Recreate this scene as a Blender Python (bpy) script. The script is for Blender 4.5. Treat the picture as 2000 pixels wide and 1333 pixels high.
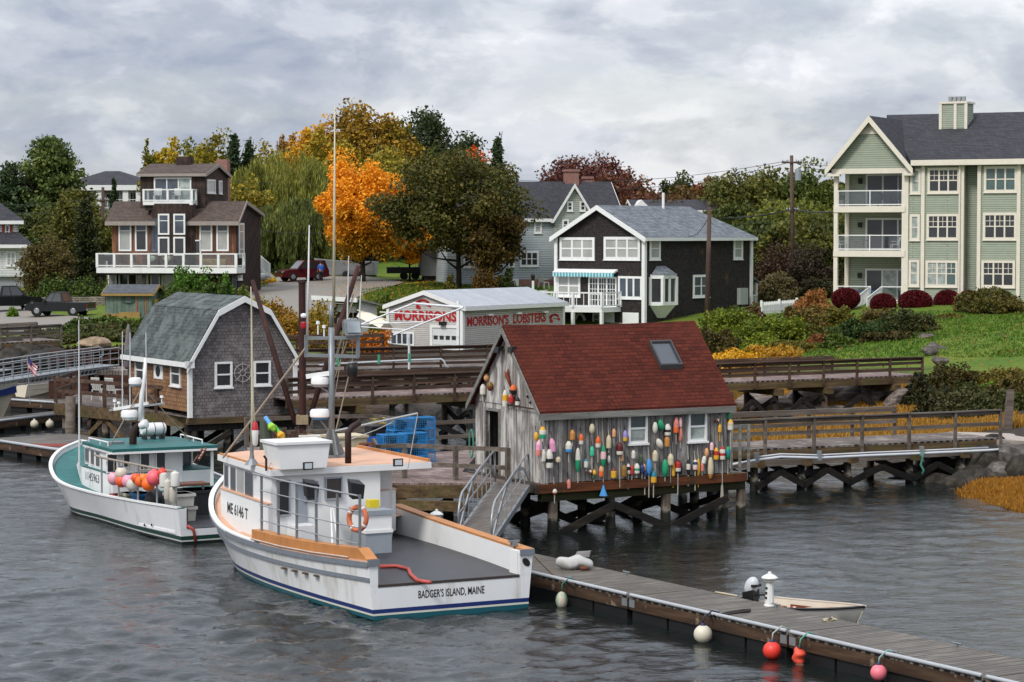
import bpy,math,random
import numpy as np
from mathutils import Vector,Matrix
for o in list(bpy.data.objects): bpy.data.objects.remove(o)
SC = bpy.context.scene; COL = SC.collection
# ---------------- camera, sky, sun, exposure ----------------
CAMH,FPX,HORIZ = 9.0,4600.0,452.0
PITCH = math.atan((666.5-HORIZ)/FPX)
cam = bpy.data.cameras.new('camera'); camo = bpy.data.objects.new('camera',cam); COL.objects.link(camo)
camo.location = (0,0,CAMH); camo.rotation_euler = (math.pi/2-PITCH,0,0)
cam.sensor_width = 36; cam.lens = FPX/2000*36; cam.clip_end = 9000; cam.clip_start = .5
SC.camera = camo
SUN_EL,SUN_AZ = math.radians(48),math.radians(215)   # sun azimuth from +Y clockwise: behind and to the left of the camera
W_ = bpy.data.worlds.new("World"); SC.world = W_; W_.use_nodes = True
def build_world():
    nt = W_.node_tree; nt.nodes.clear(); N = nt.nodes.new; L = nt.links.new
    out = N('ShaderNodeOutputWorld'); bg = N('ShaderNodeBackground'); bg.inputs[1].default_value = 0.10
    sky = N('ShaderNodeTexSky'); sky.sky_type = 'NISHITA'; sky.sun_disc = False
    sky.sun_elevation = SUN_EL; sky.sun_rotation = SUN_AZ; sky.air_density = 1.2; sky.dust_density = 2.0
    tc = N('ShaderNodeTexCoord')
    def noise(scale,st,det,rough,dist=0.0,off=(0,0,0)):
        mp = N('ShaderNodeMapping'); mp.inputs['Scale'].default_value = st; mp.inputs['Location'].default_value = off
        n = N('ShaderNodeTexNoise'); n.inputs['Scale'].default_value = scale; n.inputs['Detail'].default_value = det
        n.inputs['Roughness'].default_value = rough; n.inputs['Distortion'].default_value = dist
        L(tc.outputs['Generated'],mp.inputs[0]); L(mp.outputs[0],n.inputs['Vector']); return n.outputs[0]
    def ramp(src,stops,mode='EASE'):
        r = N('ShaderNodeValToRGB'); r.color_ramp.interpolation = mode
        e = r.color_ramp.elements
        while len(e) < len(stops): e.new(.5)
        for i,(p,c) in enumerate(stops): e[i].position = p; e[i].color = (*c,1)
        L(src,r.inputs[0]); return r.outputs[0]
    def mix(f,a,b,mode='MIX'):
        m = N('ShaderNodeMix'); m.data_type = 'RGBA'; m.blend_type = mode
        if hasattr(f,'default_value') or isinstance(f,bpy.types.NodeSocket): L(f,m.inputs[0])
        else: m.inputs[0].default_value = f
        for s,v in ((6,a),(7,b)):
            if isinstance(v,bpy.types.NodeSocket): L(v,m.inputs[s])
            else: m.inputs[s].default_value = (*v,1)
        return m.outputs[2]
    K = SKYK
    big = noise(8,(1,1,2.2),7,.56,.25,(.31,.2,.37))
    med = noise(19,(1,1,2.0),7,.56,.3,(.1,.7,.2))
    wisp = noise(60,(1,1,3.0),5,.6,.3,(.5,.1,.9))
    dark = (.31*K,.365*K,.475*K); mid = (.53*K,.565*K,.635*K); lite = (.86*K,.875*K,.91*K)
    c1 = ramp(big,[(.38,dark),(.50,mid),(.60,lite)])
    c2 = ramp(med,[(.36,dark),(.50,mid),(.62,lite)])
    c3 = ramp(wisp,[(.3,mid),(.7,lite)])
    c = mix(.46,c1,c2); c = mix(.10,c,c3)
    cover = ramp(noise(6,(1,1,4.5),5,.55,.2,(.9,.3,.6)),[(.40,(.82,)*3),(.58,(1.0,)*3)])
    col = mix(cover,sky.outputs[0],c)
    sp = N('ShaderNodeSeparateXYZ'); L(tc.outputs['Generated'],sp.inputs[0])
    m1 = N('ShaderNodeMath'); m1.operation = 'MULTIPLY_ADD'; m1.inputs[1].default_value = 1.25; m1.inputs[2].default_value = .90; m1.use_clamp = False
    cl = N('ShaderNodeClamp'); L(sp.outputs[2],cl.inputs[0]); L(cl.outputs[0],m1.inputs[0])
    col = mix(1.,col,m1.outputs[0],'MULTIPLY')
    L(col,bg.inputs[0]); L(bg.outputs[0],out.inputs[0])
SKYK = 6.2
build_world()
sl = bpy.data.lights.new('sun','SUN'); sl.energy = 1.5; sl.angle = math.radians(14); sl.color = (1.0,.965,.92)
sun = bpy.data.objects.new('sun',sl); COL.objects.link(sun); sun.location = (0,0,80)
_sd = Vector((math.sin(SUN_AZ)*math.cos(SUN_EL),math.cos(SUN_AZ)*math.cos(SUN_EL),math.sin(SUN_EL)))
sun.rotation_euler = (-_sd).to_track_quat('-Z','Y').to_euler()
SC.view_settings.view_transform = 'Standard'; SC.view_settings.look = 'None'
SC.view_settings.exposure = 0.86; SC.view_settings.gamma = 1.0; SC.view_settings.use_curve_mapping = False
SC.cycles.max_bounces = 6; SC.cycles.transparent_max_bounces = 8
SC.cycles.use_denoising = True
# ---------------- pixels to places ----------------
_fw = Vector((0,math.cos(PITCH),-math.sin(PITCH))); _up = Vector((0,math.sin(PITCH),math.cos(PITCH))); _rt = Vector((1,0,0))
CAM = Vector((0,0,CAMH))
def ray(px,py): return _fw + _rt*((px-1000)/FPX) + _up*((666.5-py)/FPX)
def at(px,py,Y):
    d = ray(px,py); return CAM + d*(Y/d.y)
def on(px,py,z):
    d = ray(px,py); return CAM + d*((z-CAMH)/d.z)
class Frame:
    def __init__(s,loc,deg):
        s.loc = Vector(loc); s.rz = math.radians(deg)
        s.M = Matrix.Translation(s.loc) @ Matrix.Rotation(s.rz,4,'Z'); s.I = s.M.inverted()
        s.o = s.I @ CAM
    def _hit(s,px,py,ax,c):
        d = s.I.to_3x3() @ ray(px,py); t = (c - s.o[ax])/d[ax]; return s.o + d*t
    def front(s,px,py,yc=0.): return s._hit(px,py,1,yc)
    def side(s,px,py,xc=0.): return s._hit(px,py,0,xc)
    def flat(s,px,py,zc=0.): return s._hit(px,py,2,zc)
# ---------------- colours & materials ----------------
def lin(h,k=1.0):
    h = h.lstrip('#'); out = []
    for i in (0,2,4):
        v = int(h[i:i+2],16)/255
        out.append((v/12.92 if v <= .04045 else ((v+.055)/1.055)**2.4)*k)
    return tuple(out)
def C(c): return lin(c) if isinstance(c,str) else tuple(c)
_MC = {}
class NT:
    def __init__(s,name):
        s.m = bpy.data.materials.new(name); s.m.use_nodes = True; s.nt = s.m.node_tree
        s.b = s.nt.nodes['Principled BSDF']; s.tc = None
    def N(s,t,**kw):
        n = s.nt.nodes.new(t)
        for k,v in kw.items(): setattr(n,k,v)
        return n
    def L(s,a,b): s.nt.links.new(a,b)
    def obj(s):
        if s.tc is None: s.tc = s.N('ShaderNodeTexCoord')
        return s.tc.outputs['Object']
    def noise(s,scale,stretch=(1,1,1),det=4,rough=.55,dist=0.,vec=None,off=(0,0,0)):
        mp = s.N('ShaderNodeMapping'); mp.inputs['Scale'].default_value = stretch; mp.inputs['Location'].default_value = off
        n = s.N('ShaderNodeTexNoise'); n.inputs['Scale'].default_value = scale; n.inputs['Detail'].default_value = det
        n.inputs['Roughness'].default_value = rough; n.inputs['Distortion'].default_value = dist
        s.L(vec or s.obj(),mp.inputs[0]); s.L(mp.outputs[0],n.inputs['Vector']); return n.outputs[0]
    def ramp(s,src,stops,mode='LINEAR'):
        r = s.N('ShaderNodeValToRGB'); r.color_ramp.interpolation = mode; e = r.color_ramp.elements
        while len(e) < len(stops): e.new(.5)
        for i,(p,c) in enumerate(stops): e[i].position = p; e[i].color = (*c,1) if hasattr(c,'__len__') else (c,c,c,1)
        s.L(src,r.inputs[0]); return r.outputs[0]
    def mix(s,f,a,b,mode='MIX'):
        m = s.N('ShaderNodeMix',data_type='RGBA',blend_type=mode)
        for i,v in ((0,f),(6,a),(7,b)):
            if isinstance(v,bpy.types.NodeSocket): s.L(v,m.inputs[i])
            elif i: m.inputs[i].default_value = (*v,1)
            else: m.inputs[i].default_value = v
        return m.outputs[2]
    def math(s,op,a,b=0.,c=None):
        m = s.N('ShaderNodeMath',operation=op)
        for i,v in enumerate((a,b) if c is None else (a,b,c)):
            if isinstance(v,bpy.types.NodeSocket): s.L(v,m.inputs[i])
            else: m.inputs[i].default_value = v
        return m.outputs[0]
    def dot(s,v):
        m = s.N('ShaderNodeVectorMath',operation='DOT_PRODUCT'); s.L(s.obj(),m.inputs[0]); m.inputs[1].default_value = v
        return m.outputs['Value']
    def uv(s,u,v):
        c = s.N('ShaderNodeCombineXYZ'); s.L(s.dot(u),c.inputs[0]); s.L(s.dot(v),c.inputs[1]); return c.outputs[0]
    def bump(s,h,strength=.3,dist=.02,prev=None):
        b = s.N('ShaderNodeBump'); b.inputs['Strength'].default_value = strength; b.inputs['Distance'].default_value = dist
        s.L(h,b.inputs['Height'])
        if prev is not None: s.L(prev,b.inputs['Normal'])
        return b.outputs[0]
    def done(s,col,rough=.7,metal=0.,spec=.4,normal=None):
        if isinstance(col,bpy.types.NodeSocket): s.L(col,s.b.inputs['Base Color'])
        else: s.b.inputs['Base Color'].default_value = (*col,1)
        if isinstance(rough,bpy.types.NodeSocket): s.L(rough,s.b.inputs['Roughness'])
        else: s.b.inputs['Roughness'].default_value = rough
        s.b.inputs['Metallic'].default_value = metal; s.b.inputs['Specular IOR Level'].default_value = spec
        if normal is not None: s.L(normal,s.b.inputs['Normal'])
        return s.m
def paint(name,c,rough=.55,var=.10,scale=2.5,stretch=(1,1,1),dirt=None,dlo=.56,dhi=.72,dscale=1.6,dstretch=(1,1,.35),bump=0.,metal=0.,spec=.4):
    if name in _MC: return _MC[name]
    c = C(c); t = NT(name)
    n = t.noise(scale,stretch,5,.6)
    col = t.ramp(n,[(.3,tuple(max(0,x*(1-var)) for x in c)),(.7,tuple(min(1,x*(1+var)) for x in c))])
    if dirt: col = t.mix(t.ramp(t.noise(dscale,dstretch,6,.65,off=(3,1,2)),[(dlo,0.),(dhi,.8)]),col,C(dirt))
    nm = t.bump(t.noise(scale*6,stretch,4,.6),bump,.02) if bump else None
    _MC[name] = t.done(col,rough,metal,spec,nm); return _MC[name]
def grained(name,c1,c2,c3,axis='z',scale=3.0,rough=.8,bump=.25,stain=None,slo=.55,shi=.7,tide=False):
    if name in _MC: return _MC[name]
    t = NT(name); st = {'x': (.08,1,1),'y': (1,.08,1),'z': (1,1,.08)}[axis]
    n = t.noise(scale*4,st,6,.65,.2); n2 = t.noise(.7,(1,1,1),3,.5,off=(5,2,1))
    c1,c2,c3 = (tuple(x*.74 for x in C(c)) for c in (c1,c2,c3))
    col = t.ramp(n,[(.30,c1),(.5,c2),(.70,c3)])
    col = t.mix(t.ramp(n2,[(.35,.0),(.7,.55)]),col,c1)
    if stain: col = t.mix(t.ramp(t.noise(1.3,(1,1,1),6,.7,off=(9,4,7)),[(slo,0.),(shi,.85)]),col,C(stain))
    if tide:    # weed and wet timber up to the high water mark
        g = t.N('ShaderNodeNewGeometry'); sp = t.N('ShaderNodeSeparateXYZ'); t.L(g.outputs['Position'],sp.inputs[0]); h = t.math('ADD',sp.outputs[2],t.math('MULTIPLY',t.noise(5,(1,1,1),4,.6),.5))
        col = t.mix(t.ramp(h,[(.55,1.),(.68,.0)]),col,lin('#12140b')); col = t.mix(t.ramp(h,[(.60,0.),(.70,.5),(.86,0.)]),col,lin('#7a7566'))
    _MC[name] = t.done(col,rough,0,.3,t.bump(n,bump,.02)); return _MC[name]
def coursed(name,c1,c2,gap,bw,bh,u,v,msize=.008,offset=.5,wear=None,wlo=.5,whi=.7,wscale=1.5,wstretch=(1,1,1),rough=.85,bump=.35,grain=.25,gscale=8,gst=(1,1,1),bias=0.,smooth=.1):
    if name in _MC: return _MC[name]
    t = NT(name); b = t.N('ShaderNodeTexBrick'); b.offset = offset
    t.L(t.uv(u,v),b.inputs['Vector'])
    for k,x in (('Color1',C(c1)),('Color2',C(c2)),('Mortar',C(gap))): b.inputs[k].default_value = (*x,1)
    for k,x in (('Scale',1.),('Mortar Size',msize),('Mortar Smooth',smooth),('Bias',bias),('Brick Width',bw),('Row Height',bh)): b.inputs[k].default_value = x
    col = b.outputs['Color']
    if grain:
        g = t.noise(gscale,gst,6,.65)
        col = t.mix(1.,col,t.ramp(g,[(.28,1-grain),(.72,1+grain)]),'MULTIPLY')
    if wear: col = t.mix(t.ramp(t.noise(wscale,wstretch,7,.68,.2,off=(2,7,3)),[(wlo,0.),(whi,.85)]),col,C(wear))
    inv = t.math('SUBTRACT',1.,b.outputs['Fac'])
    nm = t.bump(inv,bump,.03)
    _MC[name] = t.done(col,rough,0,.3,nm); return _MC[name]
def leafmat(name,cols,scale=.35,rough=.6,k=1.25,low=None):
    if name in _MC: return _MC[name]
    t = NT(name); g = t.N('ShaderNodeNewGeometry')
    f = t.math('ADD',t.math('MULTIPLY',g.outputs['Random Per Island'],.55),t.math('MULTIPLY',t.noise(scale,(1,1,1),3,.6),.75))
    f = t.math('SUBTRACT',f,.14)
    n = len(cols)
    col = t.ramp(f,[(.12+.76*i/max(1,n-1),tuple(min(.9,x*k) for x in C(c))) for i,c in enumerate(cols)])
    if low:     # boughs near the ground still green
        sp = t.N('ShaderNodeSeparateXYZ'); t.L(t.obj(),sp.inputs[0]); zz = t.math('ADD',t.math('MULTIPLY',sp.outputs[2],1/low[0]),t.math('MULTIPLY',t.noise(.5,(1,1,1),3,.6,off=(7,1,3)),.9))
        col = t.mix(t.ramp(zz,[(.55,.85),(1.0,0.)]),col,C(low[1]))
    t.done(col,rough,0,.25)
    tr = t.N('ShaderNodeBsdfTranslucent'); t.L(col,tr.inputs[0])
    mx = t.N('ShaderNodeMixShader'); mx.inputs[0].default_value = .22
    out = t.nt.nodes['Material Output']
    t.L(t.b.outputs[0],mx.inputs[1]); t.L(tr.outputs[0],mx.inputs[2]); t.L(mx.outputs[0],out.inputs[0])
    _MC[name] = t.m; return t.m
def glassy(name,c,rough=.06,scale=.8,var=.5):
    if name in _MC: return _MC[name]
    c = C(c); t = NT(name); n = t.noise(scale,(1,1,1),3,.5)
    col = t.ramp(n,[(.35,tuple(x*(1-var) for x in c)),(.65,tuple(x*(1+var) for x in c))])
    m = t.done(col,.5,0,.5); t.b.inputs['Coat Weight'].default_value = 1.; t.b.inputs['Coat Roughness'].default_value = rough
    _MC[name] = m; return m
# ---------------- meshes ----------------
class MB:
    def __init__(s): s.v = []; s.f = []; s.m = []; s.k = 0
    def slot(s,k): s.k = k; return s
    def add(s,vs,fs):
        o = len(s.v); s.v += [tuple(x) for x in vs]
        for f in fs: s.f.append(tuple(i+o for i in f)); s.m.append(s.k)
        return s
    def hexa(s,p): return s.add(p,[(0,3,2,1),(4,5,6,7),(0,1,5,4),(1,2,6,5),(2,3,7,6),(3,0,4,7)])
    def box(s,x0,x1,y0,y1,z0,z1): return s.hexa([(x0,y0,z0),(x1,y0,z0),(x1,y1,z0),(x0,y1,z0),(x0,y0,z1),(x1,y0,z1),(x1,y1,z1),(x0,y1,z1)])
    def beam(s,a,b,w,h,up=(0,0,1)):
        a,b = Vector(a),Vector(b); d = (b-a).normalized(); u = Vector(up)
        if abs(d.dot(u)) > .98: u = Vector((0,1,0))
        x = d.cross(u).normalized(); z = x.cross(d).normalized(); x *= w/2; z *= h/2
        return s.hexa([a-x-z,a+x-z,b+x-z,b-x-z,a-x+z,a+x+z,b+x+z,b-x+z])
    def tube(s,pts,r,n=8,cap=True):
        pts = [Vector(p) for p in pts]; k = len(pts); rs = r if hasattr(r,'__len__') else [r]*k
        vs = []; prev = None
        for i,p in enumerate(pts):
            d = (pts[min(i+1,k-1)]-pts[max(i-1,0)])
            d = d.normalized() if d.length > 1e-9 else Vector((0,0,1))
            if prev is None:
                u = Vector((0,0,1)) if abs(d.z) < .9 else Vector((1,0,0)); x = d.cross(u).normalized()
            else:
                x = (prev - d*prev.dot(d)); x = x.normalized() if x.length > 1e-6 else d.orthogonal().normalized()
            prev = x; y = d.cross(x)
            for j in range(n):
                a = 2*math.pi*j/n; vs.append(p + x*(rs[i]*math.cos(a)) + y*(rs[i]*math.sin(a)))
        fs = [(i*n+j,i*n+(j+1) % n,(i+1)*n+(j+1) % n,(i+1)*n+j) for i in range(k-1) for j in range(n)]
        if cap: fs += [tuple(range(n-1,-1,-1)),tuple(range((k-1)*n,k*n))]
        return s.add(vs,fs)
    def lathe(s,prof,n=14,o=(0,0,0),ax=(0,0,1),sx=1.,sy=1.):
        o = Vector(o); z = Vector(ax).normalized(); x = z.orthogonal().normalized() if abs(z.z) < .999 else Vector((1,0,0)); y = z.cross(x)
        base = len(s.v); k = len(prof)
        for p in prof:
            for j in range(n):
                a = 2*math.pi*j/n; s.v.append(tuple(o + x*(p[0]*math.cos(a)*sx) + y*(p[0]*math.sin(a)*sy) + z*p[1]))
        for i in range(k-1):
            sl = prof[i+1][2] if len(prof[i+1]) > 2 else s.k
            for j in range(n):
                s.f.append((base+i*n+j,base+i*n+(j+1) % n,base+(i+1)*n+(j+1) % n,base+(i+1)*n+j)); s.m.append(sl)
        s.f.append(tuple(base+j for j in range(n-1,-1,-1))); s.m.append(prof[0][2] if len(prof[0]) > 2 else s.k)
        s.f.append(tuple(base+(k-1)*n+j for j in range(n))); s.m.append(prof[-1][2] if len(prof[-1]) > 2 else s.k)
        return s
    def slab(s,poly,off):
        n = len(poly); off = Vector(off); vs = [Vector(p) for p in poly] + [Vector(p)+off for p in poly]
        return s.add(vs,[tuple(range(n-1,-1,-1)),tuple(range(n,2*n))] + [(i,(i+1) % n,n+(i+1) % n,n+i) for i in range(n)])
    def ball(s,o,r,n=12,m=8,sq=(1,1,1)):
        o = Vector(o); vs = []; fs = []
        for i in range(1,m):
            t = math.pi*i/m
            for j in range(n):
                a = 2*math.pi*j/n; vs.append(o+Vector((r*sq[0]*math.sin(t)*math.cos(a),r*sq[1]*math.sin(t)*math.sin(a),r*sq[2]*math.cos(t))))
        vs += [o+Vector((0,0,r*sq[2])),o-Vector((0,0,r*sq[2]))]; T = len(vs)-2
        for i in range(m-2):
            for j in range(n): fs.append((i*n+j,(i+1)*n+j,(i+1)*n+(j+1) % n,i*n+(j+1) % n))
        for j in range(n): fs.append((T,j,(j+1) % n)); fs.append((T+1,(m-2)*n+(j+1) % n,(m-2)*n+j))
        return s.add(vs,fs)
    def torus(s,o,R,r,ax=(0,0,1),n=20,m=8,a0=0.,a1=2*math.pi):
        o = Vector(o); z = Vector(ax).normalized(); x = z.orthogonal().normalized(); y = z.cross(x)
        full = abs(a1-a0-2*math.pi) < 1e-6; k = n if full else n+1
        pts = [o + x*(R*math.cos(a0+(a1-a0)*i/n)) + y*(R*math.sin(a0+(a1-a0)*i/n)) for i in range(k)]
        if full: pts.append(pts[0])
        return s.tube(pts,r,m,cap=not full)
    def quad(s,a,b,c,d): return s.add([a,b,c,d],[(0,1,2,3)])
    def build(s,name,mat,parent=None,smooth=False):
        me = bpy.data.meshes.new(name); me.from_pydata(s.v,[],s.f)
        for m in (mat if isinstance(mat,(list,tuple)) else [mat]): me.materials.append(m)
        if isinstance(mat,(list,tuple)) and len(mat) > 1: me.polygons.foreach_set('material_index',s.m)
        if smooth: me.polygons.foreach_set('use_smooth',[True]*len(me.polygons))
        me.update()
        if smooth == 'auto': me.set_sharp_from_angle(angle=math.radians(38))
        o = bpy.data.objects.new(name,me); COL.objects.link(o)
        if parent is not None: o.parent = parent
        return o
def tag(o,label=None,cat=None,group=None,kind=None):
    if label: o['label'] = label
    if cat: o['category'] = cat
    if group: o['group'] = group
    if kind: o['kind'] = kind
    return o
def thing(name,label,cat,loc=(0,0,0),rz=0.,group=None):
    o = bpy.data.objects.new(name,None); COL.objects.link(o); o.empty_display_size = .2
    o.location = loc; o.rotation_euler = (0,0,rz); return tag(o,label,cat,group)
def framed(name,label,cat,fr,group=None): return thing(name,label,cat,fr.loc,fr.rz,group)
_KIDS = {}
def copy_tree(o,parent=None):
    c = o.copy(); COL.objects.link(c)
    if parent is not None: c.parent = parent
    for ch in [x for x in COL.objects if x.parent == o]: copy_tree(ch,c)
    return c
def letters(name,body,mat,parent,o,xd,ud,width,height,depth=.012,bold=0.,group=None,lift=.004):
    cu = bpy.data.curves.new(name,'FONT'); cu.body = body; cu.size = 1; cu.offset = bold; cu.resolution_u = 3
    tmp = bpy.data.objects.new('tmp',cu); COL.objects.link(tmp); dg = bpy.context.evaluated_depsgraph_get()
    me = bpy.data.meshes.new_from_object(tmp.evaluated_get(dg)); bpy.data.objects.remove(tmp); bpy.data.curves.remove(cu)
    V = [v.co.copy() for v in me.vertices]; x0 = min(v.x for v in V); x1 = max(v.x for v in V); y0 = min(v.y for v in V); y1 = max(v.y for v in V)
    if "," in body: y0 = 0.0
    o,xd,ud = Vector(o),Vector(xd).normalized(),Vector(ud).normalized(); nd = xd.cross(ud)
    mb = MB(); F = [tuple(p.vertices) for p in me.polygons]
    P = [o + xd*((v.x-x0)/(x1-x0)*width) + ud*((v.y-y0)/(y1-y0)*height) for v in V]
    mb.add([p+nd*lift for p in P],F)
    bpy.data.meshes.remove(me)
    return mb.build(name,mat,parent)
rnd = random.Random(7)
# ---------------- terrain, water ----------------
CP = [  # (pixel column, distance, height)
 (-500,60,-3),(0,60,-3),(600,60,-3),(1000,60,-3),(1500,55,-3),(1900,55,-3),(2300,50,-3),
 (-500,90,-2.5),(200,90,-2.5),(700,85,-2.5),(1000,85,-2.5),(1300,80,-2.5),(1600,76,-2),(1850,72,-1.6),(2080,66,-1.2),
 (-400,112,-.8),(0,112,-.8),(250,112,-.9),(500,114,-.9),(750,114,-.9),(1000,112,-.9),(1250,104,-.8),(1430,95,-.5),(1600,92,-.6),(1720,88,-.5),
 (1820,84.5,-.3),(1880,81.5,-.05),(2000,77.5,.0),(2150,72,.1),(2350,66,.3),
 (1790,88,.1),(1850,87,.35),(1930,85.5,.45),(2010,83,.45),(1960,89,1.2),(2050,92,1.4),(2300,80,1.3),
 (1480,101,.1),(1600,101,.12),(1720,99,.2),(1820,97,.4),(1900,97,.8),(2000,97,1.0),(1480,106,.2),(1600,107,.3),(1700,107,.35),
 (1450,116,.9),(1600,115,1.0),(1750,113,.9),(1830,110,1.1),(1950,108,1.3),(2080,105,1.4),(2400,100,2.2),
 (1430,128,1.3),(1560,127,1.5),(1680,124,1.4),(1780,119,1.7),(1850,118,2.0),(1980,119,2.15),(2200,115,2.2),
 (1420,140,2.3),(1560,137,2.1),(1700,133,2.4),(1850,134,2.9),(2000,134,3.2),
 (1400,152,2.7),(1500,152,2.8),(1600,150,3.0),(1750,150,3.7),(1900,150,3.8),(2050,150,4.0),(2400,150,4.2),
 (1250,163,2.5),(1400,163,3.0),(1700,162,4.15),(1900,162,4.2),(1550,170,3.6),
 (-400,122,.1),(0,122,.0),(120,123,.2),(300,123,.1),(520,126,.1),(700,128,.1),(900,128,.1),(1100,124,.1),(1280,118,.0),
 (-300,134,1.9),(60,134,1.9),(200,136,2.4),(350,138,2.3),(520,138,1.9),(700,139,1.3),(900,139,1.2),(1100,139,1.3),(1280,134,1.2),
 (-300,150,2.5),(60,150,2.5),(200,152,2.7),(400,152,2.7),(560,152,2.3),(700,151,1.4),(850,151,1.2),(1050,152,1.4),(1200,152,2.0),
 (-300,170,2.6),(60,170,2.6),(250,170,3.1),(400,172,3.2),(520,170,3.1),(640,166,2.2),(720,168,2.5),(830,172,3.2),(950,172,3.3),(1080,172,3.2),
 (-300,190,3.4),(100,190,3.2),(330,190,3.6),(480,190,3.9),(600,186,3.9),(750,186,4.0),(900,186,4.0),(1050,186,3.9),(1300,186,3.6),(1500,190,4.2),(1800,190,4.8),
 (-300,208,4.1),(20,208,4.1),(250,208,4.2),(480,208,4.6),(590,208,4.65),(800,208,4.75),(1000,208,4.5),(1300,210,4.6),(1700,210,5.5),(2100,210,5.6),
 (-300,250,6.5),(400,250,6.5),(800,250,6.8),(1200,250,6.5),(1600,250,6.8),(2200,250,7),
 (-600,330,8),(500,330,8),(1200,330,8),(2300,330,8),(500,450,8),(1500,450,8)]
_cp = np.array([((p-1000)/FPX*Y,Y,z) for p,Y,z in CP])
def _rbf_fit():
    X = _cp[:,:2]; d = np.sqrt(((X[:,None]-X[None])**2).sum(-1)+.25); n = len(X)
    A = np.zeros((n+3,n+3)); A[:n,:n] = d - np.eye(n)*.6; A[:n,n] = 1; A[:n,n+1:] = X/100; A[n,:n] = 1; A[n+1:,:n] = X.T/100
    return np.linalg.solve(A,np.concatenate([_cp[:,2],[0,0,0]]))
_rw = _rbf_fit()
def terr_np(P):
    P = np.asarray(P,float); d = np.sqrt(((P[:,None]-_cp[None,:,:2])**2).sum(-1)+.25); n = len(_cp)
    z = d @ _rw[:n] + _rw[n] + (P/100) @ _rw[n+1:]
    return np.clip(z,-3.2,9.0)
def terr(x,y): return float(terr_np([(x,y)])[0])
def spot(px,Y,dz=0.):
    x = (px-1000)/FPX*Y; return Vector((x,Y,terr(x,Y)+dz))
def build_ground():
    ys = np.concatenate([np.arange(58,140,1.25),np.arange(140,215,2.5),np.arange(215,470,12)])
    xs = np.concatenate([np.arange(-400,-75,25),np.arange(-75,75,1.6),np.arange(75,401,25)])
    gx,gy = np.meshgrid(xs,ys); P = np.stack([gx.ravel(),gy.ravel()],1)
    z = np.concatenate([terr_np(P[i:i+4000]) for i in range(0,len(P),4000)])
    r = np.random.RandomState(3); z = z + (r.rand(len(z))-.5)*.10*(z > -.5)
    nx,ny = len(xs),len(ys); V = np.column_stack([P,z]); ix = np.arange(nx*ny).reshape(ny,nx)
    F = np.stack([ix[:-1,:-1],ix[:-1,1:],ix[1:,1:],ix[1:,:-1]],-1).reshape(-1,4)
    far = [(-400,460,8.0),(400,460,8.0),(3500,5000,9),(-3500,5000,9)]
    V = np.vstack([V,far]); n0 = nx*ny; F = np.vstack([F,[[n0,n0+1,n0+2,n0+3]]])
    me = bpy.data.meshes.new('ground'); me.from_pydata(V.tolist(),[],F.tolist()); me.update()
    me.polygons.foreach_set('use_smooth',[True]*len(me.polygons))
    o = bpy.data.objects.new('ground',me); COL.objects.link(o); tag(o,kind='structure')
    t = NT('ground'); sp = t.N('ShaderNodeSeparateXYZ'); t.L(t.obj(),sp.inputs[0])
    n1 = t.noise(.25,(1,1,1),5,.6); n2 = t.noise(3.0,(1,1,1),5,.7); n3 = t.noise(.08,(1,1,1),3,.5,off=(4,4,0))
    lawn = t.ramp(n2,[(.3,lin('#34470f')),(.5,lin('#486014')),(.72,lin('#627a1e'))])
    lawn = t.mix(t.ramp(n1,[(.42,0.),(.66,.75)]),lawn,lin('#666a22'))
    lawn = t.mix(t.ramp(n3,[(.45,0.),(.6,.35)]),lawn,lin('#38560f'))
    mud = t.ramp(n2,[(.3,lin('#1d1914')),(.55,lin('#3a322a')),(.75,lin('#5b5146'))])
    zz = t.math('ADD',sp.outputs[2],t.math('MULTIPLY',t.math('SUBTRACT',n1,.5),1.2))
    col = t.mix(t.ramp(t.math('MULTIPLY',zz,.25),[(.36,0.),(.46,1.)]),mud,lawn)
    me.materials.append(t.done(col,.9,0,.2,t.bump(n2,.6,.12)))
build_ground()
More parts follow.
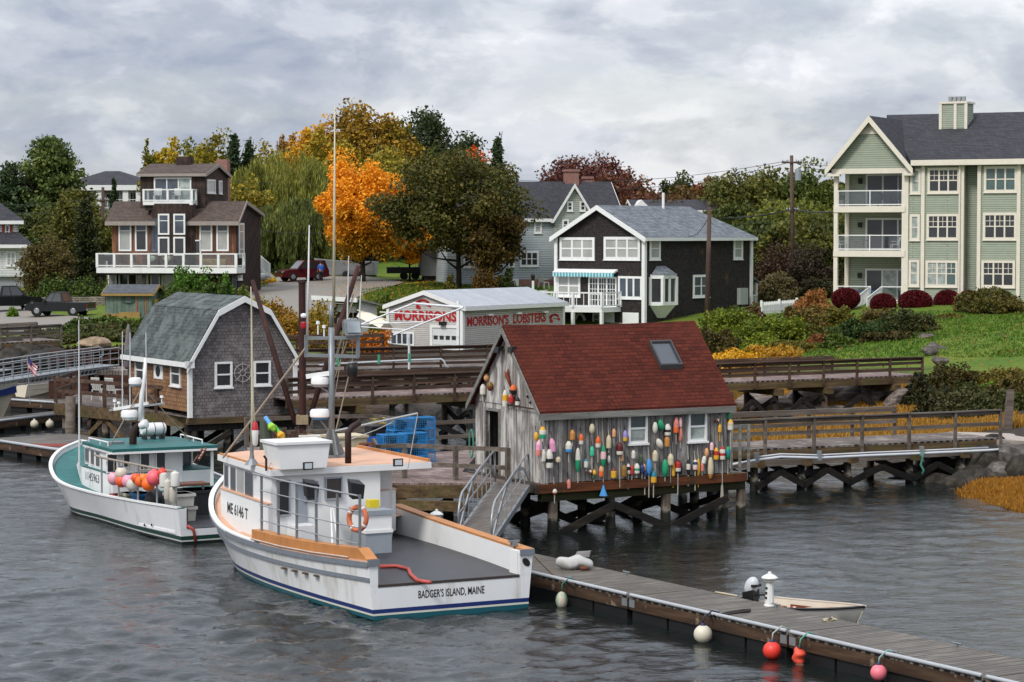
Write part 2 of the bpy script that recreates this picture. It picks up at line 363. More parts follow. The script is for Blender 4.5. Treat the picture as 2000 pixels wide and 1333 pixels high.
def build_water():
    r = np.random.RandomState(11); xs = np.concatenate([[-3500,-400,-80,-44],np.arange(-33,35.01,.2),[46,80,400,3500]]); ys = np.concatenate([[2,20,30],np.arange(35,60,.14),np.arange(60,122,.22),[135,200,600,6000]])
    gx,gy = np.meshgrid(xs,ys); h = np.zeros_like(gx)
    for k in range(60):     # wind ripples of many lengths and headings
        lam = .32*(2.2/.32)**r.rand()**1.35; a = math.radians(75)+r.randn()*.75; kx,ky = math.cos(a)*6.283/lam,math.sin(a)*6.283/lam; h += np.sin(gx*kx+gy*ky+r.rand()*6.28+.6*np.sin(gx*.7+r.rand()*6)+.6*np.sin(gy*.5+r.rand()*6))*lam*.0068
    g = .5+.5*np.sin(gx*.21+1.5*np.sin(gy*.13)+1.)*np.sin(gy*.17+.8*np.sin(gx*.3)); lee = np.clip((66-gy)/16,0,1)*np.clip((6-gx)/10,0,1); amp = .09+.22*g+.95*lee
    amp *= np.clip((gx+33)/4,0,1)*np.clip((35-gx)/4,0,1)*np.clip((gy-35)/3,0,1)*np.clip((122-gy)/12,0,1); h = h*amp
    nx,ny = len(xs),len(ys); V = np.column_stack([gx.ravel(),gy.ravel(),h.ravel()]).astype(np.float32); ix = np.arange(nx*ny).reshape(ny,nx); F = np.stack([ix[:-1,:-1],ix[:-1,1:],ix[1:,1:],ix[1:,:-1]],-1).reshape(-1,4).astype(np.int32); n = len(F)
    me = bpy.data.meshes.new('water'); me.vertices.add(len(V)); me.vertices.foreach_set('co',V.ravel()); me.loops.add(4*n); me.loops.foreach_set('vertex_index',F.ravel()); me.polygons.add(n); me.polygons.foreach_set('loop_start',np.arange(0,4*n,4,dtype=np.int32)); me.polygons.foreach_set('use_smooth',[True]*n); me.update(calc_edges=True)
    t = NT('water'); a = t.noise(2.6,(1,1.2,1),5,.6,.4); b = t.noise(7,(1,1.2,1),3,.55,.2,off=(4,2,0))
    m = t.done((.007,.010,.009),.025,0,.5,t.bump(t.math('ADD',a,t.math('MULTIPLY',b,.25)),1.,.028)); t.b.inputs['IOR'].default_value = 1.333
    me.materials.append(m); o = bpy.data.objects.new('water',me); COL.objects.link(o); tag(o,kind='structure')
build_water()
def sheet(name,pts,mat,lift=.05,sub=10):
    mb = MB(); rows = []
    for (l,r) in pts:
        a = Vector(((l[0]-1000)/FPX*l[1],l[1])); b = Vector(((r[0]-1000)/FPX*r[1],r[1])); rows.append((a,b))
    rr = []
    for i in range(len(rows)-1):
        for k in range(sub): f = k/sub; rr.append((rows[i][0].lerp(rows[i+1][0],f),rows[i][1].lerp(rows[i+1][1],f)))
    rr.append(rows[-1]); m = 8; V = []; F = []
    for a,b in rr:
        for j in range(m+1): p = a.lerp(b,j/m); V.append((p.x,p.y,terr(p.x,p.y)+lift))
    for i in range(len(rr)-1):
        for j in range(m): q = i*(m+1)+j; F.append((q,q+1,q+m+2,q+m+1))
    mb.add(V,F); return tag(mb.build(name,mat,None,True),kind='structure')
def m_asphalt():
    t = NT('asphalt'); n = t.noise(6,det=6,rough=.7); n2 = t.noise(.35,det=4)
    col = t.ramp(n,[(.3,lin('#6b675f')),(.7,lin('#8d8a84'))]); col = t.mix(t.ramp(n2,[(.5,0.),(.62,.7)]),col,lin('#857463'))
    return t.done(col,.9,0,.2,t.bump(n,.3,.02))
ASPH = m_asphalt()
sheet('driveway',[((545,165),(600,165)),((520,172),(650,172)),((500,179),(685,180)),((475,188),(740,192)),((520,201),(790,203)),((545,213),(700,213))],ASPH,.10)
sheet('parking_lot',[((-220,149),(205,151)),((-220,160),(215,162)),((-220,176),(60,178)),((-150,200),(45,200))],ASPH,.10)
# ---------------- building helpers ----------------
WHITE = paint('white_paint','#d9d9d6',.5,.05,3,dirt='#b5b2aa',dlo=.6,dhi=.8)
CREAM = paint('cream_trim','#d3cbbb',.55,.05,3)
GL_DARK = glassy('dark_glass',(.012,.014,.017)); GL_BLIND = glassy('blind_behind_glass','#9a9a94',.08,.8,.12); GL_CURT = glassy('curtain_behind_glass','#8d968f',.08,3,.35)
GL_BLUE = glassy('sky_lit_glass','#39434f',.05); GL_GREEN = glassy('green_curtain_glass','#3a5350',.06,2,.25)
def TW(wall,c):
    return {'front': lambda a,d,z: (a,c-d,z),'right': lambda a,d,z: (c+d,a,z),'left': lambda a,d,z: (c-d,a,z)}[wall]
def wbox(mb,T,a0,a1,d0,d1,z0,z1):
    p,q = T(a0,d0,z0),T(a1,d1,z1)
    mb.box(min(p[0],q[0]),max(p[0],q[0]),min(p[1],q[1]),max(p[1],q[1]),z0,z1)
def rect_on(fr,wall,c,r):
    x0,y0,x1,y1 = r; f = fr.front if wall == 'front' else fr.side; k = 0 if wall == 'front' else 1
    ym,xm = (y0+y1)/2,(x0+x1)/2; a = sorted((f(x0,ym,c)[k],f(x1,ym,c)[k])); return a[0],a[1],f(xm,y1,c).z,f(xm,y0,c).z
def window(root,fr,wall,c,rect,cols=1,rows=2,pane=None,tw=.11,mat=None,name='window',mun=.05,grid=None,sill=True,local=None,panes=None,rp=None):
    a0,a1,z0,z1 = local or rect_on(fr,wall,c,rect); T = TW(wall,c); m = MB()
    wbox(m,T,a0,a0+tw,0,.07,z0,z1); wbox(m,T,a1-tw,a1,0,.07,z0,z1)
    wbox(m,T,a0+tw,a1-tw,0,.07,z1-tw,z1); wbox(m,T,a0+tw,a1-tw,0,.07,z0,z0+tw)
    if sill: wbox(m,T,a0-.04,a1+.04,.0,.11,z0-.06,z0-.001)
    ia0,ia1,iz0,iz1 = a0+tw,a1-tw,z0+tw,z1-tw; cw = (ia1-ia0)/cols
    for i in range(1,cols): wbox(m,T,ia0+cw*i-mun*.9,ia0+cw*i+mun*.9,0,.055,iz0,iz1)
    rr = rows if hasattr(rows,'__len__') else [i/rows for i in range(1,rows)]
    for i in range(cols):
        l = ia0+cw*i+(mun*.9 if i else 0); r_ = ia0+cw*(i+1)-(mun*.9 if i < cols-1 else 0)
        for f in rr: wbox(m,T,l,r_,0,.045,iz0+(iz1-iz0)*f-mun*.6,iz0+(iz1-iz0)*f+mun*.6)
        if grid:
            gx,gz,lo = grid
            for g in range(1,gx): x = l+(r_-l)*g/gx; wbox(m,T,x-.018,x+.018,.012,.035,iz0+(iz1-iz0)*lo,iz1)
            for g in range(1,gz): z = iz0+(iz1-iz0)*(lo+(1-lo)*g/gz); wbox(m,T,l,r_,.012,.034,z-.018,z+.018)
    o = m.build(name,mat or WHITE,root)
    pl = panes or [pane or GL_DARK]*cols
    for i in range(cols):
        fs = [0]+list(rr)+[1] if rp else [0,1]
        for k in range(len(fs)-1): p = MB(); wbox(p,T,ia0+cw*i+.005,ia0+cw*(i+1)-.005,-.03,.018,iz0+(iz1-iz0)*fs[k]+.003,iz0+(iz1-iz0)*fs[k+1]-.003); p.build('pane',rp[k] if rp else pl[i % len(pl)],o)
    return o
def body(root,x0,x1,y0,y1,z0,ze,zr,axis,mat,name='wall'):
    m = MB()
    if axis == 'x':
        ym = (y0+y1)/2; L_ = [(x0,y0,z0),(x0,y1,z0),(x0,y1,ze),(x0,ym,zr),(x0,y0,ze)]; m.slab(L_[::-1],(x1-x0,0,0))
    else:
        xm = (x0+x1)/2; L_ = [(x0,y0,z0),(x1,y0,z0),(x1,y0,ze),(xm,y0,zr),(x0,y0,ze)]; m.slab(L_,(0,y1-y0,0))
    return m.build(name,mat,root)
def roof(root,x0,x1,y0,y1,ze,zr,axis,mat,og=.3,oe=.3,th=.14,trim=None,tw=.2,name='roof'):
    m = MB(); t = MB()
    if axis == 'x':
        ym = (y0+y1)/2; k = (zr-ze)/(ym-y0); e = ze-k*oe
        m.slab([(x0-og,y0-oe,e+.02),(x1+og,y0-oe,e+.02),(x1+og,ym,zr+.02),(x0-og,ym,zr+.02)],(0,0,th))
        m.slab([(x0-og,ym,zr+.02),(x1+og,ym,zr+.02),(x1+og,y1+oe,e+.02),(x0-og,y1+oe,e+.02)],(0,0,th))
        for xx in (x0-og-.05,x1+og):
            for ya,yb in ((y0-oe,ym),(y1+oe,ym)):
                p = [(xx,ya,e-tw+.05),(xx,yb,zr-tw+.05),(xx,yb,zr+th),(xx,ya,e+th)]; t.slab(p if ya < yb else p[::-1],(.05,0,0))
        t.box(x0-og,x1+og,y0-oe-.05,y0-oe,e-tw+.06,e+th-.02); t.box(x0-og,x1+og,y1+oe,y1+oe+.05,e-tw+.06,e+th-.02)
    else:
        xm = (x0+x1)/2; k = (zr-ze)/(xm-x0); e = ze-k*oe
        m.slab([(x0-oe,y0-og,e+.02),(xm,y0-og,zr+.02),(xm,y1+og,zr+.02),(x0-oe,y1+og,e+.02)],(0,0,th))
        m.slab([(xm,y0-og,zr+.02),(x1+oe,y0-og,e+.02),(x1+oe,y1+og,e+.02),(xm,y1+og,zr+.02)],(0,0,th))
        for yy in (y0-og-.05,y1+og):
            for xa,xb in ((x0-oe,xm),(x1+oe,xm)):
                p = [(xa,yy,e-tw+.05),(xb,yy,zr-tw+.05),(xb,yy,zr+th),(xa,yy,e+th)]; t.slab(p if xa < xb else p[::-1],(0,.05,0))
        t.box(x0-oe-.05,x0-oe,y0-og,y1+og,e-tw+.06,e+th-.02); t.box(x1+oe,x1+oe+.05,y0-og,y1+og,e-tw+.06,e+th-.02)
    r_ = m.build(name,mat,root)
    if trim: t.build('trim',trim,root)
    return r_
def corner_boards(root,pts,z0,z1,mat,w=.16,name='corner_board'):
    for x,y in pts: MB().box(x-w/2,x+w/2,y-w/2,y+w/2,z0,z1).build(name,mat,root)
def rails(root,pts,h,mat,posts=True,pw=.09,bars=(1.0,.12),rw=.06,rh=.06,bal=None,glass=None,step=1.6,names=('post','rail','baluster','glass_panel')):
    P = [Vector(p) for p in pts]
    for i in range(len(P)-1):
        a,b = P[i],P[i+1]; L_ = (b-a).length; n = max(1,round(L_/step))
        for k in range(n+(i == len(P)-2)):
            p = a.lerp(b,k/n)
            if posts: MB().box(p.x-pw/2,p.x+pw/2,p.y-pw/2,p.y+pw/2,p.z,p.z+h+.05).build(names[0],mat,root)
        m = MB()
        for f in bars:
            if not bal: m = MB()
            m.beam(a+Vector((0,0,h*f)),b+Vector((0,0,h*f)),rw,rh)
            if not bal: m.build(names[1],mat,root)
        if bal:
            q = max(2,int(L_/bal))
            for k in range(q): p = a.lerp(b,(k+.5)/q); m.box(p.x-.02,p.x+.02,p.y-.02,p.y+.02,p.z+h*bars[-1],p.z+h*bars[0])
        if bal: m.build(names[1],mat,root)
        if glass:
            d = (b-a); z = Vector((0,0,1)); MB().beam(a+z*h*.53,b+z*h*.53,.02,h*.78).build(names[3],glass,root)
M_PANEL = None
def clear_glass():
    t = NT('clear_panel'); b = t.b; b.inputs['Base Color'].default_value = (.5,.55,.55,1); b.inputs['Roughness'].default_value = .05
    g = t.N('ShaderNodeBsdfTransparent'); g.inputs[0].default_value = (.80,.84,.84,1); gl = t.N('ShaderNodeBsdfGlossy'); gl.inputs['Roughness'].default_value = .05
    mx = t.N('ShaderNodeMixShader'); mx.inputs[0].default_value = .12; t.L(g.outputs[0],mx.inputs[1]); t.L(gl.outputs[0],mx.inputs[2])
    t.L(mx.outputs[0],t.nt.nodes['Material Output'].inputs[0]); return t.m
CLEAR = clear_glass()
X1,Z1,XY = (1,0,0),(0,0,1),(1,1,0)
RED_PAINT = paint('red_letter_paint','#a3141d',.6,.12,4,dirt='#7c3634',dlo=.62,dhi=.8)
BLACK = paint('black_paint','#161616',.5,.1); RUSTY = paint('rusty_iron','#30160f',.8,.35,2,dirt='#5a2a18',dlo=.5,dhi=.75,bump=.3)
GALV = paint('galvanised_metal','#7d8284',.45,.12,4,dirt='#6c6d6b',metal=.35); STEEL = paint('brushed_aluminium','#989b9c',.4,.08,4,metal=.5)
BRICK = coursed('red_brick','#8a3f2c','#6f3022','#9a8f86',.22,.075,XY,Z1,.012,bump=.2)
# ---------------- the lobster shed with the red roof ----------------
SHED = Frame(at(1064,945,70),28.5)
def red_roof_mat():
    t = NT('red_asphalt_shingle'); b = t.N('ShaderNodeTexBrick'); b.offset = .5; t.L(t.uv(X1,Z1),b.inputs['Vector'])
    for k,x in (('Color1',lin('#57281d')),('Color2',lin('#421d17')),('Mortar',lin('#26100c'))): b.inputs[k].default_value = (*x,1)
    for k,x in (('Scale',1.),('Mortar Size',.008),('Mortar Smooth',.3),('Brick Width',.30),('Row Height',.102)): b.inputs[k].default_value = x
    n = t.noise(9,(1,1,1),6,.7); col = t.mix(1.,b.outputs['Color'],t.ramp(n,[(.28,.72),(.72,1.28)]),'MULTIPLY')
    col = t.mix(t.ramp(t.noise(.8,(1,1,1),4,.6,off=(4,1,1)),[(.4,0.),(.7,.5)]),col,lin('#592a1e'))
    sp = t.N('ShaderNodeSeparateXYZ'); t.L(t.obj(),sp.inputs[0])
    near = t.ramp(sp.outputs[2],[(0,0.),(1,1.)]); hi = t.math('MULTIPLY',t.math('SUBTRACT',sp.outputs[2],SHED_RIDGE-.42),2.4)
    dr = t.noise(3.2,(3.5,1,.35),6,.75,.6,off=(1,0,3)); lo = t.noise(.55,(1,.1,.1),2,.5,off=(2.2,0,0)); f = t.math('ADD',t.math('ADD',t.math('MULTIPLY',hi,.45),t.math('MULTIPLY',dr,.6)),t.math('MULTIPLY',lo,.4))
    col = t.mix(t.ramp(f,[(1.01,0.),(1.06,.75)]),col,lin('#a89a94'))
    return t.done(col,.95,0,.15,t.bump(t.math('SUBTRACT',1.,b.outputs['Fac']),.5,.03,t.bump(n,.35,.01)))
SHED_W = coursed('weathered_shed_boards','#85817e','#68645f','#25221f',6.0,.155,Z1,XY,.010,.37,wear='#b7b3ad',wlo=.52,whi=.66,wscale=2.3,wstretch=(1.6,1.6,.28),rough=.85,bump=.4,grain=.42,gscale=10,gst=(1,1,.07))
SHED_G = coursed('weathered_gable_boards','#8d8883','#6e6862','#25221f',6.0,.17,Z1,XY,.010,.37,wear='#c4c1bb',wlo=.47,whi=.60,wscale=2.4,wstretch=(1.6,1.6,.26),rough=.85,bump=.4,grain=.5,gscale=10,gst=(1,1,.06))
GREYTRIM = grained('grey_trim_board','#6d6b66','#8c8a84','#a8a59e','x',2,.85,.2,stain='#4a4c38',slo=.55,shi=.7)
PILE = grained('wet_pile_timber','#0c0a08','#1c1713','#352c25','z',1.5,.8,.5,stain='#1a2010',slo=.55,shi=.68,tide=True)
PILEG = grained('pale_pile_timber','#332b24','#564b40','#7a6e62','z',1.5,.85,.5,stain='#3b2c22',slo=.5,shi=.65,tide=True)
BRACE = grained('wet_brace_timber','#0f0c0a','#1f1a15','#3a3129','x',1.2,.8,.4,stain='#333a1a',slo=.6,shi=.7)
SILL = grained('rust_stained_sill','#3c2010','#6a3a1c','#8a5228','x',1.5,.8,.35,stain='#2e2a18',slo=.52,shi=.64)
def pile(root,x,y,z0,z1,r=.15,mat=None,name='pile'):
    q = random.Random(int(x*100+y*37)); MB().tube([(x+q.uniform(-.04,.04),y+q.uniform(-.04,.04),z0),(x,y,z1)],[r*1.08,r*.95],10).build(name,mat or PILE,root,True)
fr = SHED
SX = fr.front(1426,918).x; SY = fr.side(930,905).y; SE = fr.front(1068,800).z; SHED_RIDGE = fr.side(989,643,-.25).z
def build_shed():
    R = framed('fishing_shed','weathered grey plank shed with red shingle roof and rows of buoys, standing on piles','shed',fr)
    m = MB(); d0 = fr.side(976,860).y; d1 = fr.side(951,860).y; dz = fr.side(963,803).z; ym = SY/2; t = .12
    m.box(0,SX,0,t,0,SE); m.box(0,SX,SY-t,SY,0,SE); m.slab([(SX-t,0,0),(SX-t,SY,0),(SX-t,SY,SE),(SX-t,ym,SHED_RIDGE-.1),(SX-t,0,SE)],(t,0,0))
    m.build('wall',SHED_W,R)
    g = MB(); g.slab([(-.02,-.02,-.02),(-.02,-.02,SE),(-.02,d0,SE),(-.02,d0,-.02)],(t,0,0)); g.slab([(-.02,d1,-.02),(-.02,d1,SE),(-.02,SY,SE),(-.02,SY,-.02)],(t,0,0))
    g.slab([(-.02,d0,dz),(-.02,d0,SE),(-.02,d1,SE),(-.02,d1,dz)],(t,0,0)); g.slab([(-.05,-.02,SE),(-.05,ym,SHED_RIDGE-.08),(-.05,SY,SE)],(t,0,0))
    g.build('gable_wall',SHED_G,R)
    MB().box(.1,SX-.1,.1,SY-.1,-.06,-.01).build('floor_boards',PILEG,R)
    dm = MB(); dm.box(-.05,.03,d0-.09,d0,0,dz+.09); dm.box(-.05,.03,d1,d1+.09,0,dz+.09); dm.box(-.05,.03,d0,d1,dz,dz+.09); dm.build('door_frame',GREYTRIM,R)
    k = (SHED_RIDGE-SE)/ym; oe = .16; og = .24; r = MB(); e = SE-k*oe
    for s in (0,1):
        ya,yb = ((-oe,ym) if s == 0 else (SY+oe,ym)); n = 14
        for i in range(n):     # slightly sagging sheets of shingle
            xa = -og+(SX+og+.1)*i/n; xb = -og+(SX+og+.1)*(i+1)/n
            sag = lambda x: -.05*math.sin(math.pi*max(0,min(1,x/SX)))
            a,b = (xa,ya,e+.03),(xb,ya,e+.03); c_,d_ = (xb,yb,SHED_RIDGE+.03+sag(xb)),(xa,yb,SHED_RIDGE+.03+sag(xa))
            P = [a,b,c_,d_] if s == 0 else [a,d_,c_,b]
            r.slab(P,(0,0,.09))
    ro = r.build('roof',red_roof_mat(),R)
    fb = MB(); fb.box(-og+.02,SX+.08,-oe-.05,-oe-.002,e-.14,e+.05); fb.box(-og,SX+og,SY+oe,SY+oe+.05,e-.14,e+.05); fb.build('eaves_board',GREYTRIM,R)
    rb = MB()
    for ya in (-oe,SY+oe):
        P = [(-og-.05,ya,e-.14),(-og-.05,ym,SHED_RIDGE-.15),(-og-.05,ym,SHED_RIDGE+.03),(-og-.05,ya,e+.05)]; rb.slab(P if ya < 0 else P[::-1],(.045,0,0))
    rb.build('rake_board',GREYTRIM,R)
    MB().tube([(-.13,.05,SE-.02),(-.13,SY*.5,SE+.02)],.02,6).build('iron_rod',RUSTY,R)
    def rp(px,py):
        o = fr.o; d = fr.I.to_3x3() @ ray(px,py); nrm = Vector((0,-k,1)); p0 = Vector((0,0,SE+.13)); tt = (p0-o).dot(nrm)/d.dot(nrm); return o+d*tt
    a,b = rp(1290,722),rp(1309,673); x0,x1 = a.x,rp(1333,720).x; y0,y1 = a.y,b.y
    zz = lambda y: SE+k*y+.12
    sk = MB(); w = .055
    for (xa,xb,ya,yb) in ((x0,x0+w,y0,y1),(x1-w,x1,y0,y1),(x0+w,x1-w,y0,y0+w*.7),(x0+w,x1-w,y1-w*.7,y1)):
        sk.slab([(xa,ya,zz(ya)),(xb,ya,zz(ya)),(xb,yb,zz(yb)),(xa,yb,zz(yb))],(0,-.03,.16))
    so = sk.build('skylight',paint('grey_skylight_frame','#3c3a3a',.5,.1),R)
    MB().slab([(x0+w,y0+w*.7,zz(y0+w*.7)),(x1-w,y0+w*.7,zz(y0+w*.7)),(x1-w,y1-w*.7,zz(y1-w*.7)),(x0+w,y1-w*.7,zz(y1-w*.7))],(0,0,.1)).build('pane',glassy('skylight_glass','#2a323a',.03),so)
    for r_ in ((1226,808,1263,866),(1343,804,1379,862)): window(R,fr,'front',0,r_,1,2,None,.07,WHITE,rp=[GL_CURT,glassy('dark_green_blind','#2c3a35',.06,2,.2)])
    for px,py in ((977,683),(1003,683)):
        p = fr.side(px,py,-.18); lm = MB(); lm.tube([(-.02,p.y,p.z+.05),(-.16,p.y,p.z+.07)],.02,6); lm.hexa([(-.34,p.y-.12,p.z-.10),(-.34,p.y+.12,p.z-.10),(-.16,p.y+.1,p.z-.02),(-.16,p.y-.1,p.z-.02),(-.30,p.y-.12,p.z+.08),(-.30,p.y+.12,p.z+.08),(-.12,p.y+.1,p.z+.10),(-.12,p.y-.1,p.z+.10)]); lm.build('flood_lamp',BLACK,R)
    MB().box(-.25,SX+.55,-.12,.14,-.28,-.02).build('sill_beam',SILL,R); MB().box(SX+.02,SX+.6,-.1,1.2,-.24,-.022).build('sill_beam',GREYTRIM,R)
    MB().box(-.27,-.05,-.1,SY+.1,-.3,-.025).build('sill_beam',PILEG,R)
    zw = -fr.loc.z; px_ = [.35,2.35,4.35,SX-.15,SX+.5]
    for j,y in enumerate((.02,1.7,3.4)):
        MB().box(-.1,SX+.6,y+.02,y+.24,-.55,-.285).build('floor_beam',PILE if j else grained('mossy_beam','#1c1a10','#3a3a1c','#55522a','x',1.2),R)
        for i,x in enumerate(px_): pile(R,x,y+.12,zw-1.5,-.55,.16,PILEG if j == 0 and i % 2 == 0 else PILE)
        for i in range(len(px_)-2):
            a,b = px_[i],px_[i+1]; z0,z1 = zw-.1,-.75
            if (i+j) % 2: z0,z1 = z1,z0
            MB().beam((a,y-.12,z0),(b,y-.12,z1),.09,.22).build('brace',BRACE,R)
    for x in px_[:-1]:
        MB().beam((x+.1,.2,-.7),(x+.1,3.4,zw-.1),.09,.2).build('brace',BRACE,R)
    return R
build_shed()
# ---------------- gambrel shack ----------------
GAM = Frame(at(371,806,95),30)
SH_GREY = coursed('grey_cedar_shingle','#77706e','#5f5958','#2a2625',.16,.135,XY,Z1,.007,.5,wear='#8c8684',wscale=2,grain=.3,gscale=14,gst=(1,1,.3),bump=.5)
SH_CEDAR = coursed('orange_cedar_shingle','#94704f','#78563b','#35241a',.2,.17,XY,Z1,.010,.5,wear='#6a5140',wlo=.5,whi=.7,wscale=1.5,grain=.3,gscale=14,gst=(1,1,.3),bump=.5)
RF_GREEN = coursed('grey_green_asphalt_shingle','#4b5150','#383e3e','#1f2222',.32,.13,(0,1,0),Z1,.008,.5,wear='#5f6762',wlo=.46,whi=.6,wscale=1.3,grain=.3,gscale=12,bump=.4)
DECKW = coursed('grey_deck_boards','#6f655e','#574e48','#120f0d',4.0,.14,(0,1,0),X1,.012,.4,wear='#9b918a',grain=.3,gscale=9,gst=(1,.1,1))
DECKX = coursed('grey_deck_boards_cross','#695f58','#544b45','#120f0d',4.0,.14,X1,(0,1,0),.012,.4,wear='#978c84',grain=.3,gscale=9,gst=(.1,1,1))
RAILW = grained('brown_rail_timber','#3a2a22','#5a4437','#77604f','x',1.5,.85,.3)
RAILG = grained('grey_rail_timber','#4f453d','#73685e','#938a80','x',1.5,.85,.3)
MOSSB = grained('mossy_edge_beam','#3d3122','#6a5539','#8a7351','x',1.4,.85,.3,stain='#4a4a22',slo=.52,shi=.66)
def build_gambrel():
    fr = GAM
    R = framed('boathouse','grey shingled shack with gambrel roof and white trim, on piles over the water','shack',fr)
    W = fr.front(576,800).x; D = fr.side(252,770).y; ze = fr.front(372,707).z
    kl = fr.front(423,612); ap = fr.front(474,585); zk = kl.z; xk = kl.x; za = ap.z; xm = W/2; xr = W-xk
    prof = [(0,0),(W,0),(W,ze),(xr,zk),(xm,za),(xk,zk),(0,ze)]
    m = MB(); m.slab([(x,0,z-.25 if z == 0 else z) for x,z in prof],(0,.15,0)); m.slab([(x,D-.15,z) for x,z in prof],(0,.15,0)); m.box(W-.15,W,.15,D-.15,0,ze); m.build('wall',SH_GREY,R)
    MB().box(0,.15,.15,D-.15,0,ze).build('side_wall',SH_CEDAR,R)
    rf = MB(); og = .22; o = .18; ky = (zk-ze)/xk
    L_ = [(-o*1.2,ze-ky*o+.02),(xk,zk+.04),(xm,za+.05),(xr,zk+.04),(W+o*1.2,ze-ky*o+.02)]
    for i in range(4):
        (xa,z1),(xb,z2) = L_[i],L_[i+1]; rf.slab([(xa,-og,z1),(xb,-og,z2),(xb,D+og,z2),(xa,D+og,z1)],(0,0,.1) if i in (1,2) else ((-.09 if i == 0 else .09),0,.05))
    rf.build('roof',RF_GREEN,R)
    for i,(y,dy) in enumerate(((-og-.06,.06),)):
        tr = MB()
        for i in range(4):
            (xa,z1),(xb,z2) = L_[i],L_[i+1]; tr.slab([(xa,y,z1-.16),(xb,y,z2-.16),(xb,y,z2+.09),(xa,y,z1+.09)],(0,dy,0))
        tr.box(W-.1,W+.35,y,y+dy,ze-.25,ze+.05); tr.box(-.3,.1,y,y+dy,ze-.25,ze+.03)
        tr.build('rake_trim',WHITE,R)
    MB().box(-.3,-.24,-og,D+og,ze-.22,ze-.02).build('eaves_trim',WHITE,R)
    corner_boards(R,[(0,0),(W,0)],-.22,ze-.02,WHITE,.17)
    for r_ in ((419,707,453,757),(495,705,528,753)): window(R,fr,'front',0,r_,1,2,GL_DARK,.085)
    for r_ in ((335,707,354,754),(266,700,283,746)): window(R,fr,'left',0,r_,1,2,GL_DARK,.08)
    p = fr.side(310,725); b = MB(); T = TW('left',0); wbox(b,T,p.y-.5,p.y+.5,0,.03,p.z-.33,p.z+.33); pb = b.build('sign_board',WHITE,R)
    e = MB(); e.lathe([(.16,0),(.16,.02)],14,(-.032,p.y,p.z),(-1,0,0),1.45,1.45); e.build('emblem',BLACK,pb)
    p = fr.front(474,729,-.05); wh = MB(); wh.torus((p.x,-.05,p.z),.36,.022,(0,1,0),22,6); wh.torus((p.x,-.05,p.z),.12,.02,(0,1,0),14,6)
    for k in range(8): a = k*math.pi/4; wh.tube([(p.x+.1*math.cos(a),-.05,p.z+.1*math.sin(a)),(p.x+.46*math.cos(a),-.05,p.z+.46*math.sin(a))],.018,6)
    wh.build('wheel_ornament',paint('pale_wheel','#8f8984',.8,.1),R)
    MB().box(-.1,W+.3,-.02,.2,-.5,-.26).build('sill_beam',MOSSB,R); MB().box(0,W,D-.3,D,-.5,-.26).build('sill_beam',PILE,R)
    zw = -fr.loc.z
    for y in (.1,D*.5,D-.2):
        MB().box(-.1,W+.2,y,y+.22,-.78,-.505).build('floor_beam',PILE,R)
        for x in (.25,W*.36,W*.7,W-.1): pile(R,x,y+.1,zw-1.5,-.78,.16)
        for x in (.25,W*.36): MB().beam((x,y-.1,zw),(x+W*.33,y-.1,-.85),.1,.2).build('brace',BRACE,R)
    MB().box(.02,W-.02,.02,D-.02,-.25,-.2).build('floor_boards',DECKX,R)
    return R
build_gambrel()
# ---------------- lobster shop ----------------
MOR = Frame(at(903,692,152),55)
CLAP_G = coursed('grey_clapboard','#bab5af','#b2ada7','#6e6964',8.,.125,XY,Z1,.012,.3,grain=.07,gscale=2,bump=.6,wear='#8d8780',wlo=.55,whi=.8,wscale=.8)
def lobster_shape(mb,T,w,h,a0,z0,flip=1):
    body_ = []
    def pt(u,v): u = u if flip > 0 else 1-u; return T(a0+u*w,.02,z0+v*h)
    def blob(c,rx,ry,n=12,rot=0): 
        P = []
        for i in range(n):
            a = 2*math.pi*i/n; x = rx*math.cos(a); y = ry*math.sin(a); P.append(pt(c[0]+x*math.cos(rot)-y*math.sin(rot),c[1]+x*math.sin(rot)+y*math.cos(rot)))
        n_ = len(mb.v); mb.add(P,[tuple(range(n))])
    arc = [(.10+.40-.34*math.cos(t),.52+.34*math.sin(t)) for t in np.linspace(.2,2.75,9)]
    for i,(x,y) in enumerate(arc): blob((x,y),.135-.006*i,.12-.004*i,10,i*.3)
    blob((.85,.40),.12,.10,10); blob((.93,.30),.07,.05,8,.6); blob((.93,.46),.07,.05,8,-.5)
    blob((.18,.40),.10,.14,10,.3); blob((.16,.22),.09,.12,10,.2); blob((.26,.14),.13,.08,10,-.2); blob((.30,.30),.06,.10,8,.5)
    for k in range(4): blob((.42+.09*k,.50-.02*k),.018,.10,6,.15*k)
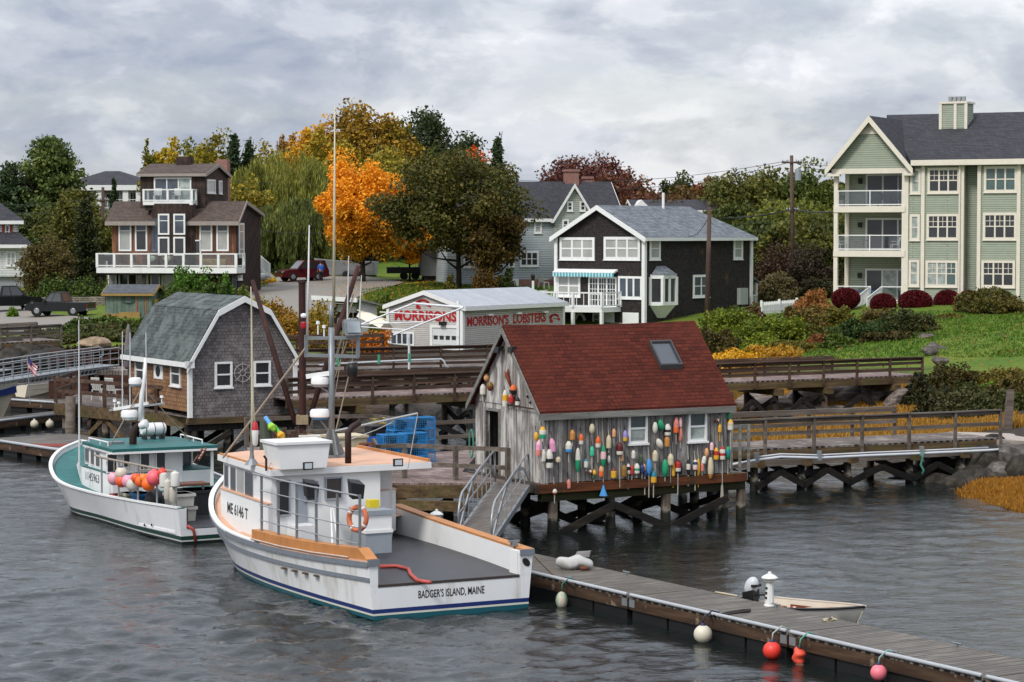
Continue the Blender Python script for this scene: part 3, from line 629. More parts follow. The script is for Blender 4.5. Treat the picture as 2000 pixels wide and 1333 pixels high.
def build_shop():
    fr = MOR; LX = fr.front(1099,640).x; DY = fr.side(759,660).y; ze = fr.front(905,600).z; zr = fr.side(830,569,-.3).z
    R = framed('lobster_shop','grey clapboard building with white trim and red lobster lettering behind the piers','shop',fr)
    body(R,0,LX,0,DY,-1.2,ze,zr-.1,'x',CLAP_G)
    roof(R,0,LX,0,DY,ze,zr-.1,'x',coursed('pale_metal_roof','#9fa2a6','#94979c','#83868c',.75,20,X1,Z1,.02,0,grain=.12,gscale=1.5,gst=(1,1,.4),rough=.5,bump=.3),.15,.35,.12,WHITE,.2)
    corner_boards(R,[(0,0),(0,DY),(LX,0),(LX,DY)],-1.2,ze-.05,WHITE,.22)
    a0,a1,z0,z1 = rect_on(fr,'left',0,(841,635,898,690)); T = TW('left',0); m = MB(); tw = .2
    wbox(m,T,a0,a0+tw,0,.09,z0-.6,z1); wbox(m,T,a1-tw,a1,0,.09,z0-.6,z1); wbox(m,T,a0+tw,a1-tw,0,.09,z1-tw,z1); m.build('door_frame',WHITE,R)
    d = MB()
    for i in range(4): wbox(d,T,a0+tw,a1-tw,-.02,.04,z0-.6+(z1-tw-z0+.6)*i/4+.01,z0-.6+(z1-tw-z0+.6)*(i+1)/4-.01)
    do = d.build('garage_door',paint('white_door_paint','#c9cbc9',.5,.04),R); w = (a1-a0-2*tw)
    for i in range(4):
        c = a0+tw+w*(i+.5)/4; zc = fr.side(870,660).z; p = MB(); wbox(p,T,c-w*.085,c+w*.085,.03,.05,zc-.13,zc+.13); p.build('pane',GL_DARK,do)
    window(R,fr,'left',0,(762,648,810,676),4,1,GL_BLUE,.14)
    f = fr.side; a = f(771,625); b = f(892,630); zt = (f(830,606).z-f(830,626).z); s = MB()
    letters('lettering','MORRISONS',RED_PAINT,R,(-.02,a.y,(a.z+b.z)/2),(0,-1,0),Z1,abs(a.y-b.y),zt,bold=.035)
    l0,l1,z0,z1 = rect_on(fr,'left',0,(810,584,843,606)); mb = MB(); lobster_shape(mb,TW('left',0),l1-l0,z1-z0,l0,z0,-1); mb.build('lobster_emblem',RED_PAINT,R)
    f = fr.front; a = f(912,638); b = f(993,636); c = f(1002,635); d = f(1066,632); zt = f(950,620).z-f(950,639).z
    letters('lettering',"MORRISON'S",RED_PAINT,R,(a.x,-.02,a.z),X1,Z1,b.x-a.x,zt,bold=.03)
    letters('lettering','LOBSTERS',RED_PAINT,R,(c.x,-.02,a.z+.02),X1,Z1,d.x-c.x,zt,bold=.03)
    l0,l1,z0,z1 = rect_on(fr,'front',0,(1071,612,1094,632)); mb = MB(); lobster_shape(mb,TW('front',0),l1-l0,z1-z0,l0,z0,1); mb.build('lobster_emblem',RED_PAINT,R)
    for px in (952,1008,1060):
        p = f(px,613-(px-950)*.05); MB().box(p.x-.25,p.x+.25,-.32,-.1,p.z-.12,p.z-.02).build('eaves_lamp',WHITE,R)
    p = fr.side(867,632); MB().box(-.3,-.02,p.y-.25,p.y+.2,p.z-.12,p.z+.12).build('wall_lamp',BLACK,R)
    p = fr.side(896,628); MB().box(-.12,-.005,p.y-.10,p.y+.10,p.z-1.,p.z+1.3).build('downpipe',WHITE,R)
build_shop()
# ---------------- dark shingled house ----------------
DKH = Frame(at(1258,622,163),50)
SH_DARK = coursed('black_brown_shingle','#37312f','#262120','#0d0b0b',.17,.16,XY,Z1,.010,.5,wear='#6f4d34',wlo=.60,whi=.74,wscale=.9,wstretch=(1,1,.6),grain=.45,gscale=9,gst=(1,1,.5),bump=.6)
RF_GREY = coursed('light_grey_asphalt_shingle','#767b80','#595e63','#3a3e42',.35,.11,XY,Z1,.008,.5,grain=.35,gscale=6,bump=.4)
RF_DK = coursed('charcoal_asphalt_shingle','#3c3b40','#2e2d32','#1b1b1e',.35,.12,XY,Z1,.008,.5,grain=.3,gscale=6,bump=.4)
RF_BR = coursed('brown_asphalt_shingle','#574a42','#463b35','#2a2320',.35,.12,XY,Z1,.008,.5,grain=.3,gscale=6,bump=.4)
def build_dark_house():
    fr = DKH; LX = fr.front(1466,560).x; DY = fr.side(1087,560).y; ze = fr.front(1262,463).z; ym = DY/2; zr = fr.side(1172,405,-.3).z
    R = framed('shingled_house','dark shingled house with grey roof, white windows and an awning over its deck','house',fr)
    m = MB(); m.box(0,LX,0,DY,-1.2,ze); m.slab([(0,0,ze),(0,ym,zr-.1),(0,DY,ze)],(.2,0,0)); m.build('wall',SH_DARK,R)
    k = (zr-ze)/ym; oe = .35; e = ze-k*oe; og = .35; hx = LX-ym*.62; r = MB()
    r.slab([(-og,-oe,e),(LX+oe,-oe,e),(hx,ym,zr),(-og,ym,zr)],(0,0,.14)); r.slab([(-og,ym,zr),(hx,ym,zr),(LX+oe,DY+oe,e),(-og,DY+oe,e)],(0,0,.14)); r.slab([(LX+oe,-oe,e),(LX+oe,DY+oe,e),(hx,ym,zr)],(0,0,.14))
    r.build('roof',RF_GREY,R)
    t = MB()
    for ya in (-oe,DY+oe):
        P = [(-og-.06,ya,e-.2),(-og-.06,ym,zr-.2),(-og-.06,ym,zr+.14),(-og-.06,ya,e+.14)]; t.slab(P if ya < 0 else P[::-1],(.055,0,0))
    t.box(-og,LX+oe,-oe-.06,-oe-.001,e-.1,e+.12); t.box(-og,.0,-.35,-.005,ze-.3,ze-.22); t.build('trim',WHITE,R)
    corner_boards(R,[(0,0),(0,DY),(LX,0)],-.6,ze-.05,WHITE,.26)
    MB().box(-.05,LX+.05,-.06,DY,-1.25,-.35).build('foundation',paint('concrete_footing','#8b8780',.9,.1),R)
    for r_,c_ in (((1094,464,1162,508),3),((1180,463,1251,508),3)): window(R,fr,'left',0,r_,c_,2,GL_BLIND,.2,mun=.09)
    window(R,fr,'left',0,(1089,537,1134,580),2,2,GL_BLIND,.16,mun=.08); window(R,fr,'left',0,(1208,540,1255,584),3,1,GL_BLUE,.16,mun=.08)
    window(R,fr,'left',0,(1150,541,1205,600),3,1,GL_DARK,.12,mun=.07,grid=(3,5,0),name='glazed_door')
    window(R,fr,'left',0,(1158,612,1173,636),1,2,GL_DARK,.14)
    a0,a1,z0,z1 = rect_on(fr,'left',0,(1181,610,1200,640)); T = TW('left',0); d = MB(); wbox(d,T,a0,a1,0,.06,z0-.6,z1); d.build('door',WHITE,R)
    a0,a1,z0,z1 = rect_on(fr,'left',0,(1217,611,1248,634)); d = MB(); wbox(d,T,a0,a1,0,.06,z0-.6,z1); d.build('hatch_door',WHITE,R)
    for r_ in ((1268,464,1289,508),(1432,465,1450,507)): window(R,fr,'front',0,r_,1,2,GL_BLIND,.18)
    window(R,fr,'front',0,(1353,537,1385,581),2,2,GL_BLUE,.17)
    a0,a1,z0,z1 = rect_on(fr,'front',0,(1269,541,1312,596)); b = MB(); w = a1-a0; pr = .75
    o = [(a0,-.002),(a0+w*.2,-pr),(a1-w*.2,-pr),(a1,-.002)]
    fo = MB(); bz = [(z0-.9,.25),(z0,1.),]
    fo.add([(a0+w*.35,-.002,z0-.9),(a0+w*.4,-.2,z0-.9),(a1-w*.4,-.2,z0-.9),(a1-w*.35,-.002,z0-.9)]+[(x,y,z0) for x,y in o],[(0,1,5,4),(1,2,6,5),(2,3,7,6),(0,3,2,1),(4,5,6,7)])
    for i,(x,y) in enumerate(o): fo.box(x-.11,x+.11,y-.1,y+.1,z0,z1)
    fo.slab([(x,y-.05,z1-.12) for x,y in o],(0,0,.3)); fo.slab([(x,y-.06,z0-.02) for x,y in o],(0,0,.25)); fo.box((a0+a1)/2-.1,(a0+a1)/2+.1,-pr-.05,-pr+.05,z0,z1)
    bo = fo.build('bay_window',WHITE,R); g = MB(); g.slab([(x+(.05 if x < (a0+a1)/2 else -.05),min(-.005,y+.04),z0+.1) for x,y in o],(0,0,z1-z0-.15)); g.build('pane',GL_DARK,bo)
    rr = MB(); rr.add([(x,y-.12,z1+.16) for x,y in o]+[(a0+w*.3,-.002,z1+.75),(a1-w*.3,-.002,z1+.75)],[(0,1,4),(1,2,5,4),(2,3,5)]); rr.build('bay_roof',RF_GREY,bo)
    p0,p1 = fr.side(1088,527),fr.side(1207,527); za = fr.side(1150,526,-.2).z; m = MB(); m.hexa([(-.5,p1.y,za-.3),(-.5,p0.y,za-.3),(-.01,p0.y,za-.15),(-.01,p1.y,za-.15),(-.5,p1.y,za-.2),(-.5,p0.y,za-.2),(-.01,p0.y,za),(-.01,p1.y,za)])
    aw = m.build('awning',WHITE,R); v = MB(); n = 40; st = (p0.y-p1.y)/n
    for i in range(n): v.slot(i % 2).slab([(-.51,p1.y+st*i,za-.25),(-.51,p1.y+st*(i+1),za-.25),(-.51,p1.y+st*(i+1),za-.5),(-.51,p1.y+st*(i+.5),za-.58),(-.51,p1.y+st*i,za-.5)],(.02,0,0))
    v.build('valance',[paint('teal_awning_cloth','#3f8f9a',.8,.1),paint('pale_awning_cloth','#a9c4c6',.8,.08)],aw)
    zd = fr.side(1150,600,-2.0).z; f = lambda px,xx: fr.side(px,600,xx).y
    d0,d1 = f(1206,-.02),f(1080,-.02); P = [(-.02,d0-.3),(-2.2,d0-.3),(-3.0,d0+1.6),(-3.0,d1-.9),(-.02,d1+.6)]
    dk = MB(); dk.slab([(x,y,zd-.35) for x,y in P],(0,0,.33)); dk.build('deck',WHITE,R)
    rails(R,[(x,y,zd) for x,y in P],1.0,WHITE,bars=(1.0,.1),pw=.16,rw=.1,rh=.09,bal=.5,step=1.9)
    for x,y in P[1:4]: MB().box(x-.1,x+.1,y-.1,y+.1,zd-4.5,zd-.36).build('deck_post',WHITE,R)
    p = fr.side(1134,624); MB().torus((-.06,p.y,p.z),.40,.1,(1,0,0),8,6).build('ring_ornament',WHITE,R)
    m = MB(); m.slab([(LX,1.2,ze-2.2),(LX+3.0,1.2,ze-3.5),(LX+3.0,5,ze-3.5),(LX,5,ze-2.2)],(0,0,.15)); m.build('porch_roof',RF_GREY,R)
    m = MB(); m.box(LX+2.7,LX+2.85,1.3,1.45,-.2,ze-3.45); m.build('porch_post',WHITE,R); m = MB()
    for i in range(14): m.box(LX+.25+i*.19,LX+.33+i*.19,1.3,1.34,.2,1.2)
    m.box(LX+.1,LX+2.85,1.28,1.36,1.2,1.28); m.build('porch_railing',WHITE,R)
    p = fr.front(1447,579); MB().box(p.x-.5,p.x+.5,-.3,-.005,p.z-.6,p.z+.6).build('meter_box',paint('grey_meter_box','#9c9f9b',.5,.06),R); MB().box(p.x-.05,p.x+.05,-.16,-.06,p.z-2.4,p.z-.62).build('conduit',GALV,R)
    p = fr.front(1289,392,ym); MB().tube([(p.x,ym-.3,zr-.4),(p.x,ym-.3,zr+1.1)],.1,10).build('vent_pipe',WHITE,R)
build_dark_house()
# ---------------- green apartment building ----------------
GRB = Frame(at(1629,596,163),-27)
CLAP_GR = coursed('sage_clapboard','#9ca392','#969d8c','#5a6053',8.,.15,X1,Z1,.013,.3,grain=.08,gscale=2,bump=.6)
def build_green():
    fr = GRB; f = fr.front
    R = framed('apartment_building','sage green three storey apartment building with cream trim and stacked balconies','apartment building',fr)
    xp = f(1770,450).x; xe = f(2000,450).x+7; ze = f(1790,317).z; y1 = 14.; pd = 2.6     # porch right edge, end, eave, depth, porch depth
    fl = [f(1700,590).z,f(1700,490).z,f(1700,403).z]; zg = f(1700,331).z
    xr0,xr1 = f(1881,450).x,f(1911,450).x
    w = MB(); w.box(xp,xr0,0,y1,-1.5,ze); w.box(xr0,xr1,.9,y1,-1.5,ze); w.box(xr1,xe,0,y1,-1.5,ze); w.box(0.02,xp,pd,y1,-1.5,ze); w.build('wall',CLAP_GR,R)
    ap = f(1708,229,-.4); xl,xg = f(1628,331).x,f(1775,325).x; xm = (xl+xg)/2; zap = ap.z-.15
    MB().slab([(xl,0,zg),(xg,0,zg),(xg,0,zg+.35),(xm,0,zap),(xl,0,zg+.35)],(0,pd+1,0)).build('gable_wall',CLAP_GR,R)
    k = (zap-zg-.3)/(xm-xl); oe = .45; e = zg+.3-k*oe; r = MB(); ymr = 8.0; zrm = f(1900,226,ymr).z
    r.slab([(xl-oe,-.5,e),(xm,-.5,zap+.05),(xm,ymr,zap+.05),(xl-oe,ymr,e)],(0,0,.2)); r.slab([(xm,-.5,zap+.05),(xg+oe,-.5,e),(xg+oe,ymr,e),(xm,ymr,zap+.05)],(0,0,.2))
    r.slab([(xm-1.5,ymr,zrm-.02),(xg+.2,-.45,ze-.05),(xe,-.45,ze-.05),(xe,ymr,zrm-.02)],(0,0,.2)); r.slab([(xm-1.5,ymr,zrm-.02),(xe,ymr,zrm-.02),(xe,16.4,ze-.05),(xl,16.4,ze-.05)],(0,0,.2))
    r.build('roof',RF_DK,R)
    t = MB()
    for xa in (xl-oe,xg+oe):
        P = [(xa,-.57,e-.22),(xm,-.57,zap-.2),(xm,-.57,zap+.25),(xa,-.57,e+.22)]; t.slab(P if xa < xm else P[::-1],(0,.065,0))
    t.box(xl-.1,xg+.1,-.1,-.003,zg-.3,zg+.05); t.box(xg+.3,xe,-.55,-.46,ze-.25,ze+.12); t.box(xg+.3,xe,-.45,-.003,ze-.25,ze-.15)
    t.slab([(xm-.9,-.06,zap-1.0),(xm+.9,-.06,zap-1.0),(xm,-.06,zap-.12)],(0,.055,0)); t.box(xl-oe,xl+.6,-.5,-.1,e-.25,e-.1); t.box(xg-.3,xg+oe,-.5,-.1,e-.25,e-.1); t.build('trim',CREAM,R)
    for i,z in enumerate(fl):
        MB().box(-.05,xp-.003,-.12,pd-.003,z-.42,z).build('balcony_floor',CREAM,R)
        top = (fl[i+1]-.42) if i < 2 else zg
        for x,y in ((.1,0.05),(.1,pd-.2),(xp-.16,.05)): MB().box(x-.14,x+.14,y-.12,y+.12,z,top).build('balcony_post',CREAM,R)
        MB().box(.05,xp,pd-.08,pd-.004,z,top).build('balcony_wall',CLAP_GR,R)
        xw0 = f(1692,400,pd).x; window(R,fr,'front',pd-.085,None,3,1,None,.13,WHITE,'balcony_door',mun=.06,sill=False,local=(xw0,xp-.15,z+.02,z+2.25),panes=[GL_DARK,GL_CURT if i == 0 else GL_DARK,GL_BLUE])
        MB().box(.9,1.15,pd-.3,pd-.086,z+1.6,z+1.95).build('wall_lantern',BLACK,R)
        n = 4 if i else 2; seg = [(.25,0,z),(xp-.3,0,z)]
        if i: rails(R,[(.26,0,z),(xp-.3,0,z)],1.05,WHITE,bars=(1.,.1),pw=.07,rw=.06,rh=.07,glass=CLEAR,step=2.0)
        else:
            xs0,xs1 = f(1700,560).x,f(1722,560).x
            rails(R,[(.26,0,z),(xs0,0,z)],1.05,WHITE,bars=(1.,.1),pw=.07,glass=CLEAR,step=2.); rails(R,[(xs1,0,z),(xp-.3,0,z)],1.05,WHITE,bars=(1.,.1),pw=.07,glass=CLEAR,step=2.)
            st = MB(); N_ = 8; zz = f(1690,612,-3.2).z
            for q in range(N_): st.box(xs0,xs1,-.14-3.0*(q+1)/N_,-.14-3.0*q/N_,z-.2-(z-.2-zz)*(q+1)/N_-.05,z-.1-(z-.2-zz)*(q+1)/N_)
            st.build('steps',CREAM,R)
            for x in (xs0,xs1): rails(R,[(x,-.2,z),(x,-3.1,zz)],1.0,WHITE,bars=(1.,.12),pw=.07,bal=.16,step=1.6,rw=.06,rh=.07)
    GW = [((1778,330,1799,379),1,2,[GL_CURT],None),((1812,328,1875,378),3,2,[GL_DARK],(2,2,.5)),((1922,325,1987,376),3,2,[GL_GREEN],None),
          ((1777,419,1797,470),1,2,[GL_CURT],None),((1810,418,1873,469),3,2,[GL_DARK],(2,2,.5)),((1920,416,1986,469),3,2,[GL_DARK],(2,2,.5)),
          ((1775,508,1796,560),1,2,[GL_CURT],None),((1808,509,1871,561),3,2,[GL_CURT,GL_CURT,GL_GREEN],(2,2,.5)),((1917,509,1983,562),3,2,[GL_DARK],(2,2,.5))]
    for r_,c_,n_,p_,g_ in GW: window(R,fr,'front',0,r_,c_,n_,None,.17,CREAM,mun=.06,grid=g_,panes=p_)
    corner_boards(R,[(xp+.05,0),(f(1803,450).x,-.02),(xr0-.05,0),(xr1+.05,0),(f(1990,450).x,-.02)],-1.2,ze-.26,CREAM,.24)
    p = f(1879,450); MB().tube([(xr0-.2,-.2,-1),(xr0-.2,-.2,ze-.3)],.07,8).build('downpipe',CREAM,R)
    a = f(1838,200,5.5); b = f(1893,200,5.5); zt = f(1866,200,5.5).z; c0 = MB(); c0.box(a.x+.1,b.x-.1,5.1,6.9,ze,zt-.12); co = c0.build('chimney',CLAP_GR,R)
    c1 = MB(); c1.box(a.x,b.x,5.0,7.0,zt-.12,zt+.02)
    for x in (a.x+.1,(a.x+b.x)/2+.15,b.x-.1): c1.box(x-.1,x+.1,5.02,5.12,ze,zt-.12)
    c1.build('chimney_trim',CREAM,co); c2 = MB(); xm_ = (a.x+b.x)/2
    for i in range(4): c2.lathe([(.12,0),(.16,.2),(.16,.38),(.1,.42)],8,(xm_-.48+i*.32,6,zt+.02))
    c2.build('chimney_pots',STEEL,co)
build_green()
def plastic_chair(name,label,loc,rz,mat,group,s=1.):
    R = thing(name,label,'chair',loc,rz,group); m = MB()
    m.box(-.24*s,.24*s,-.24*s,.22*s,.41*s,.45*s); m.build('seat',mat,R)
    m = MB()
    for i in range(5): x = (-.2+.1*i)*s; m.beam((x,.22*s,.45*s),(x*.9,.34*s,(.92-.03*abs(i-2))*s),.07*s,.02*s)
    m.beam((-.22*s,.335*s,.9*s),(.22*s,.335*s,.9*s),.03*s,.06*s); m.build('backrest',mat,R)
    for x in (-.24,.24):
        for y in (-.22,.22): MB().beam((x*s*1.08,y*s*1.15,0),(x*s,y*s,.43*s),.045*s,.045*s).build('leg',mat,R)
        MB().beam((x*s*1.05,-.2*s,.64*s),(x*s*1.05,.28*s,.64*s),.05*s,.03*s).build('armrest',mat,R)
    return R
PLAST = paint('white_plastic','#cfcfca',.5,.05); DKMET = paint('dark_furniture_metal','#22221f',.6,.1)
def green_furn():
    fr = GRB; pos = lambda px,y,i: fr.M @ Vector((fr.front(px,[560,480,395][i],y).x,y,fr.front(1700,[590,490,403][i]).z))
    plastic_chair('patio_chair','white plastic chair at the open end of the middle green building balcony',pos(1646,1.2,1),1.2,PLAST,'chairs on the green building balconies')
    plastic_chair('patio_chair','white plastic chair beside the wall on the middle green building balcony',pos(1748,1.0,1),-1.5,PLAST,'chairs on the green building balconies')
    for k,px in enumerate((1722,1744,1757)): plastic_chair('patio_chair',['dark metal chair at the middle of the top balcony rail of the green building','dark metal chair on the top green building balcony, between the other dark chairs','dark metal chair on the top green building balcony, nearest the wall'][k],pos(px,1.1,2),k*1.3,DKMET,'chairs on the green building balconies')
    for px,i,lab,c in ((1680,1,'tan table with slatted sides on the middle green building balcony','#8a7560'),(1734,2,'dark round table on the top green building balcony','#20201e')):
        p = pos(px,1.3,i); R = thing('patio_table',lab,'table',p); mt = paint('table_'+c[1:],c,.6,.1); MB().lathe([(.48,.66),(.5,.68),(.5,.71),(.48,.72)],16).build('tabletop',mt,R)
        for k in range(4): a = k*math.pi/2+.7; MB().beam((.38*math.cos(a),.38*math.sin(a),0),(.3*math.cos(a),.3*math.sin(a),.66),.045,.045).build('leg',mt,R)
    p = pos(1642,.7,2); R = thing('planter','small white planter pot at the corner of the top balcony','planter',p); MB().lathe([(.14,0),(.2,.4),(.22,.42),(.18,.42),(.17,.34)],12).build('pot',PLAST,R,True)
    p = pos(1688,1.0,0); R = thing('patio_table','blue covered table on the lowest green building balcony','table',p); bl = paint('blue_cover','#1f5f9a',.7,.1); MB().box(-.6,.6,-.4,.4,.66,.74).build('tabletop',bl,R)
    for x in (-.5,.5):
        for y in (-.3,.3): MB().box(x-.03,x+.03,y-.03,y+.03,0,.66).build('leg',DKMET,R)
green_furn()
# ---------------- brown house ----------------
BRH = Frame(at(219,586,190),-10)
SID_BR = coursed('vertical_cedar_siding','#6e4a36','#55382a','#20150f',5.,.2,Z1,XY,.012,.3,wear='#a06a44',wlo=.5,whi=.7,wscale=1.2,wstretch=(2,2,.4),grain=.35,gscale=6,gst=(1,1,.1))
SID_DK = coursed('dark_board_siding','#3a2c28','#2a201d','#0e0a09',5.,.25,(.7,.7,.75),(.55,.55,-.8),.014,.3,grain=.35,gscale=5,bump=.5)
SID_DV = coursed('dark_vertical_siding','#3f322d','#2b211e','#0e0a09',5.,.2,Z1,XY,.012,.3,wear='#564238',wlo=.5,whi=.7,grain=.35,gscale=6,gst=(1,1,.1))
def build_brown():
    fr = BRH; f = fr.front; R = framed('brown_house','tall brown timber house with a white railed deck and a roof tower','house',fr)
    W = f(464,560).x; D = 6.6; zd = f(330,522).z; ze = f(330,428).z; zr = f(470,398,1.7).z
    MB().box(0,W,.3,D,-1,zd).build('lower_wall',SID_DV,R)
    u = MB(); u.box(0.02,W-.12,.02,.3,zd,ze); u.build('front_wall',SID_BR,R)
    ym = 1.7; MB().slab([(W-.1,.0,zd-3.),(W-.1,D,zd-3.),(W-.1,D,ze+.35),(W-.1,ym,zr-.08),(W-.1,.0,ze)],(.12,0,0)).build('side_wall',SID_DK,R); MB().slab([(0,.3,zd),(0,D,zd),(0,D,ze),(0,ym,zr-.08),(0,.3,ze)],(.12,0,0)).build('side_wall',SID_DV,R); MB().box(.1,W-.12,D-.2,D,-1,ze+.3).build('back_wall',SID_DV,R)
    r = MB(); oe = .55; k = (zr-ze)/ym; r.slab([(-.35,-oe,ze-k*oe),(W+.3,-oe,ze-k*oe),(W+.3,ym,zr),(-.35,ym,zr)],(0,0,.2)); r.slab([(-.35,ym,zr),(W+.3,ym,zr),(W+.3,D+.3,ze+.2),(-.35,D+.3,ze+.2)],(0,0,.2)); r.build('roof',RF_BR,R)
    t = MB(); t.box(-.35,W+.3,-oe-.06,-oe-.002,ze-k*oe-.12,ze-k*oe+.2)
    for ya,yb,za,zb in ((-oe,ym,ze-k*oe,zr),(ym,D+.3,zr,ze+.2)): t.slab([(W+.3,ya,za-.05),(W+.3,yb,zb-.05),(W+.3,yb,zb+.22),(W+.3,ya,za+.22)],(.05,0,0))
    t.build('trim',paint('pale_brown_fascia','#8d837b',.7,.1),R)
    tx0,tx1 = f(275,390,1.).x,f(401,390,1.).x; ty0,ty1 = .9,7.2; tz0 = ze-.3; tze = f(330,341,.9).z; tzr = f(420,322,3.).z; tm = (ty0+ty1)/2
    MB().slab([(tx0,ty0,tz0),(tx0,ty1,tz0),(tx0,ty1,tze),(tx0,tm,tzr-.05),(tx0,ty0,tze)][::-1],(tx1-tx0,0,0)).build('tower',SID_DV,R)
    roof(R,tx0,tx1,ty0,ty1,tze,tzr-.05,'x',RF_BR,.2,.3,.16,paint('pale_brown_fascia','#8d837b',.7,.1),.16,'tower_roof')
    fr2 = fr
    bx0,bx1 = f(288,470,-.9).x,f(376,470,-.9).x; MB().slab([(bx0,-.0,zd),(bx0+.9,-.9,zd),(bx1-.9,-.9,zd),(bx1,-.0,zd)],(0,0,f(330,398,-.9).z-zd)).build('centre_bay',SID_DV,R)
    for r_ in ((309,418,331,459),(339,418,362,459)): window(R,fr,'front',-.9,r_,1,[.70],GL_BLUE,.13,sill=False)
    for r_ in ((309,463,331,500),(339,463,362,500)): window(R,fr,'front',-.9,r_,1,1,GL_DARK,.13,sill=False)
    for r_ in ((232,435,257,491),(264,435,288,491),(390,436,415,491),(423,436,447,491)): window(R,fr,'front',.02,r_,1,[.74],None,.13,sill=False,rp=[GL_DARK if r_[0] == 264 else GL_BLIND,GL_BLUE])
    m = MB(); m.slab([(bx0,-.0,zd+.2),(bx0+.9,-.9,zd+.2),(bx0+.9,-.9,zd+3.9),(bx0,0,zd+3.9)],(-.03,-.03,0)); m.build('side_light',GL_BLUE,R)
    window(R,fr,'front',.02,(377,469,393,497),1,1,GL_DARK,.1,name='screen_door',sill=False)
    fx = fr.side
    window(R,fr,'right',W+.02,(466,436,476,503),1,[.2,.78],GL_BLIND,.16); window(R,fr,'right',W+.02,(464,525,472,547),2,1,GL_DARK,.14)
    window(R,fr,'right',tx1,(404,351,420,378),1,1,GL_BLIND,.14); window(R,fr,'right',tx1,(427,353,433,379),1,1,GL_BLIND,.12)
    window(R,fr,'front',ty0,(301,347,374,395),3,1,None,.12,name='balcony_door',sill=False,panes=[GL_BLUE,GL_BLUE,GL_CURT])
    b0,b1 = f(279,395,-.4).x,f(376,395,-.4).x; zb = f(330,394,-.4).z; MB().box(b0,b1,-.4,ty0-.003,zb-.28,zb).build('balcony_floor',WHITE,R); MB().box(b0+.1,b1-.1,-.2,ty0-.003,zb-.7,zb-.285).build('balcony_bracket',SID_DV,R)
    rails(R,[(b0+.06,ty0-.2,zb),(b0+.06,-.34,zb),(b1-.06,-.34,zb),(b1-.06,ty0-.2,zb)],.95,WHITE,bars=(1.,.1),pw=.16,rw=.1,rh=.1,glass=CLEAR,step=1.95)
    d0,d1 = f(188,510,-2.4).x,f(462,510,-2.4).x; MB().box(d0,d1,-2.4,-.0,zd-.45,zd-.02).build('deck',WHITE,R); MB().box(d0+.2,d1-.2,-2.2,.3,zd-.62,zd-.46).build('deck_joists',SID_DV,R)
    rails(R,[(d0+.06,-.2,zd),(d0+.06,-2.33,zd),(d1-.06,-2.33,zd),(d1-.06,-.2,zd)],1.08,WHITE,bars=(1.,.12),pw=.2,rw=.12,rh=.1,glass=CLEAR,step=1.45)
    for x in (d0+.3,d0+3.8,d0+7.4,d1-.3): MB().box(x-.12,x+.12,-2.1,-1.86,-1.2,zd-.63).build('deck_post',SID_DV,R)
    for r_,p_ in (((211,527,228,560),GL_BLIND),((266,527,290,560),GL_BLIND),((316,528,341,566),GL_BLIND),((232,528,252,560),GL_DARK),((294,528,313,560),GL_DARK)): window(R,fr,'front',.3,r_,1,1,p_,.12,sill=False)
    bl = f(457,560); m = MB(); m.box(W-.45,W-.05,-.1,.0,-2,zd-.65); m.build('blue_door',paint('light_blue_paint','#4f86b0',.6,.08),R)
    c0,c1 = f(425,320,7.6).x,f(446,320,7.6).x; MB().box(c0,c1,7.25,8.1,ze,f(434,312,7.6).z).build('chimney',BRICK,R)
    c0,c1 = f(347,310,tm).x,f(375,310,tm).x; MB().box(c0,c1,tm-.5,tm+.5,tzr-.4,f(360,307,tm).z).build('roof_vent',SID_DV,R)
    s0 = at(508,520,203); s1 = at(530,540,199.5); I = fr.I; a,b = I @ s0,I @ s1; st = MB()
    for q in range(8): p = a.lerp(b,q/7); st.box(p.x-.16,p.x+.16,p.y-.5,p.y+.5,p.z-.12,p.z)
    st.beam(a+Vector((0,-.52,-.15)),b+Vector((0,-.52,-.15)),.05,.3); st.build('stair',WHITE,R)
    rails(R,[a+Vector((-.8,-.55,0)),a+Vector((0,-.55,0)),b+Vector((0,-.55,0))],1.05,WHITE,bars=(1.,.12),pw=.14,bal=.15,step=1.5)
    m = MB(); m.box(a.x-1.4,a.x,a.y-.6,a.y+.6,a.z-.15,a.z-.01); m.build('stair_landing',WHITE,R)
    return R
build_brown()
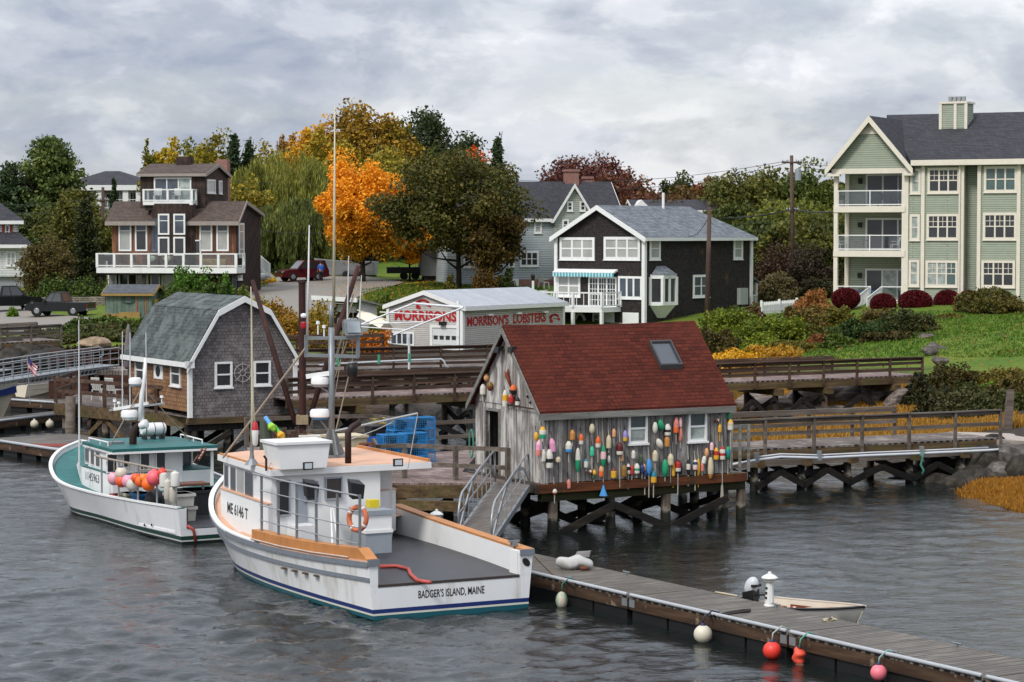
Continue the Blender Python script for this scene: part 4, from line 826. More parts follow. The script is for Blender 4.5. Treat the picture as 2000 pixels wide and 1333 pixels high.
def brown_furn():
    fr = BRH; zd = fr.front(330,522).z; P = lambda px,y: fr.M @ Vector((fr.front(px,505,y).x,y,zd))
    WK = paint('brown_wicker','#6f4a34',.8,.2,12)
    for px,lab in ((296,'brown wicker armchair with a patterned cushion left of the deck centre'),(326,'brown wicker armchair with a patterned cushion in front of the tall windows')):
        R = thing('wicker_armchair',lab,'armchair',P(px,-1.6),0,'wicker armchairs on the brown house deck'); m = MB(); m.box(-.4,.4,-.38,.3,.1,.42); m.build('seat',WK,R)
        m = MB(); m.box(-.45,.45,.3,.42,.1,.95); m.build('backrest',WK,R)
        for x in (-.45,.37): MB().box(x,x+.08,-.38,.3,.1,.65).build('armrest',WK,R)
        MB().ball((0,.18,.66),.26,10,8,(1.2,.4,1)).build('cushion',paint('patterned_cushion','#9fae98',.9,.35,9),R,True)
    for px,lab in ((405,'tan storage bench on the brown house deck beside the windows'),(428,'tan storage bench on the brown house deck near the right corner')):
        R = thing('storage_bench',lab,'bench',P(px,-1.4),0,'storage benches on the brown house deck'); MB().box(-.5,.5,-.3,.3,.0,.6).build('box',paint('tan_bench','#b09468',.7,.1),R); MB().box(-.52,.52,-.32,.32,.6,.68).build('lid',paint('tan_bench','#b09468',.7,.1),R)
    R = thing('barbecue_grill','covered dark grill at the left corner of the brown house deck','grill',P(215,-1.6)); MB().box(-.5,.5,-.3,.3,.5,.85).build('firebox',BLACK,R); MB().ball((0,0,.85),.45,12,8,(1.1,.65,.6)).build('lid',BLACK,R,True)
    for x in (-.42,.42):
        for y in (-.25,.25): MB().box(x-.03,x+.03,y-.03,y+.03,0,.5).build('leg',BLACK,R)
    zb = fr.front(330,394,-.4).z
    for px,lab in ((308,'white armchair on the tower balcony at the left'),(345,'white armchair on the tower balcony next to the open end')):
        p = fr.M @ Vector((fr.front(px,385,.3).x,.3,zb)); plastic_chair('patio_chair',lab,p,math.radians(-5),PLAST,'white chairs on the tower balcony',1.15)
    for px,lab in ((240,'dark deck chair near the left end of the brown house deck'),(262,'dark deck chair beside the first tall blind window')): plastic_chair('deck_chair',lab,P(px,-1.5),.6,DKMET,'dark chairs on the brown house deck')
brown_furn()
# ---------------- white gabled house ----------------
CLAP_W = coursed('pale_blue_grey_clapboard','#aab0b3','#a2a8ac','#666c70',8.,.2,XY,Z1,.016,.3,grain=.07,gscale=2,bump=.6)
CLAP_T = coursed('pale_green_grey_clapboard','#a4a89f','#9ca098','#62665f',8.,.18,XY,Z1,.016,.3,grain=.07,gscale=2,bump=.6)
WHH = Frame(at(1000,556,202),12)
def build_white():
    fr = WHH; f = fr.front; R = framed('white_house','pale clapboard house with a steep gable and brick chimneys behind the dark maples','house',fr)
    x0 = f(874,500).x; x1 = f(1212,430).x; ze = f(1040,426).z; zr = f(1040,357,4.5).z; D = 9.
    body(R,x0,x1,0,D,-1,ze,zr-.1,'x',CLAP_W); roof(R,x0,x1,0,D,ze,zr-.1,'x',RF_DK,.3,.3,.16,WHITE,.2)
    g0,g1 = f(1084,430,-.8).x,f(1158,430,-.8).x; za = f(1122,360,-1.2).z; zge = f(1084,424,-.8).z; gm = (g0+g1)/2
    m = MB(); m.slab([(g0,-.8,-1),(g1,-.8,-1),(g1,-.8,zge),(gm,-.8,za-.1),(g0,-.8,zge)],(0,4.8,0)); m.build('gable_wall',CLAP_T,R); roof(R,g0,g1,-.8,4.4,zge,za-.1,'y',RF_DK,.3,.2,.16,WHITE,.26,'gable_roof')
    for r_ in ((1107,394,1119,413),(1132,393,1144,413),(1098,429,1111,450)): window(R,fr,'front',-.8,r_,1,2,GL_DARK,.14)
    window(R,fr,'front',0,(1043,430,1058,456),1,2,GL_BLIND,.14); window(R,fr,'front',0,(1015,491,1052,521),3,[.5],GL_DARK,.15); window(R,fr,'front',0,(992,494,1005,523),1,2,GL_DARK,.14); window(R,fr,'front',0,(905,500,928,523),2,2,GL_DARK,.14)
    MB().box(f(985,540).x,f(1012,540).x,-.25,-.002,-.6,f(998,545).z).build('lattice_skirt',WHITE,R)
    MB().box(f(1012,540).x+.05,f(1085,540).x,-.08,-.002,-1,f(1040,546).z).build('brick_base',BRICK,R)
    for (a,b,t,y) in ((1103,1128,336,4.5),(1140,1155,350,5.5)):
        p,q = f(a,t,y),f(b,t,y); c = MB(); c.box(p.x,q.x,y-.5,y+.5,ze+1,p.z); c.box(p.x-.08,q.x+.08,y-.58,y+.58,p.z,p.z+.2); c.build('chimney',BRICK,R)
build_white()
CLAP_L = coursed('white_clapboard','#d2d2d0','#cbcbc9','#8c8c8c',8.,.2,XY,Z1,.016,.3,grain=.06,gscale=2,bump=.6)
def build_small_houses():
    fr = Frame(at(33,560,208),10); f = fr.front; R = framed('white_house','white clapboard house with red shutters cut by the left picture edge','house',fr)
    z2 = f(20,436).z; z1 = f(20,482).z; zb = f(20,540).z
    MB().box(-7,0,0,6,zb,z2).build('wall',CLAP_L,R); MB().box(-7,1.,-1.2,-.003,zb,z1).build('porch_wall',CLAP_L,R); MB().box(-6.6,.6,-.9,5,-1,zb-.003).build('lower_wall',paint('grey_garage_wall','#8d9093',.8,.08),R)
    m = MB(); m.slab([(-8,-.5,z2),(.6,-.5,z2),(-2,3,z2+2.),(-8,3,z2+2.)],(0,0,.2)); m.slab([(.6,-.5,z2),(.6,6.5,z2),(-2,3,z2+2.)],(0,0,.2)); m.slab([(-8,-1.8,z1),(1.5,-1.8,z1),(.2,-.01,z1+1.1),(-8,-.01,z1+1.1)],(0,0,.18)); m.build('roof',RF_DK,R)
    MB().box(-8,.65,-.56,-.5,z2-.1,z2+.2).build('trim',WHITE,R); MB().box(-8,1.55,-1.86,-1.8,z1-.12,z1+.18).build('trim',WHITE,R)
    window(R,fr,'front',0,(10,440,19,466),1,2,GL_DARK,.1); window(R,fr,'front',-1.2,(12,492,31,520),2,2,GL_BLIND,.12)
    for px in (7.5,21.5): p = f(px,453); MB().box(p.x-.16,p.x+.16,-.06,-.003,p.z-.58,p.z+.58).build('shutter',paint('brick_red_shutter','#8c3a2c',.7,.1),R)
    MB().box(1.05,2.6,.4,3,zb+.2,z1-.4).build('side_annex',CLAP_L,R); m = MB(); m.box(.95,2.8,.2,3.2,z1-.4,z1-.25); m.build('annex_roof',RF_DK,R)
    fr = Frame(at(185,470,252),-4); f = fr.front; R = framed('condominium','distant grey condominium with dark hipped roof and white columns behind the pines','apartment building',fr)
    x0,x1 = f(130,400).x,f(285,400).x; ze = f(200,368).z; zr = f(200,340,5).z
    MB().box(x0,x1,0,10,-6,ze).build('wall',CLAP_L,R); m = MB(); m.slab([(x0-.5,-1.5,ze),(x1+.5,-1.5,ze),(x1-4,5,zr),(x0+3,5,zr)],(0,0,.3)); m.slab([(x0-.5,-1.5,ze),(x0+3,5,zr),(x0-.5,11,ze)],(0,0,.3)); m.slab([(x1+.5,-1.5,ze),(x1+.5,11,ze),(x1-4,5,zr)],(0,0,.3)); m.build('roof',RF_DK,R)
    MB().box(x0-.5,x1+.5,-1.6,-1.5,ze-.25,ze+.3).build('trim',WHITE,R)
    for px in (194,246,272): p = f(px,400,-1.2); MB().box(p.x-.3,p.x+.3,-1.4,-.8,-6,ze-.01).build('column',WHITE,R)
    for r_ in ((205,376,236,400),(252,374,268,400),(150,385,165,410)): window(R,fr,'front',0,r_,2,1,GL_DARK,.2)
    for px0,px1 in ((195,246),(247,272)): a,b = f(px0,400,-1.2),f(px1,400,-1.2); rails(R,[(a.x,-1.3,f(220,409).z),(b.x,-1.3,f(220,409).z)],1.,WHITE,bal=.5,step=5)
    fr = Frame(at(1320,430,224),4); f = fr.front; R = framed('house','low house with a dark roof and a small white dormer behind the grey hipped roof','house',fr)
    a,b = f(1242,412).x,f(1412,412).x; z = f(1320,412).z; zt = f(1320,392,4).z; body(R,a,b,0,8,-5,z,zt-.1,'x',CLAP_L); roof(R,a,b,0,8,z,zt-.1,'x',RF_DK,.3,.4,.16,WHITE,.15)
    p = f(1252,402,1.); m = MB(); m.slab([(p.x-.9,.6,z),(p.x+.9,.6,z),(p.x+.9,.6,z+.2),(p.x,.6,z+1.05),(p.x-.9,.6,z+.2)],(0,2.5,0)); m.build('dormer',WHITE,R)
build_small_houses()
# ---------------- small sheds ----------------
def build_sheds():
    GS = coursed('faded_green_boards','#5f6f62','#53635a','#2a332d',4.,.28,Z1,XY,.014,.3,wear='#75776a',wscale=1.5,grain=.25,gscale=6,gst=(1,1,.1))
    fr = Frame(at(206,616,166),-3); f = fr.front; R = framed('garden_shed','faded green board shed with grey roof and raw timber trim','shed',fr)
    W = f(296,600).x; ze = f(250,574).z; D = 3.6; zr = f(310,557,1.6).z
    body(R,0,W,0,D,-.3,ze,zr-.08,'x',GS); roof(R,0,W,0,D,ze,zr-.08,'x',coursed('slate_grey_shingle','#56595d','#484b4f','#2c2e31',.3,.1,X1,Z1,.008,grain=.25,gscale=8),.2,.25,.1,paint('raw_pine','#8f733f',.8,.12),.14)
    m = MB(); m.box(-.1,W*.75,-.1,-.003,-.2,.1); m.box(W*.3,W*.75,-.1,-.003,.1,.22); m.build('skid',paint('raw_pine','#8f733f',.8,.12),R)
    window(R,fr,'front',0,(246,580,256,590),1,1,GL_DARK,.06,GS)
    for px in (243,259): p = f(px,585); MB().box(p.x-.13,p.x+.13,-.05,-.003,p.z-.24,p.z+.24).build('shutter',paint('dark_green_shutter','#37463c',.8,.1),R)
    for px in (267,285): p = f(px,595); MB().box(p.x-.05,p.x+.05,-.04,-.003,.05,ze-.1).build('door_board',paint('copper_brown_board','#8a5a3a',.8,.15),R)
    m = MB(); m.box(W+.02,W+.12,.8,2.4,.7,1.1); m.build('yellow_board',paint('yellow_board','#b9a24a',.8,.1),R)
    fr = Frame(at(702,640,160),30); fl = fr.front; R = framed('open_shed','open sided shed with a white fascia and peeling red end wall above the autumn bushes','shed',fr)
    dy = fr.side(621,590).y; w = fl(736,615).x; zf = fr.side(690,586).z; zb = fl(736,598).z
    RW = paint('peeling_white_wall','#aaa8a4',.8,.15,2,dirt='#8a4038',dlo=.56,dhi=.64)
    m = MB(); m.slab([(0,-.02,-.5),(w,-.02,-.5),(w,-.02,zb),(0,-.02,zf)],(0,.12,0)); m.build('end_wall',RW,R); m = MB(); m.slab([(w-.1,.1,-.5),(w-.1,dy,-.5),(w-.1,dy,zb),(w-.1,.1,zb)],(.1,0,0)); m.build('back_wall',SID_DV,R)
    m = MB(); m.slab([(-.3,-.3,zf+.02),(w+.2,-.3,zb+.02),(w+.2,dy+.3,zb+.02),(-.3,dy+.3,zf+.02)],(0,0,.12)); m.build('roof',paint('grey_roll_roof','#6e6c6a',.9,.15),R)
    MB().box(-.38,-.3,-.3,dy+.3,zf-.14,zf+.16).build('fascia',WHITE,R)
    for y in (dy*.33,dy*.66,dy-.1): MB().box(-.06,.08,y-.07,y+.07,-.6,zf+.01).build('post',PILEG,R)
    m = MB(); m.box(0,w-.12,.2,dy,-.1,.02); m.build('shelf',PILEG,R)
    for i,(z,lab) in enumerate(((.05,'pale upturned skiff stored lowest in the open shed'),(.95,'white dinghy hull stored on the upper rack of the open shed'))):
        r = thing('stored_boat',lab,'boat',fr.M @ Vector((.9,dy*.5,z)),fr.rz+math.pi/2,'boats stored in the open shed'); b = MB()
        secs = [(-1.8,.5,.5),(-.6,.6,.5),(.6,.55,.5),(1.5,.3,.45),(1.9,.02,.4)]; V = []
        for s,hw,h in secs: V += [(s,-hw,0),(s,-hw*.7,h),(s,hw*.7,h),(s,hw,0)]
        F = [(j*4+i_,j*4+i_+1,j*4+5+i_,j*4+4+i_) for j in range(4) for i_ in range(3)]+[(0,3,2,1)]; b.add(V,F); b.build('hull',paint('chalky_white','#b9b8b2',.7,.08),r)
        MB().beam((-1.8,0,.52),(1.5,0,.48),.05,.06).build('keel',PILEG,r)
    r = thing('overturned_dinghy','cream overturned dinghy leaning among orange leaves beside the open shed','boat',at(727,655,151),2.4); b = MB(); V = []
    for s,hw,h in ((-1.3,.6,.55),(-.3,.7,.62),(.6,.6,.6),(1.3,.25,.45),(1.5,.03,.3)): V += [(s,-hw,0),(s,-hw*.75,h*.7),(s,0,h),(s,hw*.75,h*.7),(s,hw,0)]
    b.add(V,[(j*5+i,j*5+i+1,j*5+6+i,j*5+5+i) for j in range(4) for i in range(4)]+[(0,4,3,2,1)]); h = b.build('hull',paint('cream_gelcoat','#cfc6b2',.5,.06),r,'auto'); h.rotation_euler = (.35,-.3,0); h.location = (0,0,.7)
    MB().beam((-1.2,-.2,1.0),(1.2,.2,1.6),.05,.05).build('keel',paint('cream_gelcoat','#cfc6b2',.5,.06),r)
    fr = Frame(at(823,545,206),8); f = fr.front; R = framed('tool_shed','plain grey shed in the shade between the orange maple and the white house','shed',fr); W = f(874,520).x; ze = f(850,496).z
    body(R,0,W,0,3,.25,ze,ze+.7,'y',paint('grey_plywood','#6c6d6c',.8,.08)); roof(R,0,W,0,3,ze,ze+.7,'y',RF_DK,.1,.15,.1); MB().box(.3,W-.3,.2,2.6,-.3,.24).build('skid',SID_DV,R)
build_sheds()
# ---------------- piers ----------------
ZV = Vector((0,0,1))
def pier(name,label,A,B,width,bents,rail_h=.85,near=True,far=True,bars=(1.,.66,.34),step=2.,deckmat=None,railmat=None,stringer=.32,pz=-2.2,braces=True,rows=2,far_to=1.,near_from=0.,cat='pier',pr=.15,far_from=0.,far_h=None):
    A,B = Vector(A),Vector(B); d = B-A; L_ = Vector((d.x,d.y)).length; rz = math.atan2(d.y,d.x); R = thing(name,label,cat,A,rz)
    dz = d.z; z = lambda x: dz*x/L_; rm = railmat or RAILW
    MB().hexa([(0,0,-.06),(L_,0,dz-.06),(L_,width,dz-.06),(0,width,-.06),(0,0,0),(L_,0,dz),(L_,width,dz),(0,width,0)]).build('deck',deckmat or DECKX,R)
    for y in (.06,width/2,width-.06): MB().beam((0,y,-.06-stringer/2-.002),(L_,y,dz-.06-stringer/2-.002),.12,stringer).build('stringer',MOSSB if y < .1 else PILE,R)
    for ok,y,s0,s1,h in ((near,-.05,near_from,1.,rail_h),(far,width+.05,far_from,far_to,far_h or rail_h)):
        if not ok: continue
        xa,xb = L_*s0,L_*s1; n = max(1,round((xb-xa)/step)); q = random.Random(int(L_*10+y*3))
        for k in range(n+1):
            x = xa+(xb-xa)*k/n; MB().box(x-.05,x+.05,y-.05,y+.05,z(x)-.3,z(x)+h-.03).build('post',rm,R)
        for i,f in enumerate(bars):
            m = MB()
            for k in range(n):
                x0,x1 = xa+(xb-xa)*k/n,xa+(xb-xa)*(k+1)/n; j = lambda: q.uniform(-.018,.018)
                if i == 0: m.beam((x0-.01,y,z(x0)+h*f+j()*.5),(x1+.01,y,z(x1)+h*f+j()*.5),.15,.05)
                else: yo = y+(.07 if y < 0 else -.07); m.beam((x0,yo,z(x0)+h*f+j()),(x1,yo,z(x1)+h*f+j()),.04,.135)
            if i == 0: m.beam((xa,y+(.07 if y < 0 else -.07),z(xa)+h-.10),(xb,y+(.07 if y < 0 else -.07),z(xb)+h-.10),.04,.13)
            m.build('rail',rm,R)
    zb = -.07-stringer
    for k,x in enumerate(bents):
        x *= L_; MB().box(x-.14,x+.14,-.35,width+.35,z(x)+zb-.3,z(x)+zb-.003).build('cap_beam',MOSSB,R)
        for r_ in range(rows): y = .15+(width-.3)*r_/max(1,rows-1); pile(R,x,y,pz-A.z,z(x)+zb-.3,pr,PILEG if (k+r_) % 2 == 0 else PILE)
        if braces:
            MB().beam((x+.16,0,.2-A.z),(x+.16,width,z(x)+zb-.45),.08,.22).build('brace',BRACE,R); MB().beam((x-.16,width,.2-A.z),(x-.16,0,z(x)+zb-.45),.08,.22).build('brace',BRACE,R)
            if k+1 < len(bents):
                x2 = bents[k+1]*L_; MB().beam((x,-.05,.15-A.z),((x+x2)/2,-.05,z(x)+zb-.5),.09,.22).build('brace',BRACE,R); MB().beam((x2,-.05,.15-A.z),((x+x2)/2,-.05,z(x)+zb-.5),.09,.22).build('brace',BRACE,R)
    return R
DECKP = coursed('pinkish_deck_boards','#7c6a64','#675751','#1c1614',4.,.14,(0,1,0),X1,.010,.4,wear='#a3938c',grain=.25,gscale=9,gst=(1,.1,1))
P1 = pier('long_pier','long brown railed pier running behind the red roofed shed to the lawn bank',at(560,780,95.5),at(1800,732.5,111.2),2.6,(.10,.26,.40,.52,.66,.745,.83,.95),.85,step=1.95,deckmat=DECKP,far_to=.90)
P2 = pier('wharf','weathered railed wharf in front of the lobster shop with a white pipe along its side',on(480,728,2.0),on(1040,713,2.0),6.0,(.1,.3,.5,.7,.9),1.1,step=2.6,bars=(1.,.72,.46,.2),far=True,far_to=.62,far_h=1.5)
P3 = pier('pier','grey pier joining the red roofed shed to the rocky point on the right',at(1395,881,80.4),at(1952,856,85.6),2.75,(.14,.30,.46,.68,.86),1.03,step=2.02,bars=(1.,.5),deckmat=DECKW,railmat=RAILG,stringer=.26,far_to=.78)
def pier3_extras():
    L_ = 10.5; m = MB()
    MB().beam((0,-.06,-.52),(L_,-.06,-.46),.16,.22).build('stringer',RAILG,P3)
    T_ = lambda px,py,y: (lambda p: P3I @ p)(at(px,py,y))
    r = thing('hose_pipe','long white water pipe slung along the side of the grey pier','pipe',at(1430,908,79.8)); o = r.location
    pts = [at(px,py,Y)-o for px,py,Y in ((1430,908,79.8),(1478,899,80.3),(1525,893,80.6),(1600,895,81.3),(1700,890,82.3),(1800,886,83.2),(1930,880,84.4),(2040,874,85.4))]
    MB().tube(pts,.05,8).build('pipe',paint('white_pvc','#b9bcbf',.4,.05),r,True); MB().tube([p+Vector((0,.02,.10)) for p in pts[1:-1]],.03,6).build('upper_pipe',paint('white_pvc','#b9bcbf',.4,.05),r,True)
    for p in (pts[1],pts[3],pts[5]): MB().box(p.x-.08,p.x+.08,p.y-.07,p.y+.07,p.z-.08,p.z+.25).build('bracket',GALV,r)
    r = thing('rope','green rope hanging from the white pipe under the grey pier','rope',at(1801,905,83.0)); MB().tube([(0,0,.4),(.02,0,.2),(-.05,0,-.05),(.06,0,-.25),(0,0,-.4)],.04,6).build('strand',paint('green_rope','#3f7a68',.8,.2),r,True)
    a,b = at(1428,889,79.2),at(1462,881,79.6); r = thing('fence','short pale grey fence section at the right end of the shed','fence',a); d = b-a; d.z = 0
    for f in (0,.5,1.): p = d*f; MB().box(p.x-.05,p.x+.05,p.y-.05,p.y+.05,-.6,1.0).build('post',GREYTRIM,r)
    for h in (.95,.55,.2): MB().beam((0,0,h),d+ZV*h,.05,.12).build('rail',GREYTRIM,r)
    r = thing('mooring_post','tall lone grey timber post standing in the golden grass by the pier end','post',spot(1970,95,-.3)); z1 = at(1976,760,95).z-r.location.z; MB().hexa([(-.16,-.14,0),(.16,-.14,0),(.16,.14,0),(-.16,.14,0),(-.02,-.13,z1),(.25,-.13,z1),(.25,.13,z1-.06),(-.02,.13,z1-.06)]).build('shaft',RAILG,r)
    m = MB(); a,b = at(1948,859,85.5),at(2080,866,86.5); m.slab([a+ZV*-.0,b,b+Vector((-1.2,4,.02)),a+Vector((-1.2,3.2,.02))],(0,0,-.4)); tag(m.build('landing_path',paint('pale_concrete','#9a8f84',.9,.1)),kind='structure')
pier3_extras()
P5 = pier('old_pier','old grey railed pier over dark rocks at the left picture edge',at(-60,674,126),at(119,664,129),3.2,(.15,.55,.9),.85,step=1.6,bars=(1.,.6,.3),railmat=RAILG,deckmat=DECKW)
# ---------------- working platform left of the shed ----------------
def platform():
    z = 1.42; fr = SHED; g = lambda px,Y: Vector(((px-1000)/FPX*Y,Y,z))
    n0 = on(728,944,z); n1 = fr.M @ Vector((-.29,1.05,0)); n1.z = z; n2 = fr.M @ Vector((-.29,SY+.4,0)); n2.z = z
    P = [n0,n1,n2,g(940,81.6),g(842,80.6),g(728,83.8),g(480,82.5),g(500,75.5),g(640,73.5)]
    R = thing('work_platform','weathered timber work platform between the shed and the lobster boat','dock',n0,fr.rz); I = Matrix.Translation(n0) @ Matrix.Rotation(fr.rz,4,'Z'); I = I.inverted(); L_ = [I @ p for p in P]
    MB().slab([(p.x,p.y,-.06) for p in L_],(0,0,.06)).build('deck',DECKP,R)
    for i in (0,7,8):
        a,b = L_[i],L_[(i+1) % len(L_)]; MB().beam((a.x,a.y,-.26),(b.x,b.y,-.26),.3,.38).build('edge_beam',MOSSB,R)
    a,b = L_[0],L_[1]; MB().beam((a.x+.1,a.y-.05,-.62),(b.x-1.8,b.y-.05,-.62),.3,.28).build('edge_beam',MOSSB,R)
    for (x,y) in ((.3,.1),(2.6,.1),(.3,3.5),(2.8,3.8),(-1.5,3.2),(-3.5,4.),(-5.2,6),(.5,7),(-2.5,8),(3.6,6.5),(-5.0,10)): pile(R,x,y,-z-2,-.3,.17,PILEG if y < .2 else PILE)
    for (a,b) in (((.3,.1),(2.6,.1)),((.3,3.5),(2.8,3.8))): MB().beam((*a,-z),(*b,-.7),.1,.22).build('brace',BRACE,R); MB().beam((*b,-z),(*a,-.7),.1,.22).build('brace',BRACE,R)
    def rl(pts,h,bars,step=1.9):
        rails(R,[I @ Vector(p) for p in pts],h,RAILG,bars=bars,pw=.13,rw=.06,rh=.13,step=step)
    rl([on(737,936,z),on(790,934,z),n1+Vector((-.35,.02,0))],1.0,(1.,.45)); rl([on(737,936,z),on(730,922,z)],1.0,(1.,.45))
    rl([P[3],P[4],P[5],P[6]],1.0,(1.,.5),2.2)
    p = I @ on(741,945,z); pile(R,p.x,p.y-.3,-z-2,.35,.17,grained('brown_pile','#3a241a','#5a3a28','#7a5a44','z',1.5))
    return R,I
PLAT,PLI = platform()
GBLUE = [paint('bright_blue_trap_wire','#2a7cb4',.5,.1),paint('deep_blue_trap_wire','#1f5f92',.5,.1)]
def lobster_trap():
    t = thing('lobster_trap','x','lobster trap',(0,0,0),0,'blue lobster traps stacked on the platform'); Lx,Ly,Lz = .74,.56,.36; m = MB(); w = .0075
    def grid(o,u,v,nu,nv):
        o,u,v = Vector(o),Vector(u),Vector(v)
        for i in range(nu+1): m.beam(o+u*(i/nu),o+u*(i/nu)+v,w,w)
        for j in range(nv+1): m.beam(o+v*(j/nv),o+v*(j/nv)+u,w,w)
    x,y = Lx/2,Ly/2
    grid((-x,-y,0),(Lx,0,0),(0,0,Lz),10,5); grid((-x,y,0),(Lx,0,0),(0,0,Lz),10,5); grid((-x,-y,0),(0,Ly,0),(0,0,Lz),8,5); grid((x,-y,0),(0,Ly,0),(0,0,Lz),8,5)
    grid((-x,-y,Lz),(Lx,0,0),(0,Ly,0),10,8); grid((-x,-y,0),(Lx,0,0),(0,Ly,0),10,8)
    m.build('wire_cage',GBLUE,t); f = MB()
    for a in (-x,x):
        for b in (-y,y): f.box(a-.014,a+.014,b-.014,b+.014,0,Lz)
        for zz in (0,Lz): f.beam((a,-y,zz),(a,y,zz),.028,.028)
    for b in (-y,y):
        for zz in (0,Lz): f.beam((-x,b,zz),(x,b,zz),.028,.028)
    f.build('edge_frame',GBLUE[0],t); n = MB(); n.lathe([(.2,-.1),(.09,.16)],8,(0,0,Lz/2),(1,0,0)); n.box(-.05,.1,-.06,.06,.02,.09); n.build('netting',paint('dark_netting','#14303f',.9,.3,20),t)
    return t
def traps():
    t0 = lobster_trap(); z = 1.42; first = True; kids = list(t0.children)
    L1 = ['topmost','second from the top','third from the top','second from the bottom','bottom']
    for col,(px,Y,n,nm) in enumerate(((764,74.9,3,'the left front stack'),(806,75.5,3,'the right front stack'),(782,76.6,4,'the rear left stack'),(822,77.2,4,'the rear right stack'))):
        for k in range(n):
            lv = ['bottom one','second one up','third one up','fourth one up','topmost one'][k] if k < n-1 else 'topmost one'
            if first: r,first = t0,False
            else:
                r = t0.copy(); COL.objects.link(r)
                for c in kids: c2 = c.copy(); COL.objects.link(c2); c2.parent = r
            p = Vector(((px-1000)/FPX*Y,Y,z+.003+k*.37)); r.location = p+Vector((rnd.uniform(-.02,.02),rnd.uniform(-.02,.02),0)); r.rotation_euler = (0,0,SHED.rz+.08*rnd.uniform(-1,1)); r['label'] = 'blue wire lobster trap, %s in %s on the platform' % (lv,nm)
traps()
def barrel(name,label,px,Y,z,col,h=.85,r=.29,top=None,group=None):
    R = thing(name,label,'barrel',Vector(((px-1000)/FPX*Y,Y,z)),0,group); m = MB(); m.lathe([(r*.94,0),(r,.03),(r*.97,.1),(r,h*.33),(r*.96,h*.36),(r,h*.4),(r,h*.66),(r*.96,h*.69),(r,h*.73),(r*.98,h*.97),(r,h),(r*.9,h),(r*.88,h-.06)],18); m.build('drum',paint('drum_'+col[1:],col,.5,.12,4),R,'auto')
    if top: b = MB(); q = random.Random(3); [b.ball((q.uniform(-.18,.18),q.uniform(-.18,.18),h-.02+q.uniform(0,.07)),.1,6,5,(1.3,1,.6)) for _ in range(14)]; b.build('seaweed',paint('brown_weed','#5a3520',.9,.3,10),R)
    return R
def platform_things():
    z = 1.423; barrel('barrel','bright blue barrel heaped with brown seaweed beside the blue traps',716,73.8,z,'#0f56b8',top=True); barrel('barrel','bright blue barrel half hidden behind the seaweed barrel',734,76.8,z,'#1150a0'); barrel('barrel','dark teal barrel between the bait tub and the blue barrels',697,75.5,z,'#24424a')
    c = lambda px,Y: Vector(((px-1000)/FPX*Y,Y,z))
    R = thing('bait_tub','cream plastic bait tub behind the mast of the orange decked boat','tub',c(672,74.6),SHED.rz); CT = paint('cream_tub','#b9ab8c',.6,.12); MB().hexa([(-.5,-.45,0),(.5,-.45,0),(.5,.45,0),(-.5,.45,0),(-.56,-.5,1.05),(.56,-.5,1.05),(.56,.5,1.05),(-.56,.5,1.05)]).build('tub',CT,R); MB().box(-.6,.6,-.54,.54,1.05,1.12).build('rim',CT,R)
    R = thing('plank_table','long pale topped bench with rope coils left of the cream tub','bench',c(628,75.5),.1); MB().box(-.75,.75,-.4,.4,.92,1.02).build('tabletop',paint('pale_top','#b4afa4',.7,.08),R)
    for x in (-.65,.65):
        for y in (-.3,.3): MB().box(x-.05,x+.05,y-.05,y+.05,0,.92).build('leg',RAILG,R)
    for i,(px,lab) in enumerate(((617,'dark coil of rope hung on the left of the pale bench'),(640,'dark coil of rope hung on the right of the pale bench'))):
        r = thing('rope_coil',lab,'rope',c(px,74.9)+ZV*.62,0,'rope coils on the pale bench'); MB().torus((0,0,0),.2,.06,(0,1,.15),16,6).build('coil',paint('dark_rope','#3a3230',.9,.3,12),r,True)
    R = thing('fish_crate','black plastic fish crate on a white box behind the blue barrels','crate',c(744,78.4)+ZV*.55,SHED.rz); BK = paint('black_plastic','#191a1d',.5,.1); m = MB(); m.box(-.45,.45,-.3,.3,0,.05)
    for s in (-1,1): m.box(-.45,.45,s*.3-.03,s*.3+.03,.05,.55); m.box(s*.45-.03,s*.45+.03,-.27,.27,.05,.55)
    m.build('box',BK,R); m = MB(); m.box(-.5,.5,-.36,.36,.5,.56); m.build('rim',BK,R)
    R = thing('storage_box','white box carrying the black fish crate','box',c(744,78.4),SHED.rz); MB().box(-.5,.5,-.35,.35,0,.48).build('box',PLAST,R); MB().box(-.53,.53,-.38,.38,.48,.545).build('lid',PLAST,R)
    R = thing('rope_heap','tangled heap of yellow rope on the black fish crate','rope',c(744,78.4)+ZV*1.10,0); m = MB(); q = random.Random(2)
    for k in range(9): m.torus((q.uniform(-.3,.3),q.uniform(-.15,.15),.03+.02*k),q.uniform(.1,.22),.018,(q.uniform(-.4,.4),q.uniform(-.4,.4),1),12,5)
    m.build('strands',paint('yellow_rope','#9a8a4a',.8,.2),R)
    R = thing('pallet_fence','row of upright timber offcuts behind the white deck box of the orange boat','fence',c(556,75.6),.2); 
    for k in range(10): MB().box(-.6+k*.13,-.49+k*.13,-.05,.03,0,1.15+.1*math.sin(k*2.1)).build('board',RAILW,R)
    MB().box(-.7,.8,.03,.09,.95,1.06).build('rail',paint('raw_pine','#8f733f',.8,.12),R)
    for i,(px,c0,c1,lab) in enumerate(((528,'#5c9ad0','#8fbf3a','blue and green painted oar leaning behind the red and white buoy'),(546,'#4fae3a','#d39a2a','green painted oar with a yellow float leaning by the mossy pile'))):
        a,b = at(px-10,815+i*18,74.4),at(px+8,842+i*16,74.2); R = thing('painted_oar',lab,'oar',a,0,'painted oars on the platform'); d = b-a; MB().tube([(0,0,0),d*.5],.07,8).build('grip',paint('oar_'+c0[1:],c0,.6,.1),R); MB().tube([d*.5,d*.75,d],[.09,.14,.05],8).build('blade',paint('oar_'+c1[1:],c1,.6,.1),R)
